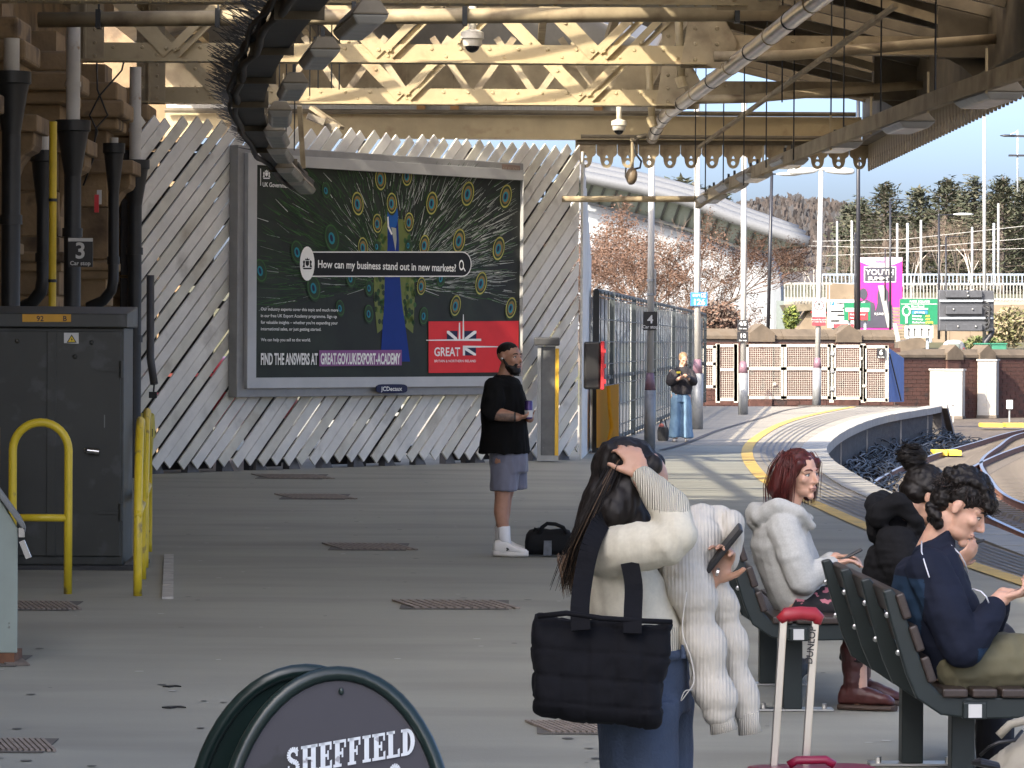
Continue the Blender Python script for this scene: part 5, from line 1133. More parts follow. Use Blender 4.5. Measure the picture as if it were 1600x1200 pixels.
part('bolt_hole', M_AB, fpn, lambda b: b.ell(at(533, 1080, Ya-.012), (.006, 0, 0), (0, .004, 0), (0, 0, .008)))
# slab-serif letters built from strokes; unit letter height 1
def slab(ch):
    S = []
    st, sf = .24, .11
    V = lambda x, a=0, b_=1: S.append([(x-st/2, a), (x+st/2, a), (x+st/2, b_), (x-st/2, b_)])
    H = lambda y, x0, x1, t=sf: S.append([(x0, y), (x1, y), (x1, y+t), (x0, y+t)])
    if ch in 'HI': 
        for x in ((.2, .62) if ch == 'H' else (.22,)): V(x); H(0, x-.21, x+.21); H(1-sf, x-.21, x+.21)
        if ch == 'H': H(.45, .2, .62)
        w = .85 if ch == 'H' else .46
    elif ch in 'EFL':
        V(.2); H(0, -.01, .41 if ch == 'F' else .62); H(1-sf, -.01, .62 if ch != 'L' else .41)
        if ch != 'L': H(.45, .2, .48); S.append([(.42, .34), (.5, .34), (.5, .68), (.42, .68)]); S.append([(.54, .70), (.64, .70), (.64, 1), (.56, 1)])
        if ch != 'F': S.append([(.56, 0), (.66, 0), (.66, .32), (.56, .28)])
        w = .68
    elif ch == 'D':
        V(.2); n = 10
        o = [(.28+.42*math.sin(math.pi*i/n), .5-.5*math.cos(math.pi*i/n)) for i in range(n+1)]; i_ = [(.28+.20*math.sin(math.pi*i/n), .5-.38*math.cos(math.pi*i/n)) for i in range(n+1)]
        for k in range(n): S.append([o[k], o[k+1], i_[k+1], i_[k]])
        H(0, -.01, .3); H(1-sf, -.01, .3); w = .76
    elif ch in 'SO':
        n = 22; cs = []
        for i in range(n+1):
            t = i/n
            if ch == 'S':
                if t < .5: a = math.pi*(.12+1.28*t*2*.98); cs.append((.32+.22*math.cos(a), .73+.2*math.sin(a)))
                else: a = math.pi*(.5-1.30*(t-.5)*2); cs.append((.32+.24*math.cos(a), .27+.26*math.sin(a)*.8))
            else: a = 2*math.pi*t; cs.append((.36+.27*math.cos(a), .5+.44*math.sin(a)))
        for k in range(n):
            (x0, y0), (x1, y1) = cs[k], cs[k+1]; L_ = math.hypot(x1-x0, y1-y0) or 1; nx_, ny_ = -(y1-y0)/L_*.095, (x1-x0)/L_*.095
            S.append([(x0+nx_, y0+ny_), (x0-nx_, y0-ny_), (x1-nx_, y1-ny_), (x1+nx_, y1+ny_)])
        if ch == 'S': S.append([(.46, .68), (.56, .66), (.56, 1.0), (.5, 1.0)]); S.append([(.06, .34), (.14, .34), (.12, 0), (.06, 0)])
        w = .68
    return S, w
M_ABW = mat('aboard_white', (.62, .66, .68), .5, var=.1, scale=9, spots=(.3, .3, .32), spot_scale=30, spot_lo=.66, spot_hi=.7)
la, lb = at(449, 1207, Ya-.03), at(650, 1172, Ya-.03)
fp0 = Vector((cxa, Ya, zt_-.0))+nrm*.004
def face(px, py): return onplane(px, py, fp0, nrm)
A0, A1, A2 = face(448, 1212), face(650, 1178), face(448, 1170)
word = 'SHEFFIELD'; tot = sum(slab(c)[1] for c in word)+.06*8; ex_ = (A1-A0)/tot; ey_ = (A2-A0); x = 0
for c in word:
    S, w = slab(c)
    part('letter', M_ABW, fpn, lambda b: [b.poly([A0+ex_*(x+u)+ey_*v+nrm*(.0006*(1+i % 2)) for u, v in (q if i >= 0 else q)]) for i, q in enumerate(S)]); x += w+.06
S, w = slab('O'); part('letter', M_ABW, fpn, lambda b: [b.poly([face(606, 1236)+ex_*u+ey_*v*.95+nrm*.001 for u, v in q]) for q in S])
# ---------------------------------------------------------------- luggage
Ys = 9.9; M_CASE = mat('case_red', (.26, .012, .045), .4, var=.1, scale=5); M_ALU = mat('alu', (.60, .56, .50), .3, metal=.9, var=.05); M_HRED = mat('handle_red', (.33, .02, .03), .45)
sc0 = at(1258, 1192, Ys)
sc_ = empty('suitcase', (sc0.x, Ys, 0), 'burgundy suitcase with tall extended telescopic handle', 'suitcase')
AXs = Vector((math.cos(.2), math.sin(.2), 0)); AYs = Vector((-math.sin(.2), math.cos(.2), 0))
def shell(b):
    zt = sc0.z; b.loft([(Vector((sc0.x+.02, Ys-.06, z)), AXs*.20*k, AYs*.13*k) for z, k in ((.07, .86), (.10, .96), (.16, 1), (zt-.10, 1), (zt-.03, .97), (zt-.008, .88))], 24, 4.5)
part('shell', M_CASE, sc_, shell, smooth=True)
part('grip', M_CASE, sc_, lambda b: b.pipe([at(1232, 1196, Ys-.1), at(1245, 1188, Ys-.1), at(1290, 1187, Ys-.1), at(1304, 1195, Ys-.1)], .012, 8), smooth=True)
part('handle_tube', M_ALU, sc_, lambda b: b.bar(at(1209, 1200, Ys), at(1224, 966, Ys), .014, .022, up=(1, 0, 0)), bevel=.003); part('handle_tube', M_ALU, sc_, lambda b: b.bar(at(1258, 1200, Ys+.02), at(1274, 966, Ys+.02), .014, .022, up=(1, 0, 0)), bevel=.003); tb = sc_.children[-1]
text('DUNLOP', .026, M_SGNB, tb, at(1268.5, 1038, Ys-.004)+Vector((0, -.006, 0)), at(1272.5, 1000, Ys)-at(1268.5, 1038, Ys), (-1, 0, .1), off=.0006)
part('handle_top', M_HRED, sc_, lambda b: (b.pipe([at(1226, 972, Ys), at(1223, 966, Ys), at(1228, 961, Ys), at(1250, 958, Ys+.01), at(1272, 960, Ys+.02), at(1278, 965, Ys+.02), at(1276, 975, Ys+.02)], [.012, .019, .021, .019, .021, .019, .012], 12)), smooth=True)
for x, q in ((-.13, 0), (.17, 0)): part('wheel', M_SGNB, sc_, lambda b: b.tube((sc0.x+x, Ys-.08, .035), (sc0.x+x, Ys-.05, .035), .035, n=12))
# black holdall by the man
pb_ = gp(858, 870); s_ = pb_.y/FPX
hd = empty('holdall', pb_, 'black sports holdall standing on the floor', 'bag')
M_BAG = mat('bag_black', (.005, .0055, .0065), .8, var=.3, scale=8, bump=.3, bscale=12, spec=.25)
part('body', M_BAG, hd, lambda b: b.loft([(pb_+Vector(((px-858)*s_, .1, hz*s_/2*1.0+.01)), Vector((0, .14*k, 0)), Vector((0, 0, hz*s_/2))) for px, hz, k in ((820, 20, .6), (822, 32, .85), (827, 39, 1), (842, 43, 1.02), (860, 40, 1), (880, 42, 1), (890, 39, 1), (895, 30, .85), (897, 18, .6))], 20, 3.4), smooth=True)
for dy in (-.04, .06): part('handle', M_BAG, hd, lambda b: b.pipe([at(842, 834, pb_.y+dy), at(847, 824, pb_.y+dy), at(855, 818, pb_.y+dy), at(868, 819, pb_.y+dy), at(880, 824, pb_.y+dy), at(886, 834, pb_.y+dy)], .016, 8), smooth=True)
part('side_loop', M_BAG, hd, lambda b: b.pipe([at(834, 833, pb_.y), at(836, 826, pb_.y), at(842, 829, pb_.y)], .014, 7), smooth=True)
part('side_panel', mat('bag_print', (.09, .10, .115), .6, var=.3, scale=20), hd, lambda b: b.prism([at(849, 868, pb_.y-.058), at(862, 868, pb_.y-.058), at(862, 845, pb_.y-.058), at(850, 845, pb_.y-.058)], (0, .02, 0)))
# beige rucksack in the corner
rk = at(1580, 1200, 11.5); M_RK = mat('ruck_beige', (.30, .275, .22), .8, var=.15, scale=8, bump=.4, bscale=10)
rr_ = empty('rucksack', (rk.x, 11.5, 0), 'beige rucksack cut by the bottom right corner', 'bag')
b = MB(); b.loft([(Vector((rk.x+.12+dx, 11.5, z)), Vector((w, -.02, 0)), Vector((.03, .13*w/.2, 0))) for z, w, dx in ((.02, .17, 0), (.15, .20, -.01), (rk.z, .215, 0), (rk.z+.06, .19, .03), (rk.z+.115, .13, .055), (rk.z+.14, .07, .075))], 20, 2.6)
skin('body', b, M_RK, rr_, .008, 3, disp=lambda co: fbm(co, 9, 3)*.012)
part('zip', M_SGNB, rr_, lambda b: b.pipe([at(1532, 1180, 11.3), at(1545, 1168, 11.27), at(1560, 1160, 11.26), at(1585, 1157, 11.27), at(1597, 1142, 11.3)], .006, 6), smooth=True)
part('strap', M_RK, rr_, lambda b: b.pipe([at(1560, 1150, 11.4), at(1578, 1132, 11.4), at(1600, 1126, 11.4), at(1625, 1132, 11.4)], .014, 8), smooth=True)
part('pocket_trim', M_SGNB, rr_, lambda b: b.loft([(at(1518, 1192, 11.25), Vector((0, .02, 0)), Vector((0, 0, .006))), (at(1530, 1191, 11.24), Vector((0, .05, 0)), Vector((0, 0, .014))), (at(1560, 1197, 11.24), Vector((0, .05, 0)), Vector((0, 0, .012)))], 10))
# pigeon under the far bench
pg = gp(1238, 1064); s_ = pg.y/FPX
bd = empty('pigeon', pg, 'dark pigeon walking under the far bench', 'bird')
b = MB(); P = lambda px, py, dy=0: at(px, py, pg.y+dy)
b.loft([(P(1204, 1030), Vector((0, .012, 0)), Vector((0, 0, .008))), (P(1212, 1032), Vector((0, .03, 0)), Vector((0, 0, .014))), (P(1224, 1038), Vector((0, .045, 0)), Vector((0, 0, .045))), (P(1240, 1044), Vector((0, .06, 0)), Vector((0, 0, .066))), (P(1254, 1046), Vector((0, .05, 0)), Vector((.01, 0, .058))), (P(1262, 1042), Vector((0, .03, 0)), Vector((.01, 0, .04)))], 14)
b.cap(P(1258, 1044), .034, P(1263, 1034), .022); b.ell(P(1265, 1032), .022); b.cap(P(1267, 1033), .008, P(1273, 1035), .004)
b.cap(P(1236, 1052), .016, P(1236, 1060), .006); b.cap(P(1246, 1052), .016, P(1248, 1060), .006)
skin('body', b, mat('pigeon_grey', (.045, .05, .055), .6, var=.4, scale=14), bd, .005, 3)
for px in (1236, 1248): part('leg', mat('pigeon_leg', (.35, .11, .08), .6), bd, lambda b: (b.tube(P(px, 1056), P(px-1, 1064), .005, n=6), b.bar(P(px-1, 1064), P(px+4, 1064.5), .012, .005)))
# ================================================================== beyond the platform
M_GRASS = mat('grass_bank', (.06, .068, .026), .9, var=.4, scale=.5, col2=(.10, .085, .048)); M_TAN = mat('retaining_stone', (.17, .132, .09), .85, var=.2, scale=.6, spots=(.12, .092, .062), spot_scale=1.2); M_HILL = mat('hill_wood_hazed', (.055, .047, .042), .95, var=.45, scale=.05, detail=10)  # hill colour is greyed to carry the distance haze
# terrain rising behind the walls
def terr(x, y):
    t = min(1, max(0, (y-222)/40)); z = -1.0+5.6*t*t*(3-2*t)
    return z+.25*noise.noise(Vector((x*.07, y*.05, 0)))
b = MB(); nx, ny = 40, 30; vs = []
for j in range(ny+1):
    for i in range(nx+1):
        y = 138+(j/ny)**1.5*420; x = -40+(i/nx)*220; vs.append((x, y, terr(x, y)+max(0, (y-260))*.03))
b.add(vs, [(j*(nx+1)+i, j*(nx+1)+i+1, (j+1)*(nx+1)+i+1, (j+1)*(nx+1)+i) for j in range(ny) for i in range(nx)])
tag(b.build('terrain', M_GRASS, smooth=True), 'grassy bank rising behind the station', None, kind='structure')
# far hill
def ridge(name, Y, pts, mat_, lab):
    b = MB(); vs = []; n = 60; xs = [p[0] for p in pts]; zs = [p[1] for p in pts]
    for j in range(8):
        for i in range(n+1):
            px = 860+(900)*i/n; top = np.interp(px, xs, zs); t = j/7
            q = at(px, top, Y); base = -1; z = base+(q.z-base)*math.sin(t*math.pi/2); yy = Y-(1-t)*Y*.35
            vs.append((q.x, yy, z+(.003*Y*noise.noise(Vector((px*.05, j*.8, 2.0)))*t)))
    b.add(vs, [(j*(n+1)+i, j*(n+1)+i+1, (j+1)*(n+1)+i+1, (j+1)*(n+1)+i) for j in range(7) for i in range(n)])
    return tag(b.build(name, mat_, smooth=True), lab, None, kind='structure')
RP = [(860, 345), (1000, 352), (1150, 348), (1210, 338), (1240, 343), (1275, 352), (1310, 366), (1400, 372), (1500, 352), (1760, 345)]
ridge('hill', 1800, RP, M_HILL, 'distant wooded hill'); ridge('near_hill', 420, [(860, 440), (1200, 432), (1300, 415), (1380, 405), (1480, 400), (1760, 395)], M_HILL, 'wooded slope behind the tramway')
# woodland on the hills: reads as one mass
def woodland(name, Y, pts, n, h, cols, seed, lab):
    rnd = random.Random(seed); b = MB(); xs = [p[0] for p in pts]; zs = [p[1] for p in pts]
    for i in range(n):
        px = rnd.uniform(870, 1720); t = rnd.random()**.6; top = np.interp(px, xs, zs); q = at(px, top, Y); z = -1+(q.z+1)*math.sin(t*math.pi/2); y = Y-(1-t)*Y*.35; hh = h*rnd.uniform(.6, 1.3)
        b.m(rnd.randrange(3))
        for k in range(7):
            a = rnd.uniform(0, 6.28); rr = hh*rnd.uniform(.1, .45); p0 = Vector((q.x, y, z)); e = p0+Vector((rr*math.cos(a), rr*math.sin(a), hh*rnd.uniform(.45, 1.05)))
            w = hh*rnd.uniform(.03, .12); u = Vector((rnd.uniform(-1, 1), rnd.uniform(-.4, .4), rnd.uniform(-.3, .3))).normalized()
            b.add([p0+Vector((0, 0, hh*.1))-u*.06*hh*.3, p0+Vector((0, 0, hh*.1))+u*.06*hh*.3, e+u*w, e-u*w+Vector((0, 0, w))], [(0, 1, 2, 3)])
    tag(b.build(name, cols, kind='stuff'), lab, 'woodland')
WB = [mat('wood_brown_hazed', (.045, .040, .038), .95), mat('wood_rust_hazed', (.050, .041, .037), .95), mat('wood_grey_hazed', (.044, .044, .047), .95)]  # woodland tones muted towards grey, distance haze mixed into the colour
woodland('far_woodland', 1800, RP, 4200, 7.5, WB, 1, 'brown leafless woods covering the distant hill')
# ---------------- sports hall with sweeping metal roof
YB = 240
sh = empty('sports_hall', at(1080, 520, YB), 'white curved hall with a sweeping metal roof and glazed band', 'building')
M_HULL = mat('hall_white', (.26, .28, .30), .5, var=.03); M_RT = mat('hall_roof', (.12, .127, .138), .5, metal=.0, var=.08); M_HGL = mat('hall_glass', (.14, .165, .158), .4, var=.12); M_MUL = mat('hall_mullion', (.03, .034, .036), .5)
hull = [(880, 540), (880, 300), (1000, 338), (1090, 366), (1165, 392), (1205, 398), (1213, 405), (1219, 416), (1224, 432), (1226, 455), (1227, 540)]
b = MB(); prof = []
for k, (dy, ins) in enumerate(((0, 1.0), (-1.5, .35), (-2.2, 0.0))): pass
front = [at(x, y, YB) for x, y in hull]
b.prism(front, (0, 30, 0)); b.build('hull', M_HULL, sh, bevel=.8)
rb = [(880, 273), (910, 280), (1000, 298), (1075, 317), (1162, 350), (1225, 370), (1262, 382)]       # roof lower edge
gl = [(880, 306), (912, 316), (1012, 340), (1087, 362), (1167, 391), (1210, 394), (1262, 384)]       # glass lower edge
gs = []
def edge(L, x): return float(np.interp(x, [p[0] for p in L], [p[1] for p in L]))
xs_ = list(np.arange(882, 1212, 19.5))+[1258]
for i in range(len(xs_)-1):
    x0, x1 = xs_[i], xs_[i+1]; sk = 7     # mullions slant
    part('pane', M_HGL, sh, lambda b: b.prism([at(x0+sk, edge(rb, x0+sk), YB-3), at(x1+sk, edge(rb, x1+sk), YB-3), at(x1-sk, edge(gl, x1-sk), YB-1), at(x0-sk, edge(gl, x0-sk), YB-1)], (0, .2, 0)))
    part('mullion', M_MUL, sh, lambda b: b.bar(at(x0+sk, edge(rb, x0+sk), YB-3.1), at(x0-sk, edge(gl, x0-sk), YB-1.1), .14, .1))
part('sill_band', M_MUL, sh, lambda b: [b.bar(at(gl[i][0], gl[i][1], YB-1.2), at(gl[i+1][0], gl[i+1][1], YB-1.2), .2, .18) for i in range(len(gl)-1)])
for k, (dy, dz, rr, xe) in enumerate(((-3.4, -4, .42, 1263), (-2.6, -13, .42, 1256), (-1, -21, .36, 1246))):
    pts = [at(x, edge(rb, x)+dz*(1-.25*max(0, (x-1100)/160)), YB+dy) for x in np.linspace(880, xe, 14)]
    part('roof_tube', M_RT, sh, lambda b: b.pipe(pts, [rr*(1-.0*i) for i in range(14)], 14), smooth=True)
part('roof_skin', M_RT, sh, lambda b: b.add([v for x in np.linspace(880, 1246, 14) for v in (at(x, edge(rb, x)-20*(1-.25*max(0, (x-1100)/160)), YB-.6), at(x, edge(rb, x)-30*(1-.5*max(0, (x-1100)/160)), YB+16))], [(2*i, 2*i+1, 2*i+3, 2*i+2) for i in range(13)]), smooth=True)
part('lower_glazing', M_HGL, sh, lambda b: b.cube(tuple(at(1213, 522, YB-1)), tuple(at(1226, 470, YB-.8))))
# ---------------- trees
def grow(b, p, d, L_, r, depth, rnd, spread, thick, tw):
    n = 3; pts = [p]; q = p
    for i in range(n):
        d = (d+Vector((rnd.uniform(-1, 1), rnd.uniform(-1, 1), rnd.uniform(-.3, .8)))*.14).normalized(); q = q+d*L_/n; pts.append(q)
    rs = [r*(1-.4*i/n) for i in range(n+1)]
    (b if r > tw else thick).pipe(pts, rs, 5 if r > tw*2 else 3, cap=False)
    if depth == 0: return
    k = rnd.choice((2, 3, 3)) if depth > 1 else 4
    for i in range(k):
        t = rnd.uniform(.35, 1.0) if i else 1.0; s_ = pts[min(n, int(t*n))].lerp(pts[min(n, int(t*n)+1)] if int(t*n) < n else pts[n], t*n-int(t*n) if t < 1 else 0)
        nd = (d+Vector((rnd.uniform(-1, 1), rnd.uniform(-1, 1), rnd.uniform(-.35, .7)))*spread).normalized()
        grow(b, s_, nd, L_*rnd.uniform(.62, .82), r*.58, depth-1, rnd, spread, thick, tw)
M_BARK = mat('bark_grey', (.11, .09, .075), .9, var=.3, scale=2); M_TWIG = mat('twig_russet', (.105, .060, .040), .9, var=.3); M_TWIGB = mat('twig_brown', (.115, .085, .065), .9, var=.3); M_BIRCH = mat('birch_bark', (.42, .39, .35), .8, var=.3, scale=3)
def bare_proto(seed, depth, spread, tm, bk, leaf=0):
    rnd = random.Random(seed); A, B = MB(), MB(); grow(A, Vector((0, 0, 0)), Vector((0, 0, 1)), 1.0, .045, depth, rnd, spread, B, .009)
    zm = max(v[2] for v in A.v+B.v); k = 1/zm
    A.v = [(x*k, y*k, z*k) for x, y, z in A.v]; B.v = [(x*k, y*k, z*k) for x, y, z in B.v]
    if leaf:
        n0 = len(B.v)
        for i in range(leaf):
            c = Vector(B.v[rnd.randrange(n0)])+Vector((rnd.gauss(0, 1), rnd.gauss(0, 1), rnd.gauss(0, 1)))*.012; v = Vector((rnd.uniform(-1, 1), rnd.uniform(-1, 1), rnd.uniform(-1, .5))).normalized(); w = v.orthogonal().normalized(); q = rnd.uniform(.004, .009)
            B.add([c-w*q*.5, c+w*q*.5, c+v*q*1.5], [(0, 1, 2)])
    return A.mesh('trunk', bk), B.mesh('crown', tm)
protos = [bare_proto(s_, 7, .8, M_TWIG, M_BARK, 5000) for s_ in (1, 2, 3)]+[bare_proto(s_, 6, .6, M_TWIGB, M_BARK) for s_ in (4, 5)]+[bare_proto(s_, 5, .45, M_TWIGB, M_BIRCH) for s_ in (6, 7)]
def tree(px, pyt, Y, zb, k, name, label, cat='tree', group=None, w=1.0):
    p = at(px, pyt, Y); H_ = p.z-zb
    r = empty(name, (p.x, Y, zb), label, cat, group); tr, cr = k
    for nm, me in (('trunk', tr), ('crown', cr)):
        o = link(nm, me, r); o.scale = (H_*w, H_*w, H_); o.rotation_euler = (0, 0, px*1.7)
    return r
NTH = ['first', 'second', 'third', 'fourth', 'fifth', 'sixth', 'seventh', 'eighth', 'ninth', 'tenth', 'eleventh', 'twelfth', 'thirteenth', 'fourteenth', 'fifteenth', 'sixteenth']
rus = [(918, 300, 150), (925, 330, 135), (958, 345, 138), (1012, 350, 134), (945, 352, 142), (968, 330, 160), (992, 335, 150), (1030, 322, 165), (1048, 340, 140), (1066, 410, 150), (1132, 456, 145), (1190, 470, 155)]
for i, (px, py, Y) in enumerate(rus): tree(px, py, Y, -1.0, protos[i % 3 if i not in (6, 9) else 3+i % 2], 'russet_tree', f'{NTH[i]} russet leafless tree from the left in front of the white hall', 'tree', 'russet trees in front of the hall', 1.25)
bt = [(1258, 400, 215), (1272, 385, 230), (1322, 380, 260), (1350, 372, 275), (1366, 362, 262), (1384, 352, 270), (1424, 368, 250), (1448, 352, 262), (1470, 345, 270), (1497, 335, 265), (1522, 350, 255), (1548, 345, 262)]
bt += [(1290+i*22.7, 372+(i*37) % 23, 330+(i*13) % 50) for i in range(14)]
NTH += ['seventeenth', 'eighteenth', 'nineteenth', 'twentieth', 'twenty-first', 'twenty-second', 'twenty-third', 'twenty-fourth', 'twenty-fifth', 'twenty-sixth']
bt.sort()
for i, (px, py, Y) in enumerate(bt): tree(px, py, Y, 4.5, protos[5+i % 2] if i < 2 else protos[3+(i % 3) % 2 if i % 3 else 6], 'leafless_tree', f'{NTH[i]} bare pale-stemmed tree from the left behind the tram bridge', 'tree', 'bare trees behind the tram bridge', .9)
M_NDL = mat('needle_green', (.042, .05, .028), .85, var=.45, scale=1.5); M_NDL2 = mat('needle_pale', (.082, .080, .050), .85, var=.4, scale=1.5)
def conifer_proto(seed, slim):
    rnd = random.Random(seed); A, B = MB(), MB(); A.pipe([(0, 0, 0), (.005, 0, .5), (0, .003, 1)], [.022, .014, .003], 6)
    n = 120
    for i in range(n):
        t = (i/n)**.85; z = .14+.84*t; R_ = slim*(1-t)**.8*rnd.uniform(.55, 1.15)+.012; a = i*2.4+rnd.uniform(-.4, .4); d = Vector((math.cos(a), math.sin(a), rnd.uniform(-.15, .45)))
        tip = Vector((0, 0, z))+d*R_; A.tube((0, 0, z), tip, .004, .0015, 3)
        for k in range(22):
            u = rnd.uniform(.2, 1.05); c = Vector((0, 0, z)).lerp(tip, u)+Vector((rnd.gauss(0, 1), rnd.gauss(0, 1), rnd.gauss(0, 1)))*.016; s_ = rnd.uniform(.006, .017)
            v = Vector((rnd.uniform(-1, 1), rnd.uniform(-1, 1), rnd.uniform(-.2, 1))).normalized(); w = v.orthogonal().normalized()*.45
            B.m(0 if rnd.random() < .7 else 1).add([c-w*s_, c+w*s_, c+v*s_*2.2], [(0, 1, 2)])
    return A.mesh('trunk', M_BARK), B.mesh('crown', [M_NDL, M_NDL2])
cp = [conifer_proto(s_, w) for s_, w in ((1, .22), (2, .26), (3, .30), (4, .20))]
cf = [(1062, 277, 330), (1082, 285, 325), (1110, 292, 320), (1126, 300, 330), (1327, 318, 330), (1345, 308, 322), (1384, 286, 318), (1400, 330, 330), (1437, 292, 325), (1480, 278, 320), (1500, 300, 335), (1523, 276, 318), (1558, 300, 330), (1566, 276, 312), (1585, 320, 330), (1600, 280, 316)]
for i, (px, py, Y) in enumerate(cf): tree(px, py, Y, 3.0 if i > 3 else 0, cp[i % 4], 'pine_tree', f'{NTH[i]} dark pine from the left on the skyline', 'tree', 'pines on the skyline', 1.55)
# ---------------- tram bridge, retaining wall, railings
tb_ = empty('tram_bridge', at(1420, 470, 228), 'concrete tram bridge deck with railings behind the road signs', 'bridge')
M_CONC = mat('bridge_conc', (.25, .225, .185), .8, var=.15, scale=.8); M_RAILW = mat('railing_pale', (.26, .26, .245), .5); M_RAILB = mat('railing_blue', (.22, .27, .33), .5)
part('deck', M_CONC, tb_, lambda b: b.hexa([at(1225, 476, 224), at(1640, 478, 224), at(1640, 470, 236), at(1225, 468, 236)], [at(1225, 468, 224), at(1640, 470, 224), at(1640, 466, 236), at(1225, 464, 236)]))
def railing(x0, x1, y0, y1, Y, step, m_, parent, slope_=0):
    part('railing_rails', m_, parent, lambda b: (b.bar(at(x0, y0, Y), at(x1, y0+slope_, Y), .1, .12), b.bar(at(x0, y1-3, Y), at(x1, y1-3+slope_, Y), .08, .08)))
    def bars(b):
        for x in np.arange(x0, x1, step): t = (x-x0)/(x1-x0)*slope_; b.bar(at(x, y1+t, Y), at(x, y0+t, Y), .06 if int(x) % 4 else .1, .06, up=(1, 0, 0))
    part('railing_bars', m_, parent, bars, kind='stuff')
railing(1226, 1300, 443, 472, 223, 5, M_RAILW, tb_); railing(1412, 1640, 444, 471, 224, 5.2, M_RAILW, tb_); railing(1285, 1640, 429, 446, 234, 6, M_RAILB, tb_); railing(1380, 1412, 446, 480, 222, 4, M_RAILW, tb_)
part('parapet', M_TAN, tb_, lambda b: b.hexa([at(1290, 472, 225), at(1345, 472, 225), at(1345, 472, 226), at(1290, 472, 226)], [at(1290, 442, 225), at(1345, 445, 225), at(1345, 445, 226), at(1290, 442, 226)]))
rw = empty('retaining_wall', at(1520, 520, 221), 'tan stone retaining wall under the tram bridge railings', 'wall')
for i in range(7):
    x0 = 1420+i*32; part('wall_panel', M_TAN, rw, lambda b: b.prism([at(x0, 535, 221), at(x0+31.6, 535, 221), at(x0+31.6, 478-i*.4, 221), at(x0, 478-i*.4, 221)], (0, 1.2, 0)))
abt = empty('bridge_abutment', at(1270, 512, 216), 'sunlit sloping tan abutment below the bridge end', 'abutment')
part('slope_face', M_TAN, abt, lambda b: b.prism([at(1246, 515, 214), at(1300, 515, 214), at(1300, 472, 214), at(1272, 474, 214)], (0, 5, 0))); part('soffit_beam', M_DARKI, abt, lambda b: b.prism([at(1226, 476, 213.5), at(1300, 474, 213.5), at(1296, 482, 213.5), at(1232, 488, 213.5)], (0, 4, 0)))
st = empty('stairs', at(1405, 545, 190), 'flight of stone stairs with pale handrail climbing to the bridge', 'stairs')
for i in range(14):
    y_ = 545-i*4.7; part('step', M_TAN, st, lambda b: b.hexa([at(1396, y_, 188+i*.6), at(1416, y_, 188+i*.6), at(1416, y_, 189.5+i*.6), at(1396, y_, 189.5+i*.6)], [at(1394, y_-3.6, 188+i*.6), at(1417, y_-3.6, 188+i*.6), at(1417, y_-3.6, 189.5+i*.6), at(1394, y_-3.6, 189.5+i*.6)]))
part('handrail', M_RAILW, st, lambda b: (b.prism([at(1372, 446, 187), at(1381, 446, 187), at(1392, 512, 187), at(1387, 512, 187)], (0, .15, 0)))); part('handrail', M_RAILW, st, lambda b: b.prism([at(1395, 505, 186), at(1401, 505, 186), at(1410, 546, 186), at(1402, 546, 186)], (0, .15, 0)))
# ---------------- posts
M_POLEB = mat('pole_black', (.016, .017, .022), .4); M_POLEW = mat('pole_white', (.30, .30, .29), .5); M_POLEG = mat('pole_grey', (.34, .38, .42), .5)
def pole(px, y0, y1, Y, wpx, m_, label, name, cat, group=None, arm=None, pxt=None):
    a, c = at(px, y1, Y), at(pxt or px, y0, Y); r = empty(name, a, label, cat, group); rr = wpx*Y/FPX/2
    part('shaft', m_, r, lambda b: b.tube(a, c, rr, rr*.8, 10), smooth=True)
    part('cap', m_, r, lambda b: b.tube(c-Vector((0, 0, .02)), c+Vector((0, 0, .06)), rr*1.1, rr*.5, 10))
    if arm:
        e = at(arm[0], arm[1], Y); part('arm', m_, r, lambda b: b.tube(c, e, rr*.4, n=6))
        if len(arm) > 2: part('lamp_head', M_HEAD if arm[2] == 1 else M_POLEB, r, lambda b: b.loft([(e+Vector((dx, 0, 0)), Vector((0, .16*k, 0)), Vector((0, 0, .07*k))) for dx, k in ((-.45, .3), (-.2, 1), (.2, 1), (.45, .4))], 10), smooth=True)
    return r
pole(1200, 272, 520, 128, 6, M_POLEB, 'black street lamp post standing before the white hall', 'street_lamp', 'lamp post', None, (1232, 272, 1), 1206)
pole(1341, 90, 520, 118, 7, M_POLEB, 'tall black pole rising past the canopy corner', 'tall_pole', 'pole')
pole(1538, 140, 540, 150, 6, M_POLEW, 'tall white pole in front of the pines', 'tall_pole', 'pole')
pole(1391, 311, 515, 165, 4, M_POLEB, 'black lamp post with long arm beside the pink hoarding', 'street_lamp', 'lamp post', None, (1428, 313))
pole(1467, 336, 530, 160, 4.4, M_POLEB, 'black lamp post standing at the dark message sign', 'street_lamp', 'lamp post', None, (1505, 335, 1)); pole(1478, 370, 545, 158, 3.2, M_POLEB, 'thinner black post with arm next to the message sign', 'street_lamp', 'lamp post', None, (1510, 369)); pole(1383, 390, 470, 170, 2.6, M_POLEB, 'short dark post before the pink hoarding', 'street_lamp', 'lamp post', None, (1405, 389)); pole(1336, 365, 520, 160, 3.4, M_POLEB, 'dark post just left of the tall black pole', 'dark_post', 'post')
for i, (px, y0) in enumerate(((1308, 347), (1331, 346), (1402, 350), (1418, 350), (1439, 345), (1519, 356), (1553, 350), (1560, 319))):
    pole(px, y0, 452, 240, 4.6 if i != 0 else 3.6, M_POLEW if i % 3 else M_POLEG, f'{NTH[i]} pale tramway pole from the left on the bridge', 'tram_pole', 'pole', 'pale tramway poles')
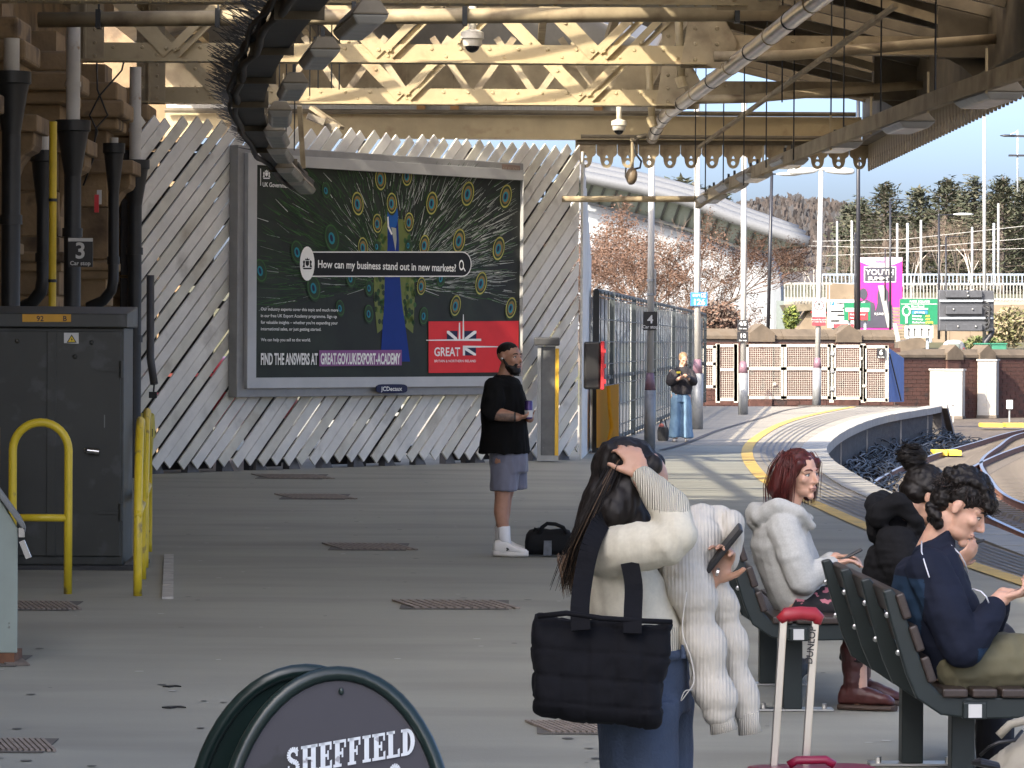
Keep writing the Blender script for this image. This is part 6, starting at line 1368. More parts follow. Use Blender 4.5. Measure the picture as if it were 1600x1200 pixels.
for i, (pts, lab) in enumerate((([(1270, 377), (1410, 374), (1610, 352)], 'thin overhead tram wire, uppermost'), ([(1260, 384), (1420, 388), (1610, 372)], 'thin overhead tram wire, middle'), ([(1280, 400), (1450, 392), (1610, 388)], 'thin overhead tram wire, lowest'))):
    tag(part('overhead_wire', M_POLEW, None, lambda b: b.pipe([at(x, y, 239) for x, y in pts], .025, 4)), lab, 'wire', 'tram wires')
r = pole(1590, 205, 300, 200, 3, M_POLEG, 'grey lamp post with flat twin heads at the right edge', 'street_lamp', 'lamp post', None, (1575, 212, 2)); part('lamp_head', M_POLEB, r, lambda b: b.box(at(1590, 243, 200), (1.0, .3, .1))); part('crossbar', M_POLEB, r, lambda b: b.bar(at(1570, 212, 200), at(1606, 213, 200), .1, .12))
# ---------------- signs and hoarding on the road
def board(px0, px1, py0, py1, Y, m_, name, label, cat='sign', legs=True, th=.15):
    r = empty(name, at((px0+px1)/2, py1, Y), label, cat)
    pn = part('panel', m_, r, lambda b: b.prism([at(px0, py1, Y), at(px1, py1, Y), at(px1, py0, Y), at(px0, py0, Y)], (0, th, 0)))
    if legs:
        for q in (.2, .8): x = px0+(px1-px0)*q; part('post', M_POLEG, r, lambda b: b.tube(at(x, py1+28, Y+th+.1), at(x, py0+2, Y+th+.1), .07, n=8))
    return r, pn
def stext(pn, s_, px, py, hpx, Y, m_, align='LEFT', xs=1.0, off=.02):
    size = hpx*Y/FPX/.7; return text(s_, size, m_, pn, at(px, py, Y-.03), (1, 0, 0), (0, 0, 1), align=align, xs=xs, off=size*off)
def srect(pn, nm, x0, y0, x1, y1, Y, m_, k=1): part(nm, m_, pn, lambda b: b.poly([at(x0, y1, Y-.012*k), at(x1, y1, Y-.012*k), at(x1, y0, Y-.012*k), at(x0, y0, Y-.012*k)]))
M_PINK = mat('hoarding_pink', (.36, .016, .19), .5, var=.05); M_PINKL = mat('hoarding_lilac', (.45, .33, .45), .5, var=.05); M_GRSN = mat('sign_green', (.0, .13, .055), .5, var=.04); M_SW = MATS['sign_white']; M_PDK = mat('hoarding_dark', (.035, .033, .05), .5, var=.3, scale=.6)
r, pn = board(1343, 1410, 402, 515, 200, M_PINK, 'pink_hoarding', 'tall pink YOUTH SUMMIT hoarding with portraits', 'hoarding', False, .4)
part('lilac_band', M_PINKL, pn, lambda b: b.poly([at(x, y, 199.98) for x, y in ((1343, 402), (1343, 409), (1358, 415), (1378, 417), (1396, 414), (1410, 408), (1410, 402))][::-1]))
srect(pn, 'title_edge', 1350, 416, 1400, 441, 200, M_SW, 2); srect(pn, 'title_box', 1351.5, 417.5, 1398.5, 439.5, 200, M_PDK, 3)
stext(pn, 'YOUTH', 1375, 429.5, 8.5, 199.95, M_SW, 'CENTER', 1.05); stext(pn, 'SUMMIT', 1375, 437.8, 5.5, 199.95, M_SW, 'CENTER', 1.35); stext(pn, 'Sheffield', 1375, 410, 3, 199.95, M_PINK, 'CENTER')
part('portrait', M_PDK, pn, lambda b: (b.poly([at(x, y, 199.97) for x, y in ((1343, 512), (1372, 512), (1366, 474), (1354, 468), (1343, 470))]), b.disc(at(1349, 459, 199.96), Vector((.22, 0, 0)), Vector((0, 0, .32)), 16), b.poly([at(x, y, 199.955) for x, y in ((1362, 512), (1398, 512), (1393, 476), (1388, 470), (1388, 456), (1382, 446), (1374, 448), (1371, 460), (1371, 474))])))
part('shirt', M_SW, pn, lambda b: b.poly([at(x, y, 199.945) for x, y in ((1343, 474), (1352, 470), (1350, 478), (1344, 486))])); stext(pn, '9 JUNE 10-4', 1366, 492, 3.4, 199.93, M_SW)
r, pn = board(1406.5, 1466, 467, 507, 165, M_GRSN, 'road_sign', 'green direction sign for the ring road with a roundabout symbol')
srect(pn, 'border', 1408, 474.6, 1464.5, 475.4, 165, M_SW); stext(pn, 'PARK SQUARE', 1437, 472.8, 3.4, 165, M_SW, 'CENTER', 1.0); stext(pn, 'Ring Road', 1434, 480.4, 3.4, 165, M_SW, 'CENTER')
part('roundabout_mark', M_SW, pn, lambda b: (b.ring(at(1416.3, 486, 164.96), Vector((.2, 0, 0)), Vector((0, 0, .26)), .66), b.poly([at(x, y, 164.955) for x, y in ((1414.6, 505), (1418, 505), (1418, 493), (1414.6, 493))]), b.poly([at(x, y, 164.955) for x, y in ((1419, 484), (1450, 484), (1450, 481.4), (1419, 481.4))])))
srect(pn, 'motorway_patch', 1425, 485.5, 1449, 490.5, 165, M_SGBL, 2); stext(pn, '(M1 M18)', 1437, 489.6, 2.9, 164.94, M_SW, 'CENTER'); M_SYE = mat('sign_yellow', (.75, .6, .05), .5)
for i, (s_, n_) in enumerate((('Barnsley', 'A61'), ('Worksop', 'A57'), ('Rotherham', '(A630)'))): stext(pn, s_, 1425.5, 495+i*5, 3, 165, M_SW); stext(pn, n_, 1446, 495+i*5, 3, 165, M_SYE)
r, pn = board(1414, 1458, 509, 528, 164, M_SW, 'lane_sign', 'white lane diagram sign below the green one')
for x in (1420, 1429, 1440, 1451): part('lane_mark', M_SGNB, pn, lambda b: (b.poly([at(x-.8, 526, 163.97), at(x+.8, 526, 163.97), at(x+.8, 515, 163.97), at(x-.8, 515, 163.97)]), b.poly([at(x-2.4, 515.5, 163.96), at(x+2.4, 515.5, 163.96), at(x, 512, 163.96)])))
r, pn = board(1293, 1336, 468, 512, 185, M_SW, 'direction_sign', 'white local direction sign with a blue parking symbol')
srect(pn, 'parking_patch', 1296, 471, 1304, 477, 185, M_SGBL); stext(pn, 'P', 1298, 476, 4.4, 184.96, M_SW); stext(pn, 'Sheffield Station', 1306, 475, 3, 185, M_SGNB)
for x0, y0, x1, y1 in ((1298, 485, 1318, 488), (1308, 491, 1322, 494), (1298, 500, 1312, 503), (1316, 480, 1332, 483)): srect(pn, 'print_line', x0, y0, x1, y1, 185, M_SGNB)
srect(pn, 'red_patch', 1302, 506, 1334, 512, 185, MATS['sign_red'])
r, pn = board(1319, 1360, 473, 501, 175, M_GRSN, 'route_sign', 'smaller green sign with a red patch left of the pink hoarding')
srect(pn, 'grey_band', 1321, 481, 1358, 487, 175, mat('sign_grey', (.4, .4, .38), .5)); srect(pn, 'red_patch', 1326, 487, 1356, 500, 175, MATS['sign_red'], 2); stext(pn, 'Northern General', 1328, 492.5, 2.8, 174.95, M_SW, xs=.8); stext(pn, 'Pedestrians', 1328, 498, 2.8, 174.95, M_SW, xs=.8)
vm_ = empty('message_sign', at(1510, 518, 148), 'back of a dark electronic message sign on a post', 'sign'); M_VMS = mat('vms_dark', (.045, .048, .055), .5, var=.2)
part('case', M_VMS, vm_, lambda b: b.prism([at(1467, 517, 148), at(1553, 518, 148), at(1553, 454, 148), at(1467, 453, 148)], (0, .5, 0)), bevel=.04)
for y0, y1 in ((454, 465), (478, 491), (506, 517)): part('rear_panel', M_VMS, vm_, lambda b: b.prism([at(1478, y1, 147.8), at(1535, y1, 147.8), at(1535, y0, 147.8), at(1478, y0, 147.8)], (0, .2, 0)), bevel=.02)
for y_ in (470, 497): part('rib', M_POLEG, vm_, lambda b: b.bar(at(1468, y_, 147.9), at(1552, y_, 147.9), .05, .08))
for k in range(5): part('cable', M_SGNB, vm_, lambda b: b.pipe([at(1536+k, 470+k*7, 147.7), at(1545+k*.5, 474+k*7, 147.6), at(1548-k, 484+k*7, 147.6), at(1540, 490+k*6, 147.7)], .05, 5), smooth=True)
part('post', M_POLEB, vm_, lambda b: b.pipe([at(1550, 512, 148.3), at(1548, 524, 148.3), at(1540, 534, 148.3), at(1538, 560, 148.3)], .13, 10), smooth=True)
for px, py in ((1512, 456), (1513, 462), (1490, 483), (1520, 483), (1497, 510), (1525, 510)): part('bolt', M_ZINC, vm_, lambda b: b.ell(at(px, py, 147.75), .04, nu=8, nv=5))
# van, bins, shrubs
vn = empty('parked_van', gp(1490, 560, -.5)*1.0, 'white van roof showing above the brick wall', 'van'); vY = 150
part('body', M_LW, vn, lambda b: b.loft([(at(1490, 562, vY+d), Vector((w, 0, 0)), Vector((0, 0, h))) for d, w, h in ((0, .45, .55), (.05, .50, .78), (.4, .52, .84), (3.5, .52, .86), (3.6, .46, .7))], 24, 3.4), smooth=True)
part('rear_window', M_HGL, vn, lambda b: b.prism([at(1479, 546, vY-.03), at(1501, 546, vY-.03), at(1499, 537, vY+.0), at(1481, 537, vY+.0)], (0, .03, 0)))
for px in (1474, 1506): part('tail_lamp', MATS['sign_red'], vn, lambda b: b.box(at(px, 548, vY-.02), (.05, .05, .25)))
for (x0, x1, lab) in ((1525, 1545, 'green utility box left of the message sign post'), (1550, 1573, 'green utility box right of the message sign post')):
    r = empty('utility_box', at((x0+x1)/2, 552, 146), lab, 'box'); part('case', mat('box_green', (.02, .14, .085), .5), r, lambda b: b.prism([at(x0, 552, 146), at(x1, 552, 146), at(x1, 537, 146), at(x0, 537, 146)], (0, .6, 0)), bevel=.03); part('lid', MATS['box_green'], r, lambda b: b.prism([at(x0-1, 538, 145.95), at(x1+1, 538, 145.95), at(x1+1, 536, 145.95), at(x0-1, 536, 145.95)], (0, .7, 0)))
def shrub(px, py, pyb, Y, w, n, cols, label, seed, leaf=.12):
    rnd = random.Random(seed); c = at(px, (py+pyb)/2, Y); hh = (pyb-py)*Y/FPX/2; ww = w*Y/FPX/2; r = empty('shrub', at(px, pyb, Y), label, 'shrub'); b = MB(); s_ = MB()
    for i in range(n):
        d = Vector((rnd.gauss(0, .5), rnd.gauss(0, .5), rnd.gauss(0, .5)));
        if d.length > 1.1: continue
        p = c+Vector((d.x*ww, d.y*ww, d.z*hh)); v = Vector((rnd.uniform(-1, 1), rnd.uniform(-1, 1), rnd.uniform(-.5, 1))).normalized(); u = v.orthogonal().normalized()
        b.m(rnd.randrange(len(cols))).add([p-u*leaf*.4, p+v*leaf, p+u*leaf*.4, p-v*leaf*.4], [(0, 1, 2, 3)])
    for i in range(14):
        a = rnd.uniform(0, 6.28); s_.tube(c-Vector((0, 0, hh)), c+Vector((ww*.8*math.cos(a), ww*.8*math.sin(a), hh*rnd.uniform(.1, .9))), .03, .01, 4)
    b.build('foliage', cols, r); s_.build('stem', M_BARK, r)
shrub(1236, 478, 516, 150, 24, 1400, [mat('leaf_yellowgreen', (.16, .19, .035), .8), mat('leaf_mid', (.08, .11, .03), .8)], 'yellow green shrub at the foot of the white hall', 3)
shrub(1582, 482, 540, 160, 70, 3000, [mat('twig_buff', (.22, .18, .11), .9), mat('leaf_olive', (.12, .12, .05), .9)], 'buff leafless bush on the bank at the right edge', 5, .16)
shrub(1535, 525, 548, 152, 60, 800, [MATS['leaf_olive'], MATS['leaf_mid']], 'low scrubby growth behind the utility boxes', 6, .14)
# yellow-brown low bank growth behind the hoarding
shrub(1120, 470, 530, 125, 90, 2500, [MATS['twig_russet'], MATS['twig_brown']], 'brown undergrowth behind the mesh hoarding', 8, .12)
# ================================================================== people
def head(b, c, f, u, k=1.0, jaw=1.0):
    f = Vector(f).normalized(); u = Vector(u); u = (u-f*u.dot(f)).normalized(); r = f.cross(u)
    P = lambda a, s_, z: c+(f*a+r*s_+u*z)*k
    E = lambda a, s_, z, ra, rs, rz: b.ell(P(a, s_, z), f*ra*k, r*rs*k, u*rz*k, 18, 12)
    E(-.012, 0, .035, .096, .076, .083); E(.028, 0, -.015, .064, .062*jaw, .085); E(.032, 0, -.072, .052, .050*jaw, .038)
    b.ell(P(.074, 0, -.103), .019*k*jaw)
    b.cap(P(.088, 0, .018), .008*k, P(.113, 0, -.026), .0105*k); E(.098, 0, -.034, .012, .017, .008)
    for s_ in (-1, 1):
        b.cap(P(.083, s_*.012, .024), .010*k, P(.068, s_*.048, .022), .011*k); b.ell(P(.062, s_*.042, -.018), .023*k)
        E(-.014, s_*.078, -.002, .019, .007, .032); E(-.006, s_*.082, .012, .012, .006, .014)
    b.cap(P(.091, -.017, -.060), .0065*k, P(.091, .017, -.060), .0065*k); b.cap(P(.088, -.013, -.071), .0075*k, P(.088, .013, -.071), .0075*k)
    return P, f, u, r
def features(parent, P, f, u, r, k, iris, brow, lips=None, sides=(-1, 1)):
    for s_ in sides:
        e = part('eye', [mat('eye_white', (.62, .58, .54), .2, var=.02), iris, mat('lash', (.02, .014, .012), .6)], parent, lambda b: (b.m(0).ell(P(.074, s_*.031, .004), f*.010*k, r*.0155*k, u*.0075*k, 12, 8), b.m(1).ell(P(.0805, s_*.030, .004), f*.0055*k, r*.006*k, u*.0065*k, 10, 6), b.m(2).pipe([P(.076, s_*.016, .006), P(.086, s_*.028, .0125), P(.080, s_*.042, .009), P(.072, s_*.048, .003)], .0022*k, 5)), smooth=True)
        part('eyebrow', brow, parent, lambda b: b.pipe([P(.0925, s_*.014, .026), P(.0925, s_*.028, .033), P(.081, s_*.046, .030), P(.072, s_*.054, .023)], [.003*k, .0042*k, .0036*k, .0015*k], 6), smooth=True)
    if lips: part('lips', lips, parent, lambda b: (b.pipe([P(.085, -.024, -.064), P(.0965, -.01, -.0605), P(.0985, 0, -.062), P(.0965, .01, -.0605), P(.085, .024, -.064)], [.0015*k, .0042*k, .0042*k, .0042*k, .0015*k], 6), b.pipe([P(.085, -.02, -.066), P(.094, -.008, -.0715), P(.094, .008, -.0715), P(.085, .02, -.066)], [.0015*k, .005*k, .005*k, .0015*k], 6)), smooth=True)
def hand(b, w, d, n, t, curl=(.5, .6, .4), k=1.0, spread=.0, thumb=.5):
    d = Vector(d).normalized(); n = Vector(n); n = (n-d*n.dot(d)).normalized(); t = d.cross(n)*(1 if Vector(t).dot(d.cross(n)) > 0 else -1)
    w = Vector(w); b.ell(w+d*.046*k, d*.052*k, t*.041*k, n*.016*k, 12, 8); b.cap(w-d*.02*k, .024*k, w+d*.02*k, .026*k)
    for i, L_ in enumerate((.074, .083, .077, .060)):
        p = w+d*(.082-.006*abs(i-1))*k+t*(.029-.0195*i)*k; a = 0.0; dd = (d+t*spread*(1.2-i)).normalized()
        for j, fr in enumerate((.45, .31, .24)):
            a += curl[j]; v = dd*math.cos(a)+n*math.sin(a); q = p+v*L_*fr*k; b.cap(p, (.0095-.001*j)*k, q, (.0088-.001*j)*k, 8); p = q
    p = w+d*.022*k+t*.030*k; v = (d*.62+t*.62+n*.45*thumb).normalized(); q = p+v*.042*k; b.cap(p, .013*k, q, .0105*k, 8); v2 = (v+d*.45+n*.5*thumb).normalized(); b.cap(q, .0105*k, q+v2*.032*k, .0082*k, 8)
def folds(sc, amp, seed, st=(1, 1, 1), oct=3):
    return lambda co: fbm(co, sc, seed, oct, st)*amp
def strands(name, paths, mats, parent, n, r, seed, jit=.012):
    """fine hairs following guide paths"""
    rnd = random.Random(seed); b = MB()
    for i in range(n):
        g = paths[i % len(paths)]; o = Vector((rnd.gauss(0, 1), rnd.gauss(0, 1), rnd.gauss(0, .6)))*jit; t0 = rnd.uniform(0, .3); sl = int(len(g)*t0)
        pts = [Vector(p)+o*(1+.25*j)+Vector((rnd.gauss(0, 1), rnd.gauss(0, 1), rnd.gauss(0, 1)))*jit*.12 for j, p in enumerate(g[sl:])]
        if len(pts) > 1: b.m(rnd.randrange(len(mats))).pipe(pts, [r]*(len(pts)-1)+[r*.3], 4)
    return b.build(name, mats, parent, smooth=True, kind='stuff')
M_SK = mat('skin_fair', (.56, .33, .235), .5, var=.08, scale=25, sub=.15); M_SKT = mat('skin_tan', (.38, .20, .13), .5, var=.12, scale=18, sub=.12); M_SKB = mat('skin_warm', (.44, .25, .165), .5, var=.08, scale=25, sub=.12); M_TATT = mat('skin_tattoo', (.30, .18, .125), .55, col2=(.10, .075, .065), scale=26, sub=.1)
M_IRD = mat('iris_dark', (.03, .018, .012), .2); M_IRB = mat('iris_grey', (.12, .14, .15), .2); M_HDK = mat('hair_black', (.010, .008, .007), .5, spec=.25, var=.5, scale=60, stretch=(1, 1, .15)); M_HBR = mat('hair_brownends', (.10, .058, .03), .5, var=.5, scale=60); M_HRED = mat('hair_red', (.058, .010, .009), .42, spec=.35, var=.55, scale=70, stretch=(1, 1, .12)); M_HFA = mat('hair_fair', (.23, .15, .08), .5, var=.3, scale=40); M_LIP = mat('lip_rose', (.36, .13, .11), .4); M_LIP2 = mat('lip_dull', (.30, .14, .11), .45)
# ------------------------------------------------------------------ standing man
Y = 28.8; A = lambda x, y, d=0.0: at(x, y, Y+d); u_ = Y/FPX
man = empty('person', gp(795, 869), 'standing man in black oversized T-shirt and grey shorts holding a can', 'person')
b = MB(); hc = A(796, 559, 0); P, f, u, r = head(b, hc, (.80, -.60, .0), (0, 0, 1), 1.06, 1.06)
b.cap(P(-.02, 0, -.07), .062, A(788, 596, .02), .07)
b.loft([(A(788, 596, .02), Vector((.10, 0, 0)), Vector((0, .15, 0))), (A(788, 612), Vector((.13, 0, 0)), Vector((0, .2, 0))), (A(789, 650), Vector((.14, 0, 0)), Vector((0, .18, 0))), (A(792, 700), Vector((.13, 0, 0)), Vector((0, .17, 0))), (A(794, 728), Vector((.12, 0, 0)), Vector((0, .17, 0)))], 16)
sh_, el_, wr_ = A(772, 611, -.2), A(767, 646, -.26), A(808, 652, -.30)
b.chain([sh_, el_], [.062, .052]); b.chain([el_, A(782, 648, -.28), wr_], [.05, .055, .036]); hand(b, wr_, (1, -.15, .05), (-.1, .3, .8), (0, 1, .2), (.55, .8, .6), .98)
b.chain([A(806, 610, .2), A(812, 646, .15), A(828, 654, -.12)], [.06, .05, .035]); hand(b, A(826, 654, -.1), (.2, -1, .1), (-.6, 0, .6), (0, 0, 1), (.5, .7, .5), .95)
for (hx, kx, ax, dy) in ((786, 785, 788, -.09), (800, 788, 783, .12)):
    b.chain([A(hx, 722, dy), A(kx, 778, dy), A(kx-2, 800, dy), A(ax, 838, dy), A(ax+1, 858, dy)], [.085, .064, .062, .042, .042])
skin('body', b, [M_SKT, M_TATT], man, .009, 4, pick=lambda c: ((c[:, 2] < A(0, 640).z) & (c[:, 2] > A(0, 664).z) & (c[:, 0] > A(768, 650).x) & (c[:, 0] < A(806, 650).x) & (c[:, 1] < Y-.22)).astype(int))
features(man, P, f, u, r, 1.06, M_IRD, M_HDK, None)
b = MB(); b.ell(P(-.016, 0, .045), f*.101, r*.081, u*.083); me_ = fuse(b, .008, 2)
co_ = [v.co for v in me_.vertices]; keep = [p.index for p in me_.polygons if ((p.center-P(0, 0, 0)).dot(u) > .035+max(0, (p.center-P(0, 0, 0)).dot(f))*.38-(.05 if (p.center-P(0, 0, 0)).dot(f) < -.03 else 0))]
b2 = MB(); b2.add(co_, [tuple(me_.polygons[i].vertices) for i in keep]); b2.build('hair', M_HDK, man, smooth=True)
b = MB(); b.loft([(P(.03, 0, -.055), f*.058, r*.071, ), (P(.032, 0, -.078), f*.064, r*.068), (P(.045, 0, -.105), f*.056, r*.054), (P(.055, 0, -.132), f*.034, r*.034)], 16); b.cap(P(.083, -.028, -.052), .011, P(.083, .028, -.052), .011); b.cap(P(.0, -.076, -.01), .010, P(.03, -.07, -.06), .014); b.cap(P(.0, .076, -.01), .010, P(.03, .07, -.06), .014)
skin('beard', b, M_HDK, man, .007, 2, disp=folds(60, .003, 2))
part('lips', M_LIP2, man, lambda b: b.pipe([P(.094, -.02, -.066), P(.105, 0, -.067), P(.094, .02, -.066)], [.003, .007, .003], 6), smooth=True)
part('earbud', M_SW, man, lambda b: (b.ell(P(-.002, -.092, -.006), .009), b.cap(P(.0, -.094, -.008), .004, P(.006, -.092, -.03), .004)), smooth=True); part('earbud', M_SW, man, lambda b: b.ell(P(-.002, .092, -.006), .009), smooth=True)
b = MB()
b.loft([(A(787, 585, .02), Vector((.068, 0, 0)), Vector((0, .085, 0))), (A(787, 590, .02), Vector((.10, 0, 0)), Vector((0, .14, 0))), (A(787, 602), Vector((.155, 0, 0)), Vector((0, .235, 0))), (A(788, 630), Vector((.185, 0, 0)), Vector((0, .22, 0))), (A(788, 665), Vector((.19, 0, 0)), Vector((0, .21, 0))), (A(788, 700), Vector((.20, 0, 0)), Vector((0, .21, 0))), (A(787, 708), Vector((.203, 0, 0)), Vector((0, .212, 0)))], 20, 2.3)
b.chain([A(773, 606, -.17), A(770, 628, -.25)], [.085, .095]); b.cap(A(770, 628, -.25), .095, A(767, 640, -.26), .092)
b.chain([A(803, 606, .18), A(812, 638, .18)], [.08, .085])
M_TEE = mat('tee_black', (.006, .006, .006), .95, var=.2, scale=5, spec=.15)
skin('t_shirt', b, M_TEE, man, .010, 3, disp=lambda co: fbm(co, 5, 4, 3, (1, 1, .45))*.014+fbm(co, 9, 2, 2, (1.6, 1, .6))*.012)
b = MB()
b.loft([(A(795, 700), Vector((.15, 0, 0)), Vector((0, .17, 0))), (A(795, 722), Vector((.158, 0, 0)), Vector((0, .19, 0))), (A(796, 738), Vector((.158, 0, 0)), Vector((0, .19, 0)))], 18)
b.loft([(A(790, 726, -.09), Vector((.125, 0, 0)), Vector((0, .10, 0))), (A(787, 765, -.10), Vector((.112, 0, 0)), Vector((0, .11, 0))), (A(787, 767, -.10), Vector((.112, 0, 0)), Vector((0, .11, 0)))], 16); b.loft([(A(806, 726, .09), Vector((.10, 0, 0)), Vector((0, .10, 0))), (A(806, 764, .10), Vector((.098, 0, 0)), Vector((0, .11, 0)))], 16)
skin('shorts', b, mat('shorts_grey', (.135, .14, .185), .75, var=.12, scale=6, sheen=.2), man, .010, 3, disp=lambda co: fbm(co, 6, 9, 3, (1.4, 1.4, .5))*.012+crease(co, 9, .014, 3, (1.2, 1.2, .5)))
M_SOCK = mat('sock_white', (.70, .70, .70), .85, var=.05); M_SHOE = mat('shoe_white', (.70, .69, .66), .5, var=.06); M_SOLE = mat('shoe_sole', (.62, .60, .56), .6)
for ax, dy, sx, sy in ((788, -.09, 771, 867), (783, .12, 775, 858)):
    part('sock', M_SOCK, man, lambda b: b.loft([(A(ax-1, 822, dy), Vector((.05, 0, 0)), Vector((0, .05, 0))), (A(ax-1, 824, dy), Vector((.053, 0, 0)), Vector((0, .053, 0))), (A(ax, 838, dy), Vector((.050, 0, 0)), Vector((0, .05, 0))), (A(ax+1, 855, dy), Vector((.055, 0, 0)), Vector((0, .05, 0)))], 16), smooth=True)
    b = MB(); z0 = .0; g = lambda t, w, h, z=0.0: (Vector((A(sx, sy, dy).x+t*.27, A(sx, sy, dy).y-t*.06, .028+h/2+z)), Vector((0, w, 0)), Vector((0, 0, h/2)))
    b.loft([g(.0, .02, .05, .03), g(.04, .034, .09, .01), (g(.18, .04, .115)), g(.38, .042, .105), g(.6, .046, .07), g(.82, .047, .05), g(.97, .036, .04), g(1.02, .018, .03)], 16, 2.5)
    sh2 = skin('shoe', b, M_SHOE, man, .006, 2)
    b = MB(); b.loft([(Vector((A(sx, sy, dy).x+t*.27, A(sx, sy, dy).y-t*.06, .022+.008*abs(t-.5)*2)), Vector((0, w, 0)), Vector((0, 0, .022))) for t, w in ((-.03, .02), (.04, .038), (.3, .042), (.6, .05), (.9, .045), (1.05, .02))], 14, 3); b.build('sole', M_SOLE, sh2, smooth=True)
    part('shoe_mark', M_SGNB, sh2, lambda b: (b.bar(Vector((A(sx, sy, dy).x+.105, A(sx, sy, dy).y-.062, .055)), Vector((A(sx, sy, dy).x+.145, A(sx, sy, dy).y-.066, .075)), .012, .012), b.bar(Vector((A(sx, sy, dy).x+.105, A(sx, sy, dy).y-.062, .075)), Vector((A(sx, sy, dy).x+.145, A(sx, sy, dy).y-.066, .055)), .012, .012)))
part('wrist_band', M_SGNB, man, lambda b: b.tube(A(803, 652, -.3), A(806, 652, -.3), .041, n=12))
cn = A(826, 640, -.30); r_ = empty('drinks_can', cn-Vector((0, 0, .07)), 'purple and white drinks can in the standing man hand', 'can')
part('can_body', mat('can_purple', (.06, .035, .14), .3, metal=.4), r_, lambda b: b.lathe(cn, [(.026, -.075), (.032, -.068), (.032, .06), (.026, .072)], 16), sharp=40); part('can_label', MATS['sign_white'], r_, lambda b: b.lathe(cn, [(.0328, -.06), (.0328, -.005)], 16, cap=False), smooth=True); part('can_lid', M_ZINC, r_, lambda b: b.lathe(cn, [(.026, .072), (.027, .076)], 16))
# ------------------------------------------------------------------ girl by the lamp columns
Y = 62.0; A = lambda x, y, d=0.0: at(x, y, Y+d)
gl_ = empty('person', gp(1065, 690), 'young person in dark sweatshirt and wide blue jeans looking at a phone', 'person')
b = MB(); P, f, u, r = head(b, A(1068, 562), (.25, -.85, -.42), (0, 0, 1), .95)
b.cap(P(-.02, 0, -.07), .05, A(1066, 578), .06)
b.loft([(A(1066, 578), Vector((.13, 0, 0)), Vector((0, .09, 0))), (A(1065, 595), Vector((.17, 0, 0)), Vector((0, .12, 0))), (A(1064, 618), Vector((.16, 0, 0)), Vector((0, .13, 0)))], 14)
for s_ in (-1, 1):
    b.chain([A(1065+s_*15, 582), A(1065+s_*19, 597, -.06), A(1070+s_*4, 590, -.32)], [.055, .045, .03]); hand(b, A(1070+s_*5, 590, -.30), (-s_*.3, -1, .2), (-s_*.6, 0, .6), (0, 0, 1), (.5, .6, .4), .9)
    b.chain([A(1064+s_*8, 620), A(1064+s_*8.5, 655), A(1064+s_*9, 684)], [.09, .06, .045])
skin('body', b, M_SK, gl_, .012, 3); features(gl_, P, f, u, r, .95, M_IRD, M_HFA, None)
b = MB(); b.ell(P(-.03, 0, .045), f*.098, r*.086, u*.085); b.chain([P(-.1, -.03, .03), P(-.12, -.08, -.06), P(-.08, -.11, -.17)], [.045, .04, .02]); skin('hair', b, M_HFA, gl_, .012, 2)
b = MB(); b.loft([(A(1066, 573), Vector((.09, 0, 0)), Vector((0, .08, 0))), (A(1066, 579), Vector((.17, 0, 0)), Vector((0, .11, 0))), (A(1065, 595), Vector((.20, 0, 0)), Vector((0, .15, 0))), (A(1065, 612), Vector((.185, 0, 0)), Vector((0, .155, 0))), (A(1066, 616), Vector((.175, 0, 0)), Vector((0, .15, 0)))], 16)
for s_ in (-1, 1): b.chain([A(1065+s_*14, 583), A(1065+s_*19, 597, -.06), A(1070+s_*7, 591, -.24)], [.075, .07, .05])
skin('sweatshirt', b, mat('sweat_dark', (.022, .019, .022), .85, var=.2, scale=6), gl_, .013, 3, disp=folds(7, .014, 5)); part('chest_badge', M_SYE, gl_, lambda b: b.box(A(1060, 582, -.17), (.07, .03, .035)))
b = MB(); b.loft([(A(1064, 607), Vector((.155, 0, 0)), Vector((0, .13, 0))), (A(1064, 628), Vector((.18, 0, 0)), Vector((0, .14, 0)))], 16)
for s_ in (-1, 1): b.loft([(A(1064+s_*7, 620), Vector((.10, 0, 0)), Vector((0, .13, 0))), (A(1064+s_*8.5, 655), Vector((.10, 0, 0)), Vector((0, .12, 0))), (A(1064+s_*10, 684), Vector((.105, 0, 0)), Vector((0, .13, 0)))], 14)
skin('jeans', b, mat('denim_light', (.15, .25, .36), .85, var=.22, scale=5), gl_, .014, 2, disp=folds(6, .016, 8, (1, 1, .5)))
for s_ in (-1, 1): part('shoe', mat('trainer_grey', (.35, .33, .31), .6), gl_, lambda b: b.loft([(A(1064+s_*10, 688, d), Vector((.045*k, 0, 0)), Vector((0, 0, .035*k))) for d, k in ((.08, .6), (.04, 1), (-.08, 1), (-.16, .6))], 10), smooth=True)
tag(part('handheld_phone', M_SGNB, None, lambda b: b.box(A(1076, 586.5, -.36), (.08, .15, .012), Matrix.Rotation(.5, 3, 'X')), bevel=.004), 'small dark phone in the hands of the distant girl', 'phone')
bg = gp(1036, 689); r_ = empty('shoulder_bag', bg, 'grey bag standing on the floor beside the lamp column', 'bag'); b = MB(); b.loft([(bg+Vector((0, 0, z)), Vector((w, 0, 0)), Vector((0, .09, 0))) for z, w in ((.0, .08), (.03, .10), (.18, .105), (.25, .085))], 14, 3); skin('body', b, mat('bag_grey', (.05, .05, .05), .8), r_, .014, 2); part('handle', M_SGNB, r_, lambda b: b.pipe([bg+Vector((-.06, 0, .23)), bg+Vector((-.03, 0, .38)), bg+Vector((.03, 0, .38)), bg+Vector((.06, 0, .23))], .012, 6)); part('contents', mat('pink_cloth', (.5, .16, .12), .8), r_, lambda b: b.ell(bg+Vector((-.03, 0, .26)), (.05, 0, 0), (0, .05, 0), (0, 0, .05)), smooth=True)
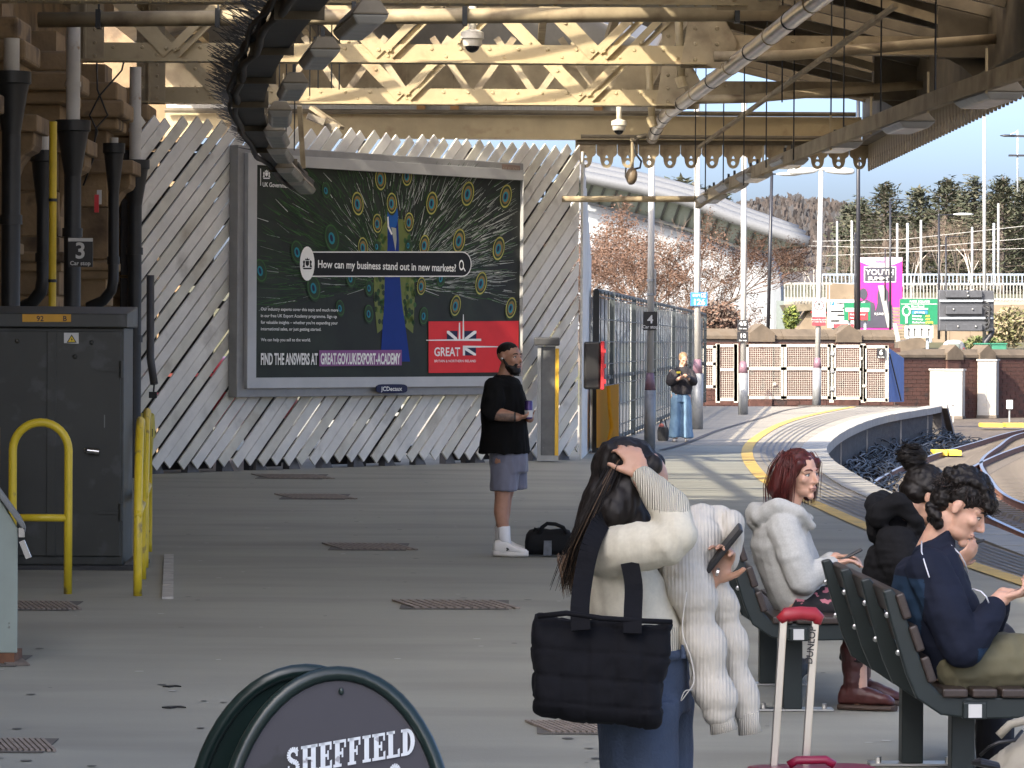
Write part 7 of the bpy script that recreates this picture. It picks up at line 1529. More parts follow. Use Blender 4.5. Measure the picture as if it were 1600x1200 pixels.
# ------------------------------------------------------------------ red-haired passenger on the far bench
Y = 17.0; A = lambda x, y, d=0.0: at(x, y, Y+d)
rw_ = empty('person', gp(1270, 1110), 'seated passenger with dark red hair and light grey hoodie looking round', 'person')
b = MB(); hc = A(1250, 741, .02); P, f, u, r = head(b, hc, (.70, -.71, -.06), (-.05, 0, 1), .97, .97)
b.cap(P(-.02, 0, -.07), .05, A(1226, 800, .04), .06)
b.loft([(A(1222, 806, .04), Vector((.10, 0, .02)), Vector((0, .16, 0))), (A(1222, 850, .04), Vector((.11, 0, 0)), Vector((0, .17, 0))), (A(1240, 915, .04), Vector((.12, 0, 0)), Vector((0, .16, 0))), (A(1254, 955, .04), Vector((.13, 0, 0)), Vector((0, .17, 0)))], 16)
for dy, kx in ((-.11, 0), (.15, 6)):
    b.chain([A(1255, 945, dy), A(1345+kx, 940, dy), A(1338+kx, 1020, dy), A(1342+kx, 1090, dy)], [.075, .06, .05, .042])
sh_, el_, wr_ = A(1226, 826, -.15), A(1256, 905, -.19), A(1303, 882, -.14)
b.chain([sh_+Vector((0, .05, 0)), el_, wr_], [.045, .042, .03]); hand(b, wr_, (1, .1, .25), (0, -.2, -1), (0, 1, 0), (.35, .45, .3), .92)
b.chain([A(1235, 826, .22), A(1270, 900, .22), A(1306, 872, .05)], [.055, .045, .03]); hand(b, A(1305, 873, .04), (1, -.2, .1), (0, -.4, -1), (0, -1, 0), (.4, .5, .4), .92)
skin('body', b, M_SK, rw_, .006, 4); features(rw_, P, f, u, r, .97, M_IRB, mat('brow_red', (.14, .05, .035), .6), M_LIP2)
b = MB(); b.ell(P(-.022, 0, .038), f*.098, r*.089, u*.088)
for s_ in (-1, 1): b.chain([P(.052, s_*.062, .062), P(.02, s_*.083, .01), P(-.012, s_*.088, -.06), P(-.02, s_*.086, -.12)], [.024, .024, .026, .020])
b.chain([P(-.07, 0, .05), P(-.105, 0, -.04), P(-.115, 0, -.13)], [.05, .06, .035]); b.chain([P(-.06, -.06, .02), P(-.08, -.07, -.07), P(-.085, -.07, -.145)], [.045, .05, .025]); b.chain([P(-.06, .06, .02), P(-.08, .07, -.07), P(-.08, .07, -.13)], [.045, .05, .025])
gd = [[P(a*.6-.01, s_*.07, .10), P(a, s_*.092, .04), P(a-.01, s_*.096, -.05), P(a-.02, s_*.094, -.15)] for a in (.03, 0, -.03, -.06) for s_ in (-1, 1)]+[[P(-.07, s_, .11), P(-.13, s_*1.2, .03), P(-.155, s_*1.2, -.07), P(-.145, s_*1.2, -.16)] for s_ in (-.05, 0, .05)]
hr = skin('hair', b, M_HRED, rw_, .006, 2, disp=lambda co: fbm(co, 45, 3, 2, (1, 1, .12))*.005); strands('hair_strands', gd, [M_HRED, mat('hair_red2', (.09, .016, .012), .4)], hr, 260, .0018, 3, .008)
b = MB()
b.loft([(A(1226, 800, .04), Vector((.075, 0, .03)), Vector((0, .10, 0))), (A(1216, 812, .04), Vector((.12, 0, .03)), Vector((0, .20, 0))), (A(1222, 850, .04), Vector((.152, 0, .01)), Vector((0, .225, 0))), (A(1238, 900, .04), Vector((.16, 0, 0)), Vector((0, .215, 0))), (A(1254, 940, .04), Vector((.162, 0, 0)), Vector((0, .215, 0))), (A(1262, 957, .04), Vector((.155, 0, 0)), Vector((0, .205, 0)))], 20)
b.chain([sh_+Vector((0, .03, 0)), A(1240, 868, -.18), el_, A(1284, 890, -.16), A(1296, 884, -.15)], [.085, .082, .075, .058, .045]); b.chain([A(1235, 826, .2), A(1270, 900, .22), A(1298, 878, .07)], [.08, .07, .05])
b.chain([A(1188, 806, -.06), A(1180, 800, .04), A(1190, 796, .15)], [.050, .056, .045]); b.chain([A(1190, 806, -.07), A(1215, 790, -.13), A(1246, 800, -.13), A(1268, 822, -.08)], [.045, .040, .034, .026]); b.chain([A(1190, 798, .14), A(1230, 790, .17), A(1264, 810, .1)], [.045, .036, .024])
b.chain([A(1180, 812, .0), A(1192, 826, .03)], [.045, .05])
M_HOOD = mat('hoodie_grey', (.44, .44, .41), .95, var=.10, scale=120, spec=.2)
skin('hoodie', b, M_HOOD, rw_, .007, 10, disp=lambda co: fbm(co, 6, 3, 3, (1, 1, .8))*.009+fbm(co, 11, 3, 2, (.8, .6, 1.8))*.0035)
hd_ = rw_.children[-1]; part('pocket_seam', mat('seam_grey', (.2, .2, .2), .9), hd_, lambda b: b.pipe([A(1228, 872, -.21), A(1236, 890, -.225), A(1246, 905, -.225)], .003, 5))
b = MB(); b.loft([(A(1234, 940, .03), Vector((.03, 0, .11)), Vector((0, .22, 0))), (A(1270, 944, .03), Vector((.01, 0, .12)), Vector((0, .23, 0))), (A(1320, 944, .03), Vector((0, 0, .11)), Vector((0, .24, 0))), (A(1352, 950, .03), Vector((.03, 0, .09)), Vector((0, .21, 0)))], 18)
b.loft([(A(1346, 950, .03), Vector((.075, 0, .02)), Vector((0, .23, 0))), (A(1346, 990, .03), Vector((.085, 0, 0)), Vector((0, .23, 0))), (A(1340, 1030, .03), Vector((.09, 0, 0)), Vector((0, .23, 0)))], 18)
M_FLOR = mat('skirt_floral', (.010, .009, .011), .85, var=.1, spots=(.42, .14, .17), spot_scale=22, spot_lo=.60, spot_hi=.62)
skin('skirt', b, M_FLOR, rw_, .009, 3, disp=folds(8, .012, 6))
M_BOOT = mat('boot_burgundy', (.060, .015, .013), .45, var=.25, scale=9, bump=.2, bscale=14)
for dy, ox in ((-.11, 0), (.15, 10)):
    b = MB(); b.chain([A(1332+ox, 1016, dy), A(1334+ox, 1050, dy), A(1334+ox, 1085, dy)], [.062, .054, .048]); q = Vector((A(1334+ox, 1085, dy).x, Y+dy, 0))
    b.loft([(q+Vector((t, -.3*t, .028+h/2)), Vector((.012, .040*w, 0)), Vector((0, 0, h/2))) for t, w, h in ((-.065, .6, .05), (-.05, .9, .09), (0, 1, .11), (.07, 1.05, .085), (.13, 1.05, .06), (.165, .8, .045), (.185, .4, .03))], 14, 2.5)
    bt_ = skin('boot', b, M_BOOT, rw_, .006, 3, disp=folds(18, .005, 4)); part('sole', mat('boot_sole', (.05, .03, .02), .7), bt_, lambda b: b.loft([(q+Vector((t, -.3*t, .015)), Vector((.01, .042*w, 0)), Vector((0, 0, .014))) for t, w in ((-.07, .6), (-.05, .9), (.05, 1), (.13, 1.08), (.18, .7), (.195, .3))], 12, 3))
tag(part('handheld_phone', M_SGNB, None, lambda b: b.box(A(1328, 868, -.08), (.13, .07, .011), Matrix.Rotation(-.5, 3, 'Y')), bevel=.004), 'dark phone held low by the red-haired passenger', 'phone')
# ------------------------------------------------------------------ passenger with a bun
Y = 14.5; A = lambda x, y, d=0.0: at(x, y, Y+d)
bn = empty('person', gp(1470, 1195), 'seated passenger with hair in a bun and black hoodie', 'person')
b = MB(); hc = A(1446, 776); P, f, u, r = head(b, hc, (.86, .22, -.46), (.2, .05, 1), .97, .95)
b.cap(P(-.03, 0, -.06), .050, A(1408, 838, .02), .058)
b.loft([(A(1404, 842, .02), Vector((.09, 0, .02)), Vector((0, .16, 0))), (A(1402, 890, .02), Vector((.10, 0, 0)), Vector((0, .16, 0))), (A(1405, 970, .02), Vector((.11, 0, 0)), Vector((0, .16, 0))), (A(1412, 1010, .02), Vector((.12, 0, 0)), Vector((0, .17, 0)))], 16)
b.chain([A(1404, 862, -.10), A(1430, 935, -.17), A(1492, 885, -.12)], [.042, .042, .03]); hand(b, A(1494, 880, -.11), (.75, 0, .6), (.3, .3, .5), (0, 1, 0), (.5, .6, .4), .92)
b.chain([A(1408, 850, .2), A(1440, 935, .24), A(1496, 880, .05)], [.055, .045, .03]); hand(b, A(1497, 878, .04), (.7, -.3, .5), (.3, -.3, .6), (0, -1, 0), (.5, .6, .4), .92)
for dy in (-.1, .12): b.chain([A(1420, 1000, dy), A(1556, 1000, dy), A(1552, 1100, dy), A(1556, 1190, dy)], [.09, .065, .055, .045])
skin('body', b, M_SKB, bn, .006, 4); features(bn, P, f, u, r, .97, M_IRD, M_HDK, M_LIP)
b = MB(); b.ell(P(-.022, 0, .045), f*.098, r*.084, u*.088); b.ell(P(-.055, 0, -.005), f*.062, r*.074, u*.06); b.chain([P(.05, -.055, .075), P(-.02, -.078, .03)], [.022, .02]); b.chain([P(.05, .055, .075), P(-.02, .078, .03)], [.022, .02])
b.ell(A(1424, 718, .0), .048); b.ell(A(1416, 712, -.02), .036); b.ell(A(1436, 712, -.01), .034); b.ell(A(1424, 705, .01), .034); b.cap(A(1430, 726), .032, A(1436, 742), .04)
hr = skin('hair', b, M_HDK, bn, .006, 2, disp=lambda co: fbm(co, 40, 3, 2)*.005); cB = A(1424, 714)
strands('hair_strands', [[cB+Vector((.055*math.cos(a+k*.8)*math.cos(e), .055*math.sin(a+k*.8)*math.cos(e), .05*math.sin(e)+.002*k)) for k in range(5)] for a in (0, 1.2, 2.4, 3.6, 4.8) for e in (-.4, .3, .9)], [M_HDK], hr, 150, .0018, 5, .006)
part('earring', M_ALU, bn, lambda b: b.ell(P(-.014, -.088, -.036), .004))
b = MB(); M_BHD = mat('hoodie_black', (.011, .011, .012), .95, var=.2, scale=90, spec=.15)
b.loft([(A(1408, 836, .02), Vector((.07, 0, .03)), Vector((0, .09, 0))), (A(1402, 850, .02), Vector((.115, 0, .02)), Vector((0, .20, 0))), (A(1402, 890, .02), Vector((.14, 0, 0)), Vector((0, .215, 0))), (A(1405, 960, .02), Vector((.145, 0, 0)), Vector((0, .20, 0))), (A(1412, 1010, .02), Vector((.145, 0, 0)), Vector((0, .2, 0)))], 20)
b.chain([A(1402, 856, -.12), A(1416, 895, -.16), A(1430, 935, -.17), A(1478, 898, -.13)], [.095, .09, .08, .056]); b.chain([A(1408, 852, .18), A(1440, 935, .24), A(1486, 892, .08)], [.08, .07, .048])
b.chain([A(1374, 806, -.08), A(1370, 790, .02), A(1380, 782, .12)], [.048, .052, .045]); b.chain([A(1376, 800, -.09), A(1404, 786, -.11), A(1428, 812, -.10), A(1440, 840, -.06)], [.045, .042, .034, .025]); b.chain([A(1380, 784, .1), A(1420, 800, .12), A(1440, 835, .08)], [.042, .034, .024]); b.chain([A(1366, 806, -.02), A(1372, 832, .02)], [.04, .05]); b.chain([A(1386, 812, .02), A(1412, 836, .0), A(1430, 858, -.02)], [.06, .075, .06])
skin('hoodie', b, M_BHD, bn, .007, 12, disp=lambda co: fbm(co, 7, 7, 3)*.010+fbm(co, 12, 5, 2, (.7, .6, 2.2))*.008); hd_ = bn.children[-1]
b = MB()
for dy in (-.1, .12): b.chain([A(1418, 1000, dy), A(1490, 1002, dy), A(1558, 1002, dy)], [.108, .10, .085]); b.chain([A(1558, 1002, dy), A(1553, 1100, dy), A(1556, 1178, dy)], [.085, .08, .078])
skin('trousers', b, mat('trouser_black', (.012, .012, .016), .85), bn, .009, 2, disp=folds(8, .01, 3, (1, 1, .6)))
for dy in (-.1, .12): part('shoe', M_SGNB, bn, lambda b: b.loft([(Vector((A(1556, 1190, dy).x+t, Y+dy, .04)), Vector((0, .042*k, 0)), Vector((0, 0, .04*k))) for t, k in ((-.08, .6), (-.04, 1), (.08, 1), (.17, .6))], 12, 2.6), smooth=True)
tag(part('handheld_phone', M_SGNB, None, lambda b: b.bar(A(1512, 852, -.06), A(1534, 844, -.04), .065, .011, up=(-.3, 0, 1)), bevel=.004), 'dark phone held up by the passenger with the bun', 'phone')
# ------------------------------------------------------------------ seated youth in navy jacket
Y = 13.45; A = lambda x, y, d=0.0: at(x, y, Y+d)
yt = empty('person', gp(1560, 1240), 'seated youth with dark curly hair in a navy jacket with white piping', 'person')
b = MB(); hc = A(1500, 796); P, f, u, r = head(b, hc, (.84, -.16, -.50), (.45, .05, .9), 1.0, .98)
b.cap(P(-.03, 0, -.06), .050, A(1452, 862, .02), .056)
b.loft([(A(1452, 872, .02), Vector((.08, 0, .03)), Vector((0, .15, 0))), (A(1456, 920, .02), Vector((.10, 0, .02)), Vector((0, .17, 0))), (A(1482, 1010, .02), Vector((.13, 0, 0)), Vector((0, .18, 0))), (A(1500, 1060, .02), Vector((.13, 0, 0)), Vector((0, .18, 0)))], 16)
sh_, el_, wr_ = A(1452, 892, -.19), A(1505, 1010, -.24), A(1562, 936, -.16)
b.chain([sh_, el_, wr_], [.06, .05, .032]); hand(b, wr_, (.9, .1, .25), (.2, .2, .8), (0, 1, .2), (.5, .7, .5), 1.0)
b.chain([A(1462, 890, .22), A(1530, 1000, .25), A(1568, 930, .02)], [.06, .05, .032]); hand(b, A(1570, 930, .02), (.9, -.2, .15), (.2, -.2, .8), (0, -1, .2), (.5, .7, .5), 1.0)
for dy in (-.11, .13): b.chain([A(1510, 1045, dy), A(1690, 1030, dy), A(1685, 1150, dy), A(1690, 1290, dy)], [.10, .07, .06, .05])
skin('body', b, M_SK, yt, .0055, 4); features(yt, P, f, u, r, 1.0, M_IRD, M_HDK, M_LIP2)
b = MB(); b.ell(P(-.022, 0, .055), f*.102, r*.090, u*.090); b.ell(P(-.075, 0, .0), f*.05, r*.076, u*.062)
rnd = random.Random(17)
for i in range(85):
    th = rnd.uniform(0, 6.28); ph = rnd.uniform(.05, 1.35); a_ = math.sin(ph)*math.cos(th); s_ = math.sin(ph)*math.sin(th); z = math.cos(ph)
    b.ell(P(-.015+a_*.108, s_*.094, .055+z*.092), rnd.uniform(.014, .024))
for a_, s_, z in ((.085, -.03, .085), (.10, 0, .08), (.092, .03, .085), (.085, -.055, .065), (.105, -.015, .062), (.10, .02, .06), (.07, -.07, .05), (.085, .055, .06), (-.02, -.082, .035), (-.05, -.08, .0), (-.085, -.06, -.045), (-.1, -.02, -.055), (-.1, .03, -.05)): b.ell(P(a_, s_, z), .02)
for x_, y_, d_ in ((1456, 800, -.05), (1460, 812, -.03), (1457, 812, .02), (1466, 818, -.05), (1464, 806, -.065), (1456, 798, .05), (1462, 815, .05)): b.ell(A(x_, y_, d_), .022)
hr = skin('hair', b, M_HDK, yt, .005, 1, disp=lambda co: fbm(co, 55, 3, 2)*.006)
cg = []
for i in range(60):
    th = rnd.uniform(0, 6.28); ph = rnd.uniform(.1, 1.5); q = Vector((math.sin(ph)*math.cos(th), math.sin(ph)*math.sin(th), math.cos(ph))); cg.append([P(-.015+q.x*(.10+.014*math.sin(j*1.4))+.009*j*(.6 if q.x > 0 else -.4), q.y*(.09+.012*math.cos(j*1.7)), .055+q.z*.095-.007*j+.006*math.sin(j*2+i)) for j in range(6)])
strands('hair_curls', cg, [M_HDK, mat('hair_dkbrown', (.025, .016, .012), .4)], hr, 800, .0016, 7, .008)
b = MB(); M_NAVY = mat('jacket_navy', (.007, .010, .022), .85, var=.2, scale=8, spec=.25); M_BLUE = mat('jacket_blue', (.014, .034, .068), .85, var=.2, scale=8, spec=.25); M_PIPE = mat('piping_white', (.6, .62, .66), .6)
b.loft([(A(1458, 842, .02), Vector((.072, 0, .035)), Vector((0, .085, .0))), (A(1456, 858, .02), Vector((.085, 0, .04)), Vector((0, .10, 0))), (A(1446, 872, .02), Vector((.115, 0, .04)), Vector((0, .20, 0))), (A(1456, 925, .02), Vector((.155, 0, .02)), Vector((0, .235, 0))), (A(1475, 985, .02), Vector((.165, 0, .0)), Vector((0, .225, 0))), (A(1500, 1045, .02), Vector((.17, 0, 0)), Vector((0, .22, 0))), (A(1504, 1058, .02), Vector((.16, 0, 0)), Vector((0, .21, 0)))], 22)
b.loft([(A(1450, 868, .02), Vector((.085, 0, .05)), Vector((0, .10, 0))), (A(1460, 850, .02), Vector((.074, 0, .05)), Vector((0, .08, 0))), (A(1466, 836, .02), Vector((.066, 0, .045)), Vector((0, .072, 0)))], 18)
b.chain([sh_+Vector((0, .02, 0)), A(1476, 950, -.22), el_, A(1535, 978, -.22), A(1552, 952, -.18)], [.088, .088, .08, .062, .048]); b.chain([A(1462, 890, .2), A(1530, 1000, .25), A(1560, 945, .06)], [.085, .075, .05]); b.cap(A(1540, 1020, -.08), .075, A(1580, 1010, -.05), .06)
zsp = A(0, 985).z
skin('jacket', b, [M_NAVY, M_BLUE], yt, .007, 3, disp=lambda co: fbm(co, 6, 2, 3, (1, 1, .8))*.012+fbm(co, 11, 4, 2, (.7, .6, 2))*.005, pick=lambda c: ((c[:, 0] < A(1432, 900).x) & (c[:, 2] < A(0, 890).z) | ((c[:, 2] < zsp-.02) & (c[:, 0] > A(1512, 1000).x))).astype(int))
jk = yt.children[-1]
part('piping', M_PIPE, jk, lambda b: b.pipe([A(1440, 846, -.13), A(1440, 862, -.205), A(1445, 880, -.252), A(1452, 902, -.292)], .0028, 6), smooth=True); part('piping', M_PIPE, jk, lambda b: b.pipe([A(1486, 852, -.07), A(1500, 866, -.06), A(1508, 880, -.03), A(1512, 895, .0)], .0028, 6), smooth=True); part('piping', M_PIPE, jk, lambda b: b.pipe([A(1519, 920, -.23), A(1533, 924, -.27), A(1541, 932, -.278), A(1545, 942, -.27)], .0028, 6), smooth=True)
b = MB()
for dy in (-.11, .13): b.chain([A(1505, 1042, dy), A(1570, 1035, dy), A(1700, 1030, dy)], [.115, .115, .095]); b.chain([A(1700, 1030, dy), A(1690, 1150, dy), A(1692, 1270, dy)], [.095, .09, .085])
skin('trousers', b, mat('trouser_khaki', (.115, .105, .06), .85, var=.15, scale=6), yt, .008, 3, disp=lambda co: fbm(co, 8, 3, 3)*.012+crease(co, 10, .014, 5))
tag(part('handheld_phone', M_SGNB, None, lambda b: b.bar(A(1584, 926, -.08), A(1612, 918, -.06), .07, .011, up=(-.3, 0, 1)), bevel=.004), 'dark phone held by the youth in the navy jacket', 'phone')
# ------------------------------------------------------------------ woman in the foreground
Y = 9.25; A = lambda x, y, d=0.0: at(x, y, Y+d)
wm = empty('person', (at(1010, 1200, Y).x, Y, 0), 'standing woman in a cream jumper with one hand on her head', 'person')
b = MB(); hc = A(990, 766, .0); P, f, u, r = head(b, hc, (.93, -.16, -.20), (.2, .03, 1), 1.0, .92)
b.cap(P(-.03, 0, -.06), .050, A(958, 838, .02), .056)
b.loft([(A(955, 846, .02), Vector((.08, 0, 0)), Vector((0, .16, 0))), (A(965, 900, .02), Vector((.10, 0, 0)), Vector((0, .15, 0))), (A(992, 990, .02), Vector((.105, 0, 0)), Vector((0, .135, 0))), (A(1000, 1050, .02), Vector((.10, 0, 0)), Vector((0, .14, 0)))], 16)
sh_, el_, wr_ = A(958, 866, -.17), A(1060, 836, -.27), A(1003, 748, -.13)
b.chain([sh_, el_, wr_], [.05, .038, .026]); hand(b, A(1001, 744, -.125), (-.33, .40, .8), (-.15, .75, -.5), (-.7, -.5, 0), (.45, .5, .4), .84, .12)
b.chain([A(965, 860, .18), A(1040, 955, .22), A(1108, 905, .02)], [.055, .045, .03]); hand(b, A(1110, 908, -.0), (.35, -.1, .75), (-.2, -.9, .2), (.8, -.1, -.3), (.75, .7, .5), .95)
for dy in (-.07, .09): b.chain([A(1000, 1060, dy), A(1010, 1280, dy), A(1008, 1530, dy)], [.075, .06, .045])
skin('body', b, M_SKB, wm, .0055, 4); features(wm, P, f, u, r, 1.0, M_IRD, M_HDK, M_LIP)
for q in range(3):
    pass
b = MB(); b.ell(P(-.03, 0, .052), f*.095, r*.088, u*.084); b.chain([P(.035, -.05, .085), P(-.005, -.082, .03), P(-.02, -.088, -.07), A(1030, 850, -.02), A(1040, 885, .02)], [.026, .03, .034, .022, .012])
b.chain([P(.045, .055, .075), P(.0, .086, .02), P(-.01, .09, -.09)], [.026, .034, .03])
b.chain([A(975, 740, .02), A(948, 790, .0), A(922, 838, -.03), A(902, 880, -.03), A(893, 905, -.02)], [.075, .07, .05, .030, .012]); b.chain([A(985, 760, -.07), A(962, 800, -.10), A(935, 835, -.1)], [.05, .055, .03]); b.chain([A(985, 800, -.07), A(998, 828, -.09), A(1010, 838, -.08)], [.05, .045, .03]); b.chain([A(960, 770, .06), A(935, 830, .05), A(905, 890, .03)], [.06, .055, .02])
zb_ = A(0, 846).z
hr = skin('hair', b, [M_HDK, M_HBR], wm, .006, 2, disp=lambda co: fbm(co, 42, 3, 2, (1, 1, .15))*.006, pick=lambda c: (c[:, 2] < zb_+.02*np.sin(c[:, 0]*160)).astype(int))
gds = [[A(970+i*6, 725+abs(i)*3, -.07+.03*i), A(955+i*6, 760, -.08+.03*i), A(930+i*5, 815, -.09+.03*i), A(908+i*4, 865, -.07+.025*i), A(893+i*3, 912-i*4, -.05+.02*i)] for i in range(-1, 4)]
strands('hair_strands', gds, [M_HDK, M_HDK, M_HBR], hr, 300, .0014, 9, .010); strands('hair_strands', [[A(880, 870, -.04), A(888, 900, -.05), A(893, 930, -.05)], [A(1024, 850, .0), A(1036, 880, .01), A(1040, 900, .02)]], [M_HBR], hr, 80, .0014, 12, .010)
b = MB(); M_KNIT = mat('knit_cream', (.56, .525, .42), .95, var=.06, scale=90, spec=.2, wave=('X', 90, .5), bump=.12)
M_RIBK = mat('knit_rib', (.56, .525, .42), .95, var=.05, spec=.2, wave=('X', 55, .3), bump=.6)
b.loft([(A(955, 824, .02), Vector((.07, 0, .01)), Vector((0, .085, 0))), (A(945, 838, .02), Vector((.085, 0, .01)), Vector((0, .19, 0))), (A(955, 875, .02), Vector((.105, 0, 0)), Vector((0, .20, 0))), (A(975, 930, .02), Vector((.128, 0, 0)), Vector((0, .185, 0))), (A(990, 985, .02), Vector((.135, 0, 0)), Vector((0, .18, 0))), (A(998, 1015, .02), Vector((.128, 0, 0)), Vector((0, .175, 0))), (A(1000, 1022, .02), Vector((.125, 0, 0)), Vector((0, .172, 0)))], 22)
b.chain([sh_+Vector((.0, .03, 0)), A(985, 858, -.21), A(1040, 848, -.26), el_], [.074, .066, .057, .050]); b.chain([el_, A(1046, 796, -.22), A(1022, 765, -.16)], [.050, .052, .042]); b.chain([A(1022, 765, -.16), A(1005, 748, -.125)], [.040, .036]); b.chain([A(965, 860, .16), A(1040, 955, .22), A(1096, 918, .06)], [.08, .07, .05])
skin('jumper', b, [M_KNIT, M_RIBK], wm, .0065, 3, disp=lambda co: fbm(co, 8, 6, 3, (1.4, 1, .8))*.007+fbm(co, 13, 6, 2, (2.3, .7, .5))*.003, pick=lambda c: ((c[:, 2] < A(0, 968).z) & (c[:, 1] < Y+.3) | ((c[:, 2] > A(0, 785).z) & (c[:, 1] < Y-.08) & (c[:, 0] > A(985, 0).x))).astype(int))
b = MB(); M_DEN = mat('denim_blue', (.040, .058, .095), .85, var=.25, scale=6, bump=.25, bscale=120)
b.loft([(A(1002, 1006, .02), Vector((.122, 0, 0)), Vector((0, .165, 0))), (A(1003, 1060, .02), Vector((.128, 0, 0)), Vector((0, .18, 0))), (A(1005, 1110, .02), Vector((.128, 0, 0)), Vector((0, .185, 0)))], 20)
for x_, dy in ((998, -.09), (1018, .11)): b.loft([(A(x_, 1090, dy), Vector((.112, 0, 0)), Vector((0, .10, 0))), (A(x_+2, 1200, dy), Vector((.105, 0, 0)), Vector((0, .10, 0))), (A(x_+2, 1350, dy), Vector((.10, 0, 0)), Vector((0, .10, 0))), (A(x_, 1500, dy), Vector((.10, 0, 0)), Vector((0, .11, 0)))], 18)
skin('jeans', b, M_DEN, wm, .009, 3, disp=lambda co: fbm(co, 6, 3, 3, (1.3, 1.3, .5))*.012+crease(co, 9, .010, 7, (1.4, 1.4, .6))); jn = wm.children[-1]
part('waistband', M_DEN, jn, lambda b: b.loft([(A(1002, 1010, .02), Vector((.128, 0, 0)), Vector((0, .172, 0))), (A(1003, 1024, .02), Vector((.131, 0, 0)), Vector((0, .175, 0)))], 22), smooth=True); part('belt_loop', M_DEN, jn, lambda b: b.box(A(1068, 1018, -.09), (.012, .012, .035)))
for dy in (-.08, .1): part('shoe', M_SHOE, wm, lambda b: b.loft([(Vector((A(1008, 1530, dy).x+t, Y+dy, .045)), Vector((0, .045*k, 0)), Vector((0, 0, .045*k))) for t, k in ((-.08, .6), (-.04, 1), (.08, 1), (.18, .6))], 12, 2.6), smooth=True)
part('ring', M_ALU, wm, lambda b: b.tube(A(1119, 893, -.05), A(1123, 894, -.05), .011, n=10))
# phone in her hand
tag(part('handheld_phone', M_SGNB, None, lambda b: b.bar(A(1104, 890, -.03), A(1158, 823, -.05), .075, .013, up=(-.77, -.10, .64)), bevel=.004), 'large dark phone held up by the woman in the cream jumper', 'phone')
# quilted black tote
tt = empty('tote_bag', A(940, 1130, -.28), 'large quilted black tote bag on the woman shoulder', 'bag'); M_TOTE = mat('tote_black', (.004, .0042, .006), .85, var=.25, scale=12, bump=.15, bscale=25, spec=.2)
tc_, tl, tr_, bl_, br_ = None, (838, 964), (1050, 972), (832, 1112), (1026, 1138)
b = MB(); rg = []
for t_, fat in ((0, .030), (.04, .036), (.2, .055), (.45, .078), (.7, .09), (.88, .088), (.96, .074), (1.0, .05)):
    x0 = tl[0]+(bl_[0]-tl[0])*t_; x1 = tr_[0]+(br_[0]-tr_[0])*t_; y = (tl[1]+(bl_[1]-tl[1])*t_+tr_[1]+(br_[1]-tr_[1])*t_)/2; c_ = A((x0+x1)/2, y, -.30); hw = (x1-x0)/2*(Y-.3)/FPX*(1-.03*(t_ > .97)); sl_ = ((tr_[1]-tl[1])*(1-t_)+(br_[1]-bl_[1])*t_)/(x1-x0)
    rg.append((c_, Vector((hw, 0, -hw*sl_)), Vector((0, fat, 0))))
b.loft(rg, 40, 4.5)
def tdisp(co):
    # stitched seams pull the quilting in
    X = (co[:, 0]-A(838, 0, -.3).x)/(.345); Z = (A(0, 964, -.3).z-co[:, 2]-(co[:, 0]-A(838, 0, -.3).x)*.07)/.26
    seam = np.minimum(np.abs(((Z*4) % 1)-.5), .5); sx_ = np.abs(((X*5) % 1)-.5)
    return .003-.005*np.exp(-((seam-.5)/.06)**2)-.004*np.exp(-((sx_-.5)/.05)**2)+fbm(co, 9, 3, 3)*.014
skin('body', b, M_TOTE, tt, .007, 4, disp=tdisp)
part('rim', M_TOTE, tt, lambda b: b.pipe([A(840, 963, -.36), A(885, 958, -.37), A(940, 966, -.38), A(1000, 970, -.37), A(1050, 972, -.35)], .007, 8), smooth=True)
def strap(pts, w, nm):
    b = MB(); q = smooth_run(pts, 5)
    for i in range(len(q)-1): b.bar(q[i], q[i+1]+(q[i+1]-q[i])*.05, w, .008, up=(0, -1, 0))
    b.build('handle', M_TOTE, tt)
strap([A(908, 985, -.385), A(906, 950, -.36), A(912, 900, -.30), A(922, 855, -.275), A(936, 822, -.20), A(944, 812, -.12)], .048, 'a')
strap([A(988, 990, -.385), A(989, 955, -.36), A(990, 915, -.30), A(984, 880, -.27)], .046, 'b')
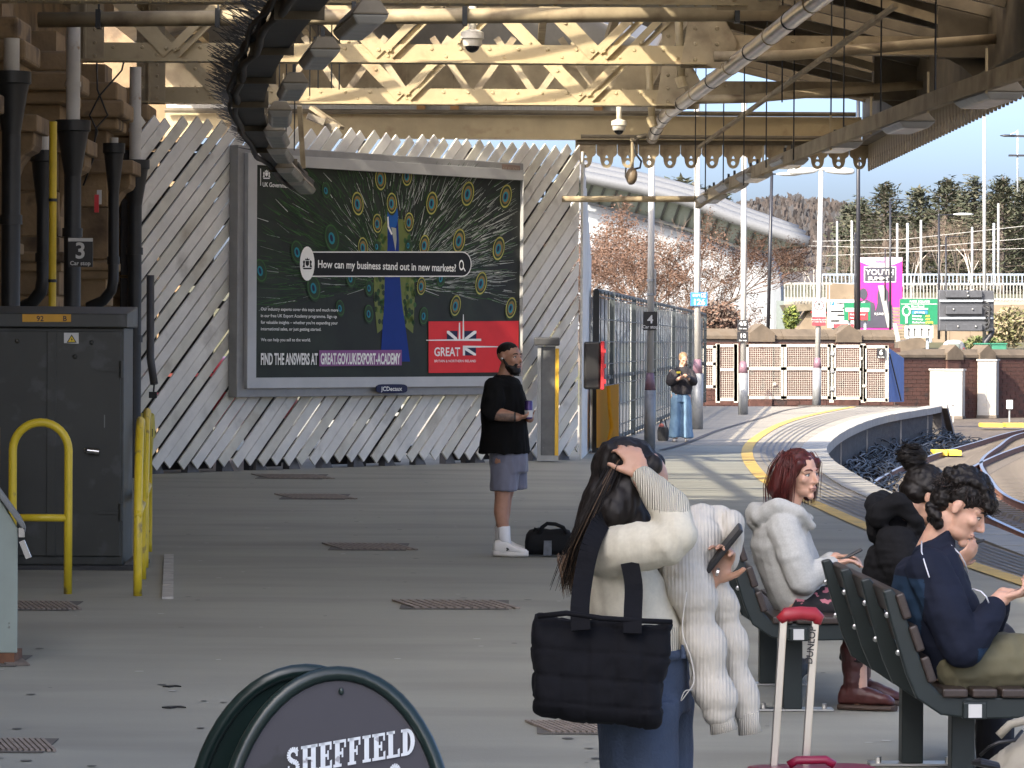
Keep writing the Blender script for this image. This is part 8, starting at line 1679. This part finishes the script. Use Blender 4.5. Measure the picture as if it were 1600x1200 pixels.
# puffer coat over her far arm
M_PUF = mat('puffer_beige', (.52, .485, .415), .85, var=.05, scale=30, spec=.2, wave=('X', 34, .6), bump=.22); M_CUF = mat('puffer_cuff', (.54, .50, .42), .9, var=.05, wave=('X', 60, .2), bump=.5)
ct = empty('puffer_coat', A(1110, 1130, .0), 'cream ribbed puffer coat hanging over the woman arm', 'coat')
b = MB()
b.chain([A(1066, 842, .0), A(1072, 890, -.02), A(1082, 935, -.03)], [.058, .066, .066]); b.chain([A(1095, 815, .06), A(1080, 850, .0)], [.05, .06]); b.ell(A(1092, 850, .02), (.064, 0, 0), (0, .07, 0), (0, 0, .08)); b.ell(A(1142, 826, .05), (.036, 0, 0), (0, .06, 0), (0, 0, .05)); b.chain([A(1122, 812, .08), A(1138, 838, .06), A(1132, 872, .05)], [.042, .044, .04]); b.ell(A(1050, 880, .02), (.04, 0, 0), (0, .05, 0), (0, 0, .06))
def sleeve(pts, rs):
    for i in range(len(pts)-1):
        c = (pts[i]+pts[i+1])/2; ax = (pts[i+1]-pts[i])/2; b.ell(c, ax*1.16, Vector((rs[i], 0, 0)), Vector((0, rs[i]*.9, 0)), 16, 12); b.cap(pts[i].lerp(pts[i+1], .1), rs[i]*.74, pts[i].lerp(pts[i+1], .9), rs[i]*.74)
sleeve([A(1074, 895, -.05), A(1090, 965, -.06), A(1108, 1045, -.07), A(1124, 1118, -.07)], [.070, .064, .060]); sleeve([A(1112, 905, .04), A(1132, 965, .05), A(1150, 1045, .05), A(1168, 1118, .05)], [.058, .052, .048])
skin('quilted_body', b, M_PUF, ct, .0065, 2, disp=lambda co: fbm(co, 14, 5, 3)*.006+crease(co, 12, .007, 5, (1, 1, 1.6)))
for (x0, y0, x1, y1, d, rr) in ((1124, 1114, 1131, 1143, -.07, .034), (1167, 1114, 1172, 1146, .05, .030)):
    part('cuff', M_CUF, ct, lambda b: b.pipe([A(x0, y0, d), A((x0+x1)/2, (y0+y1)/2, d), A(x1, y1, d)], [rr*1.1, rr*.95, rr*1.05], 18), smooth=True)
tag(part('earphone_cable', mat('cable_white', (.6, .58, .52), .5), None, lambda b: b.pipe(smooth_run([A(1073, 925, -.13), A(1066, 985, -.14), A(1080, 1030, -.15), A(1084, 1065, -.15), A(1072, 1085, -.15), A(1064, 1095, -.14), A(1070, 1080, -.14), A(1082, 1078, -.14)], 5), .0016, 5), smooth=True), 'thin white earphone cable dangling across the puffer coat', 'cable')
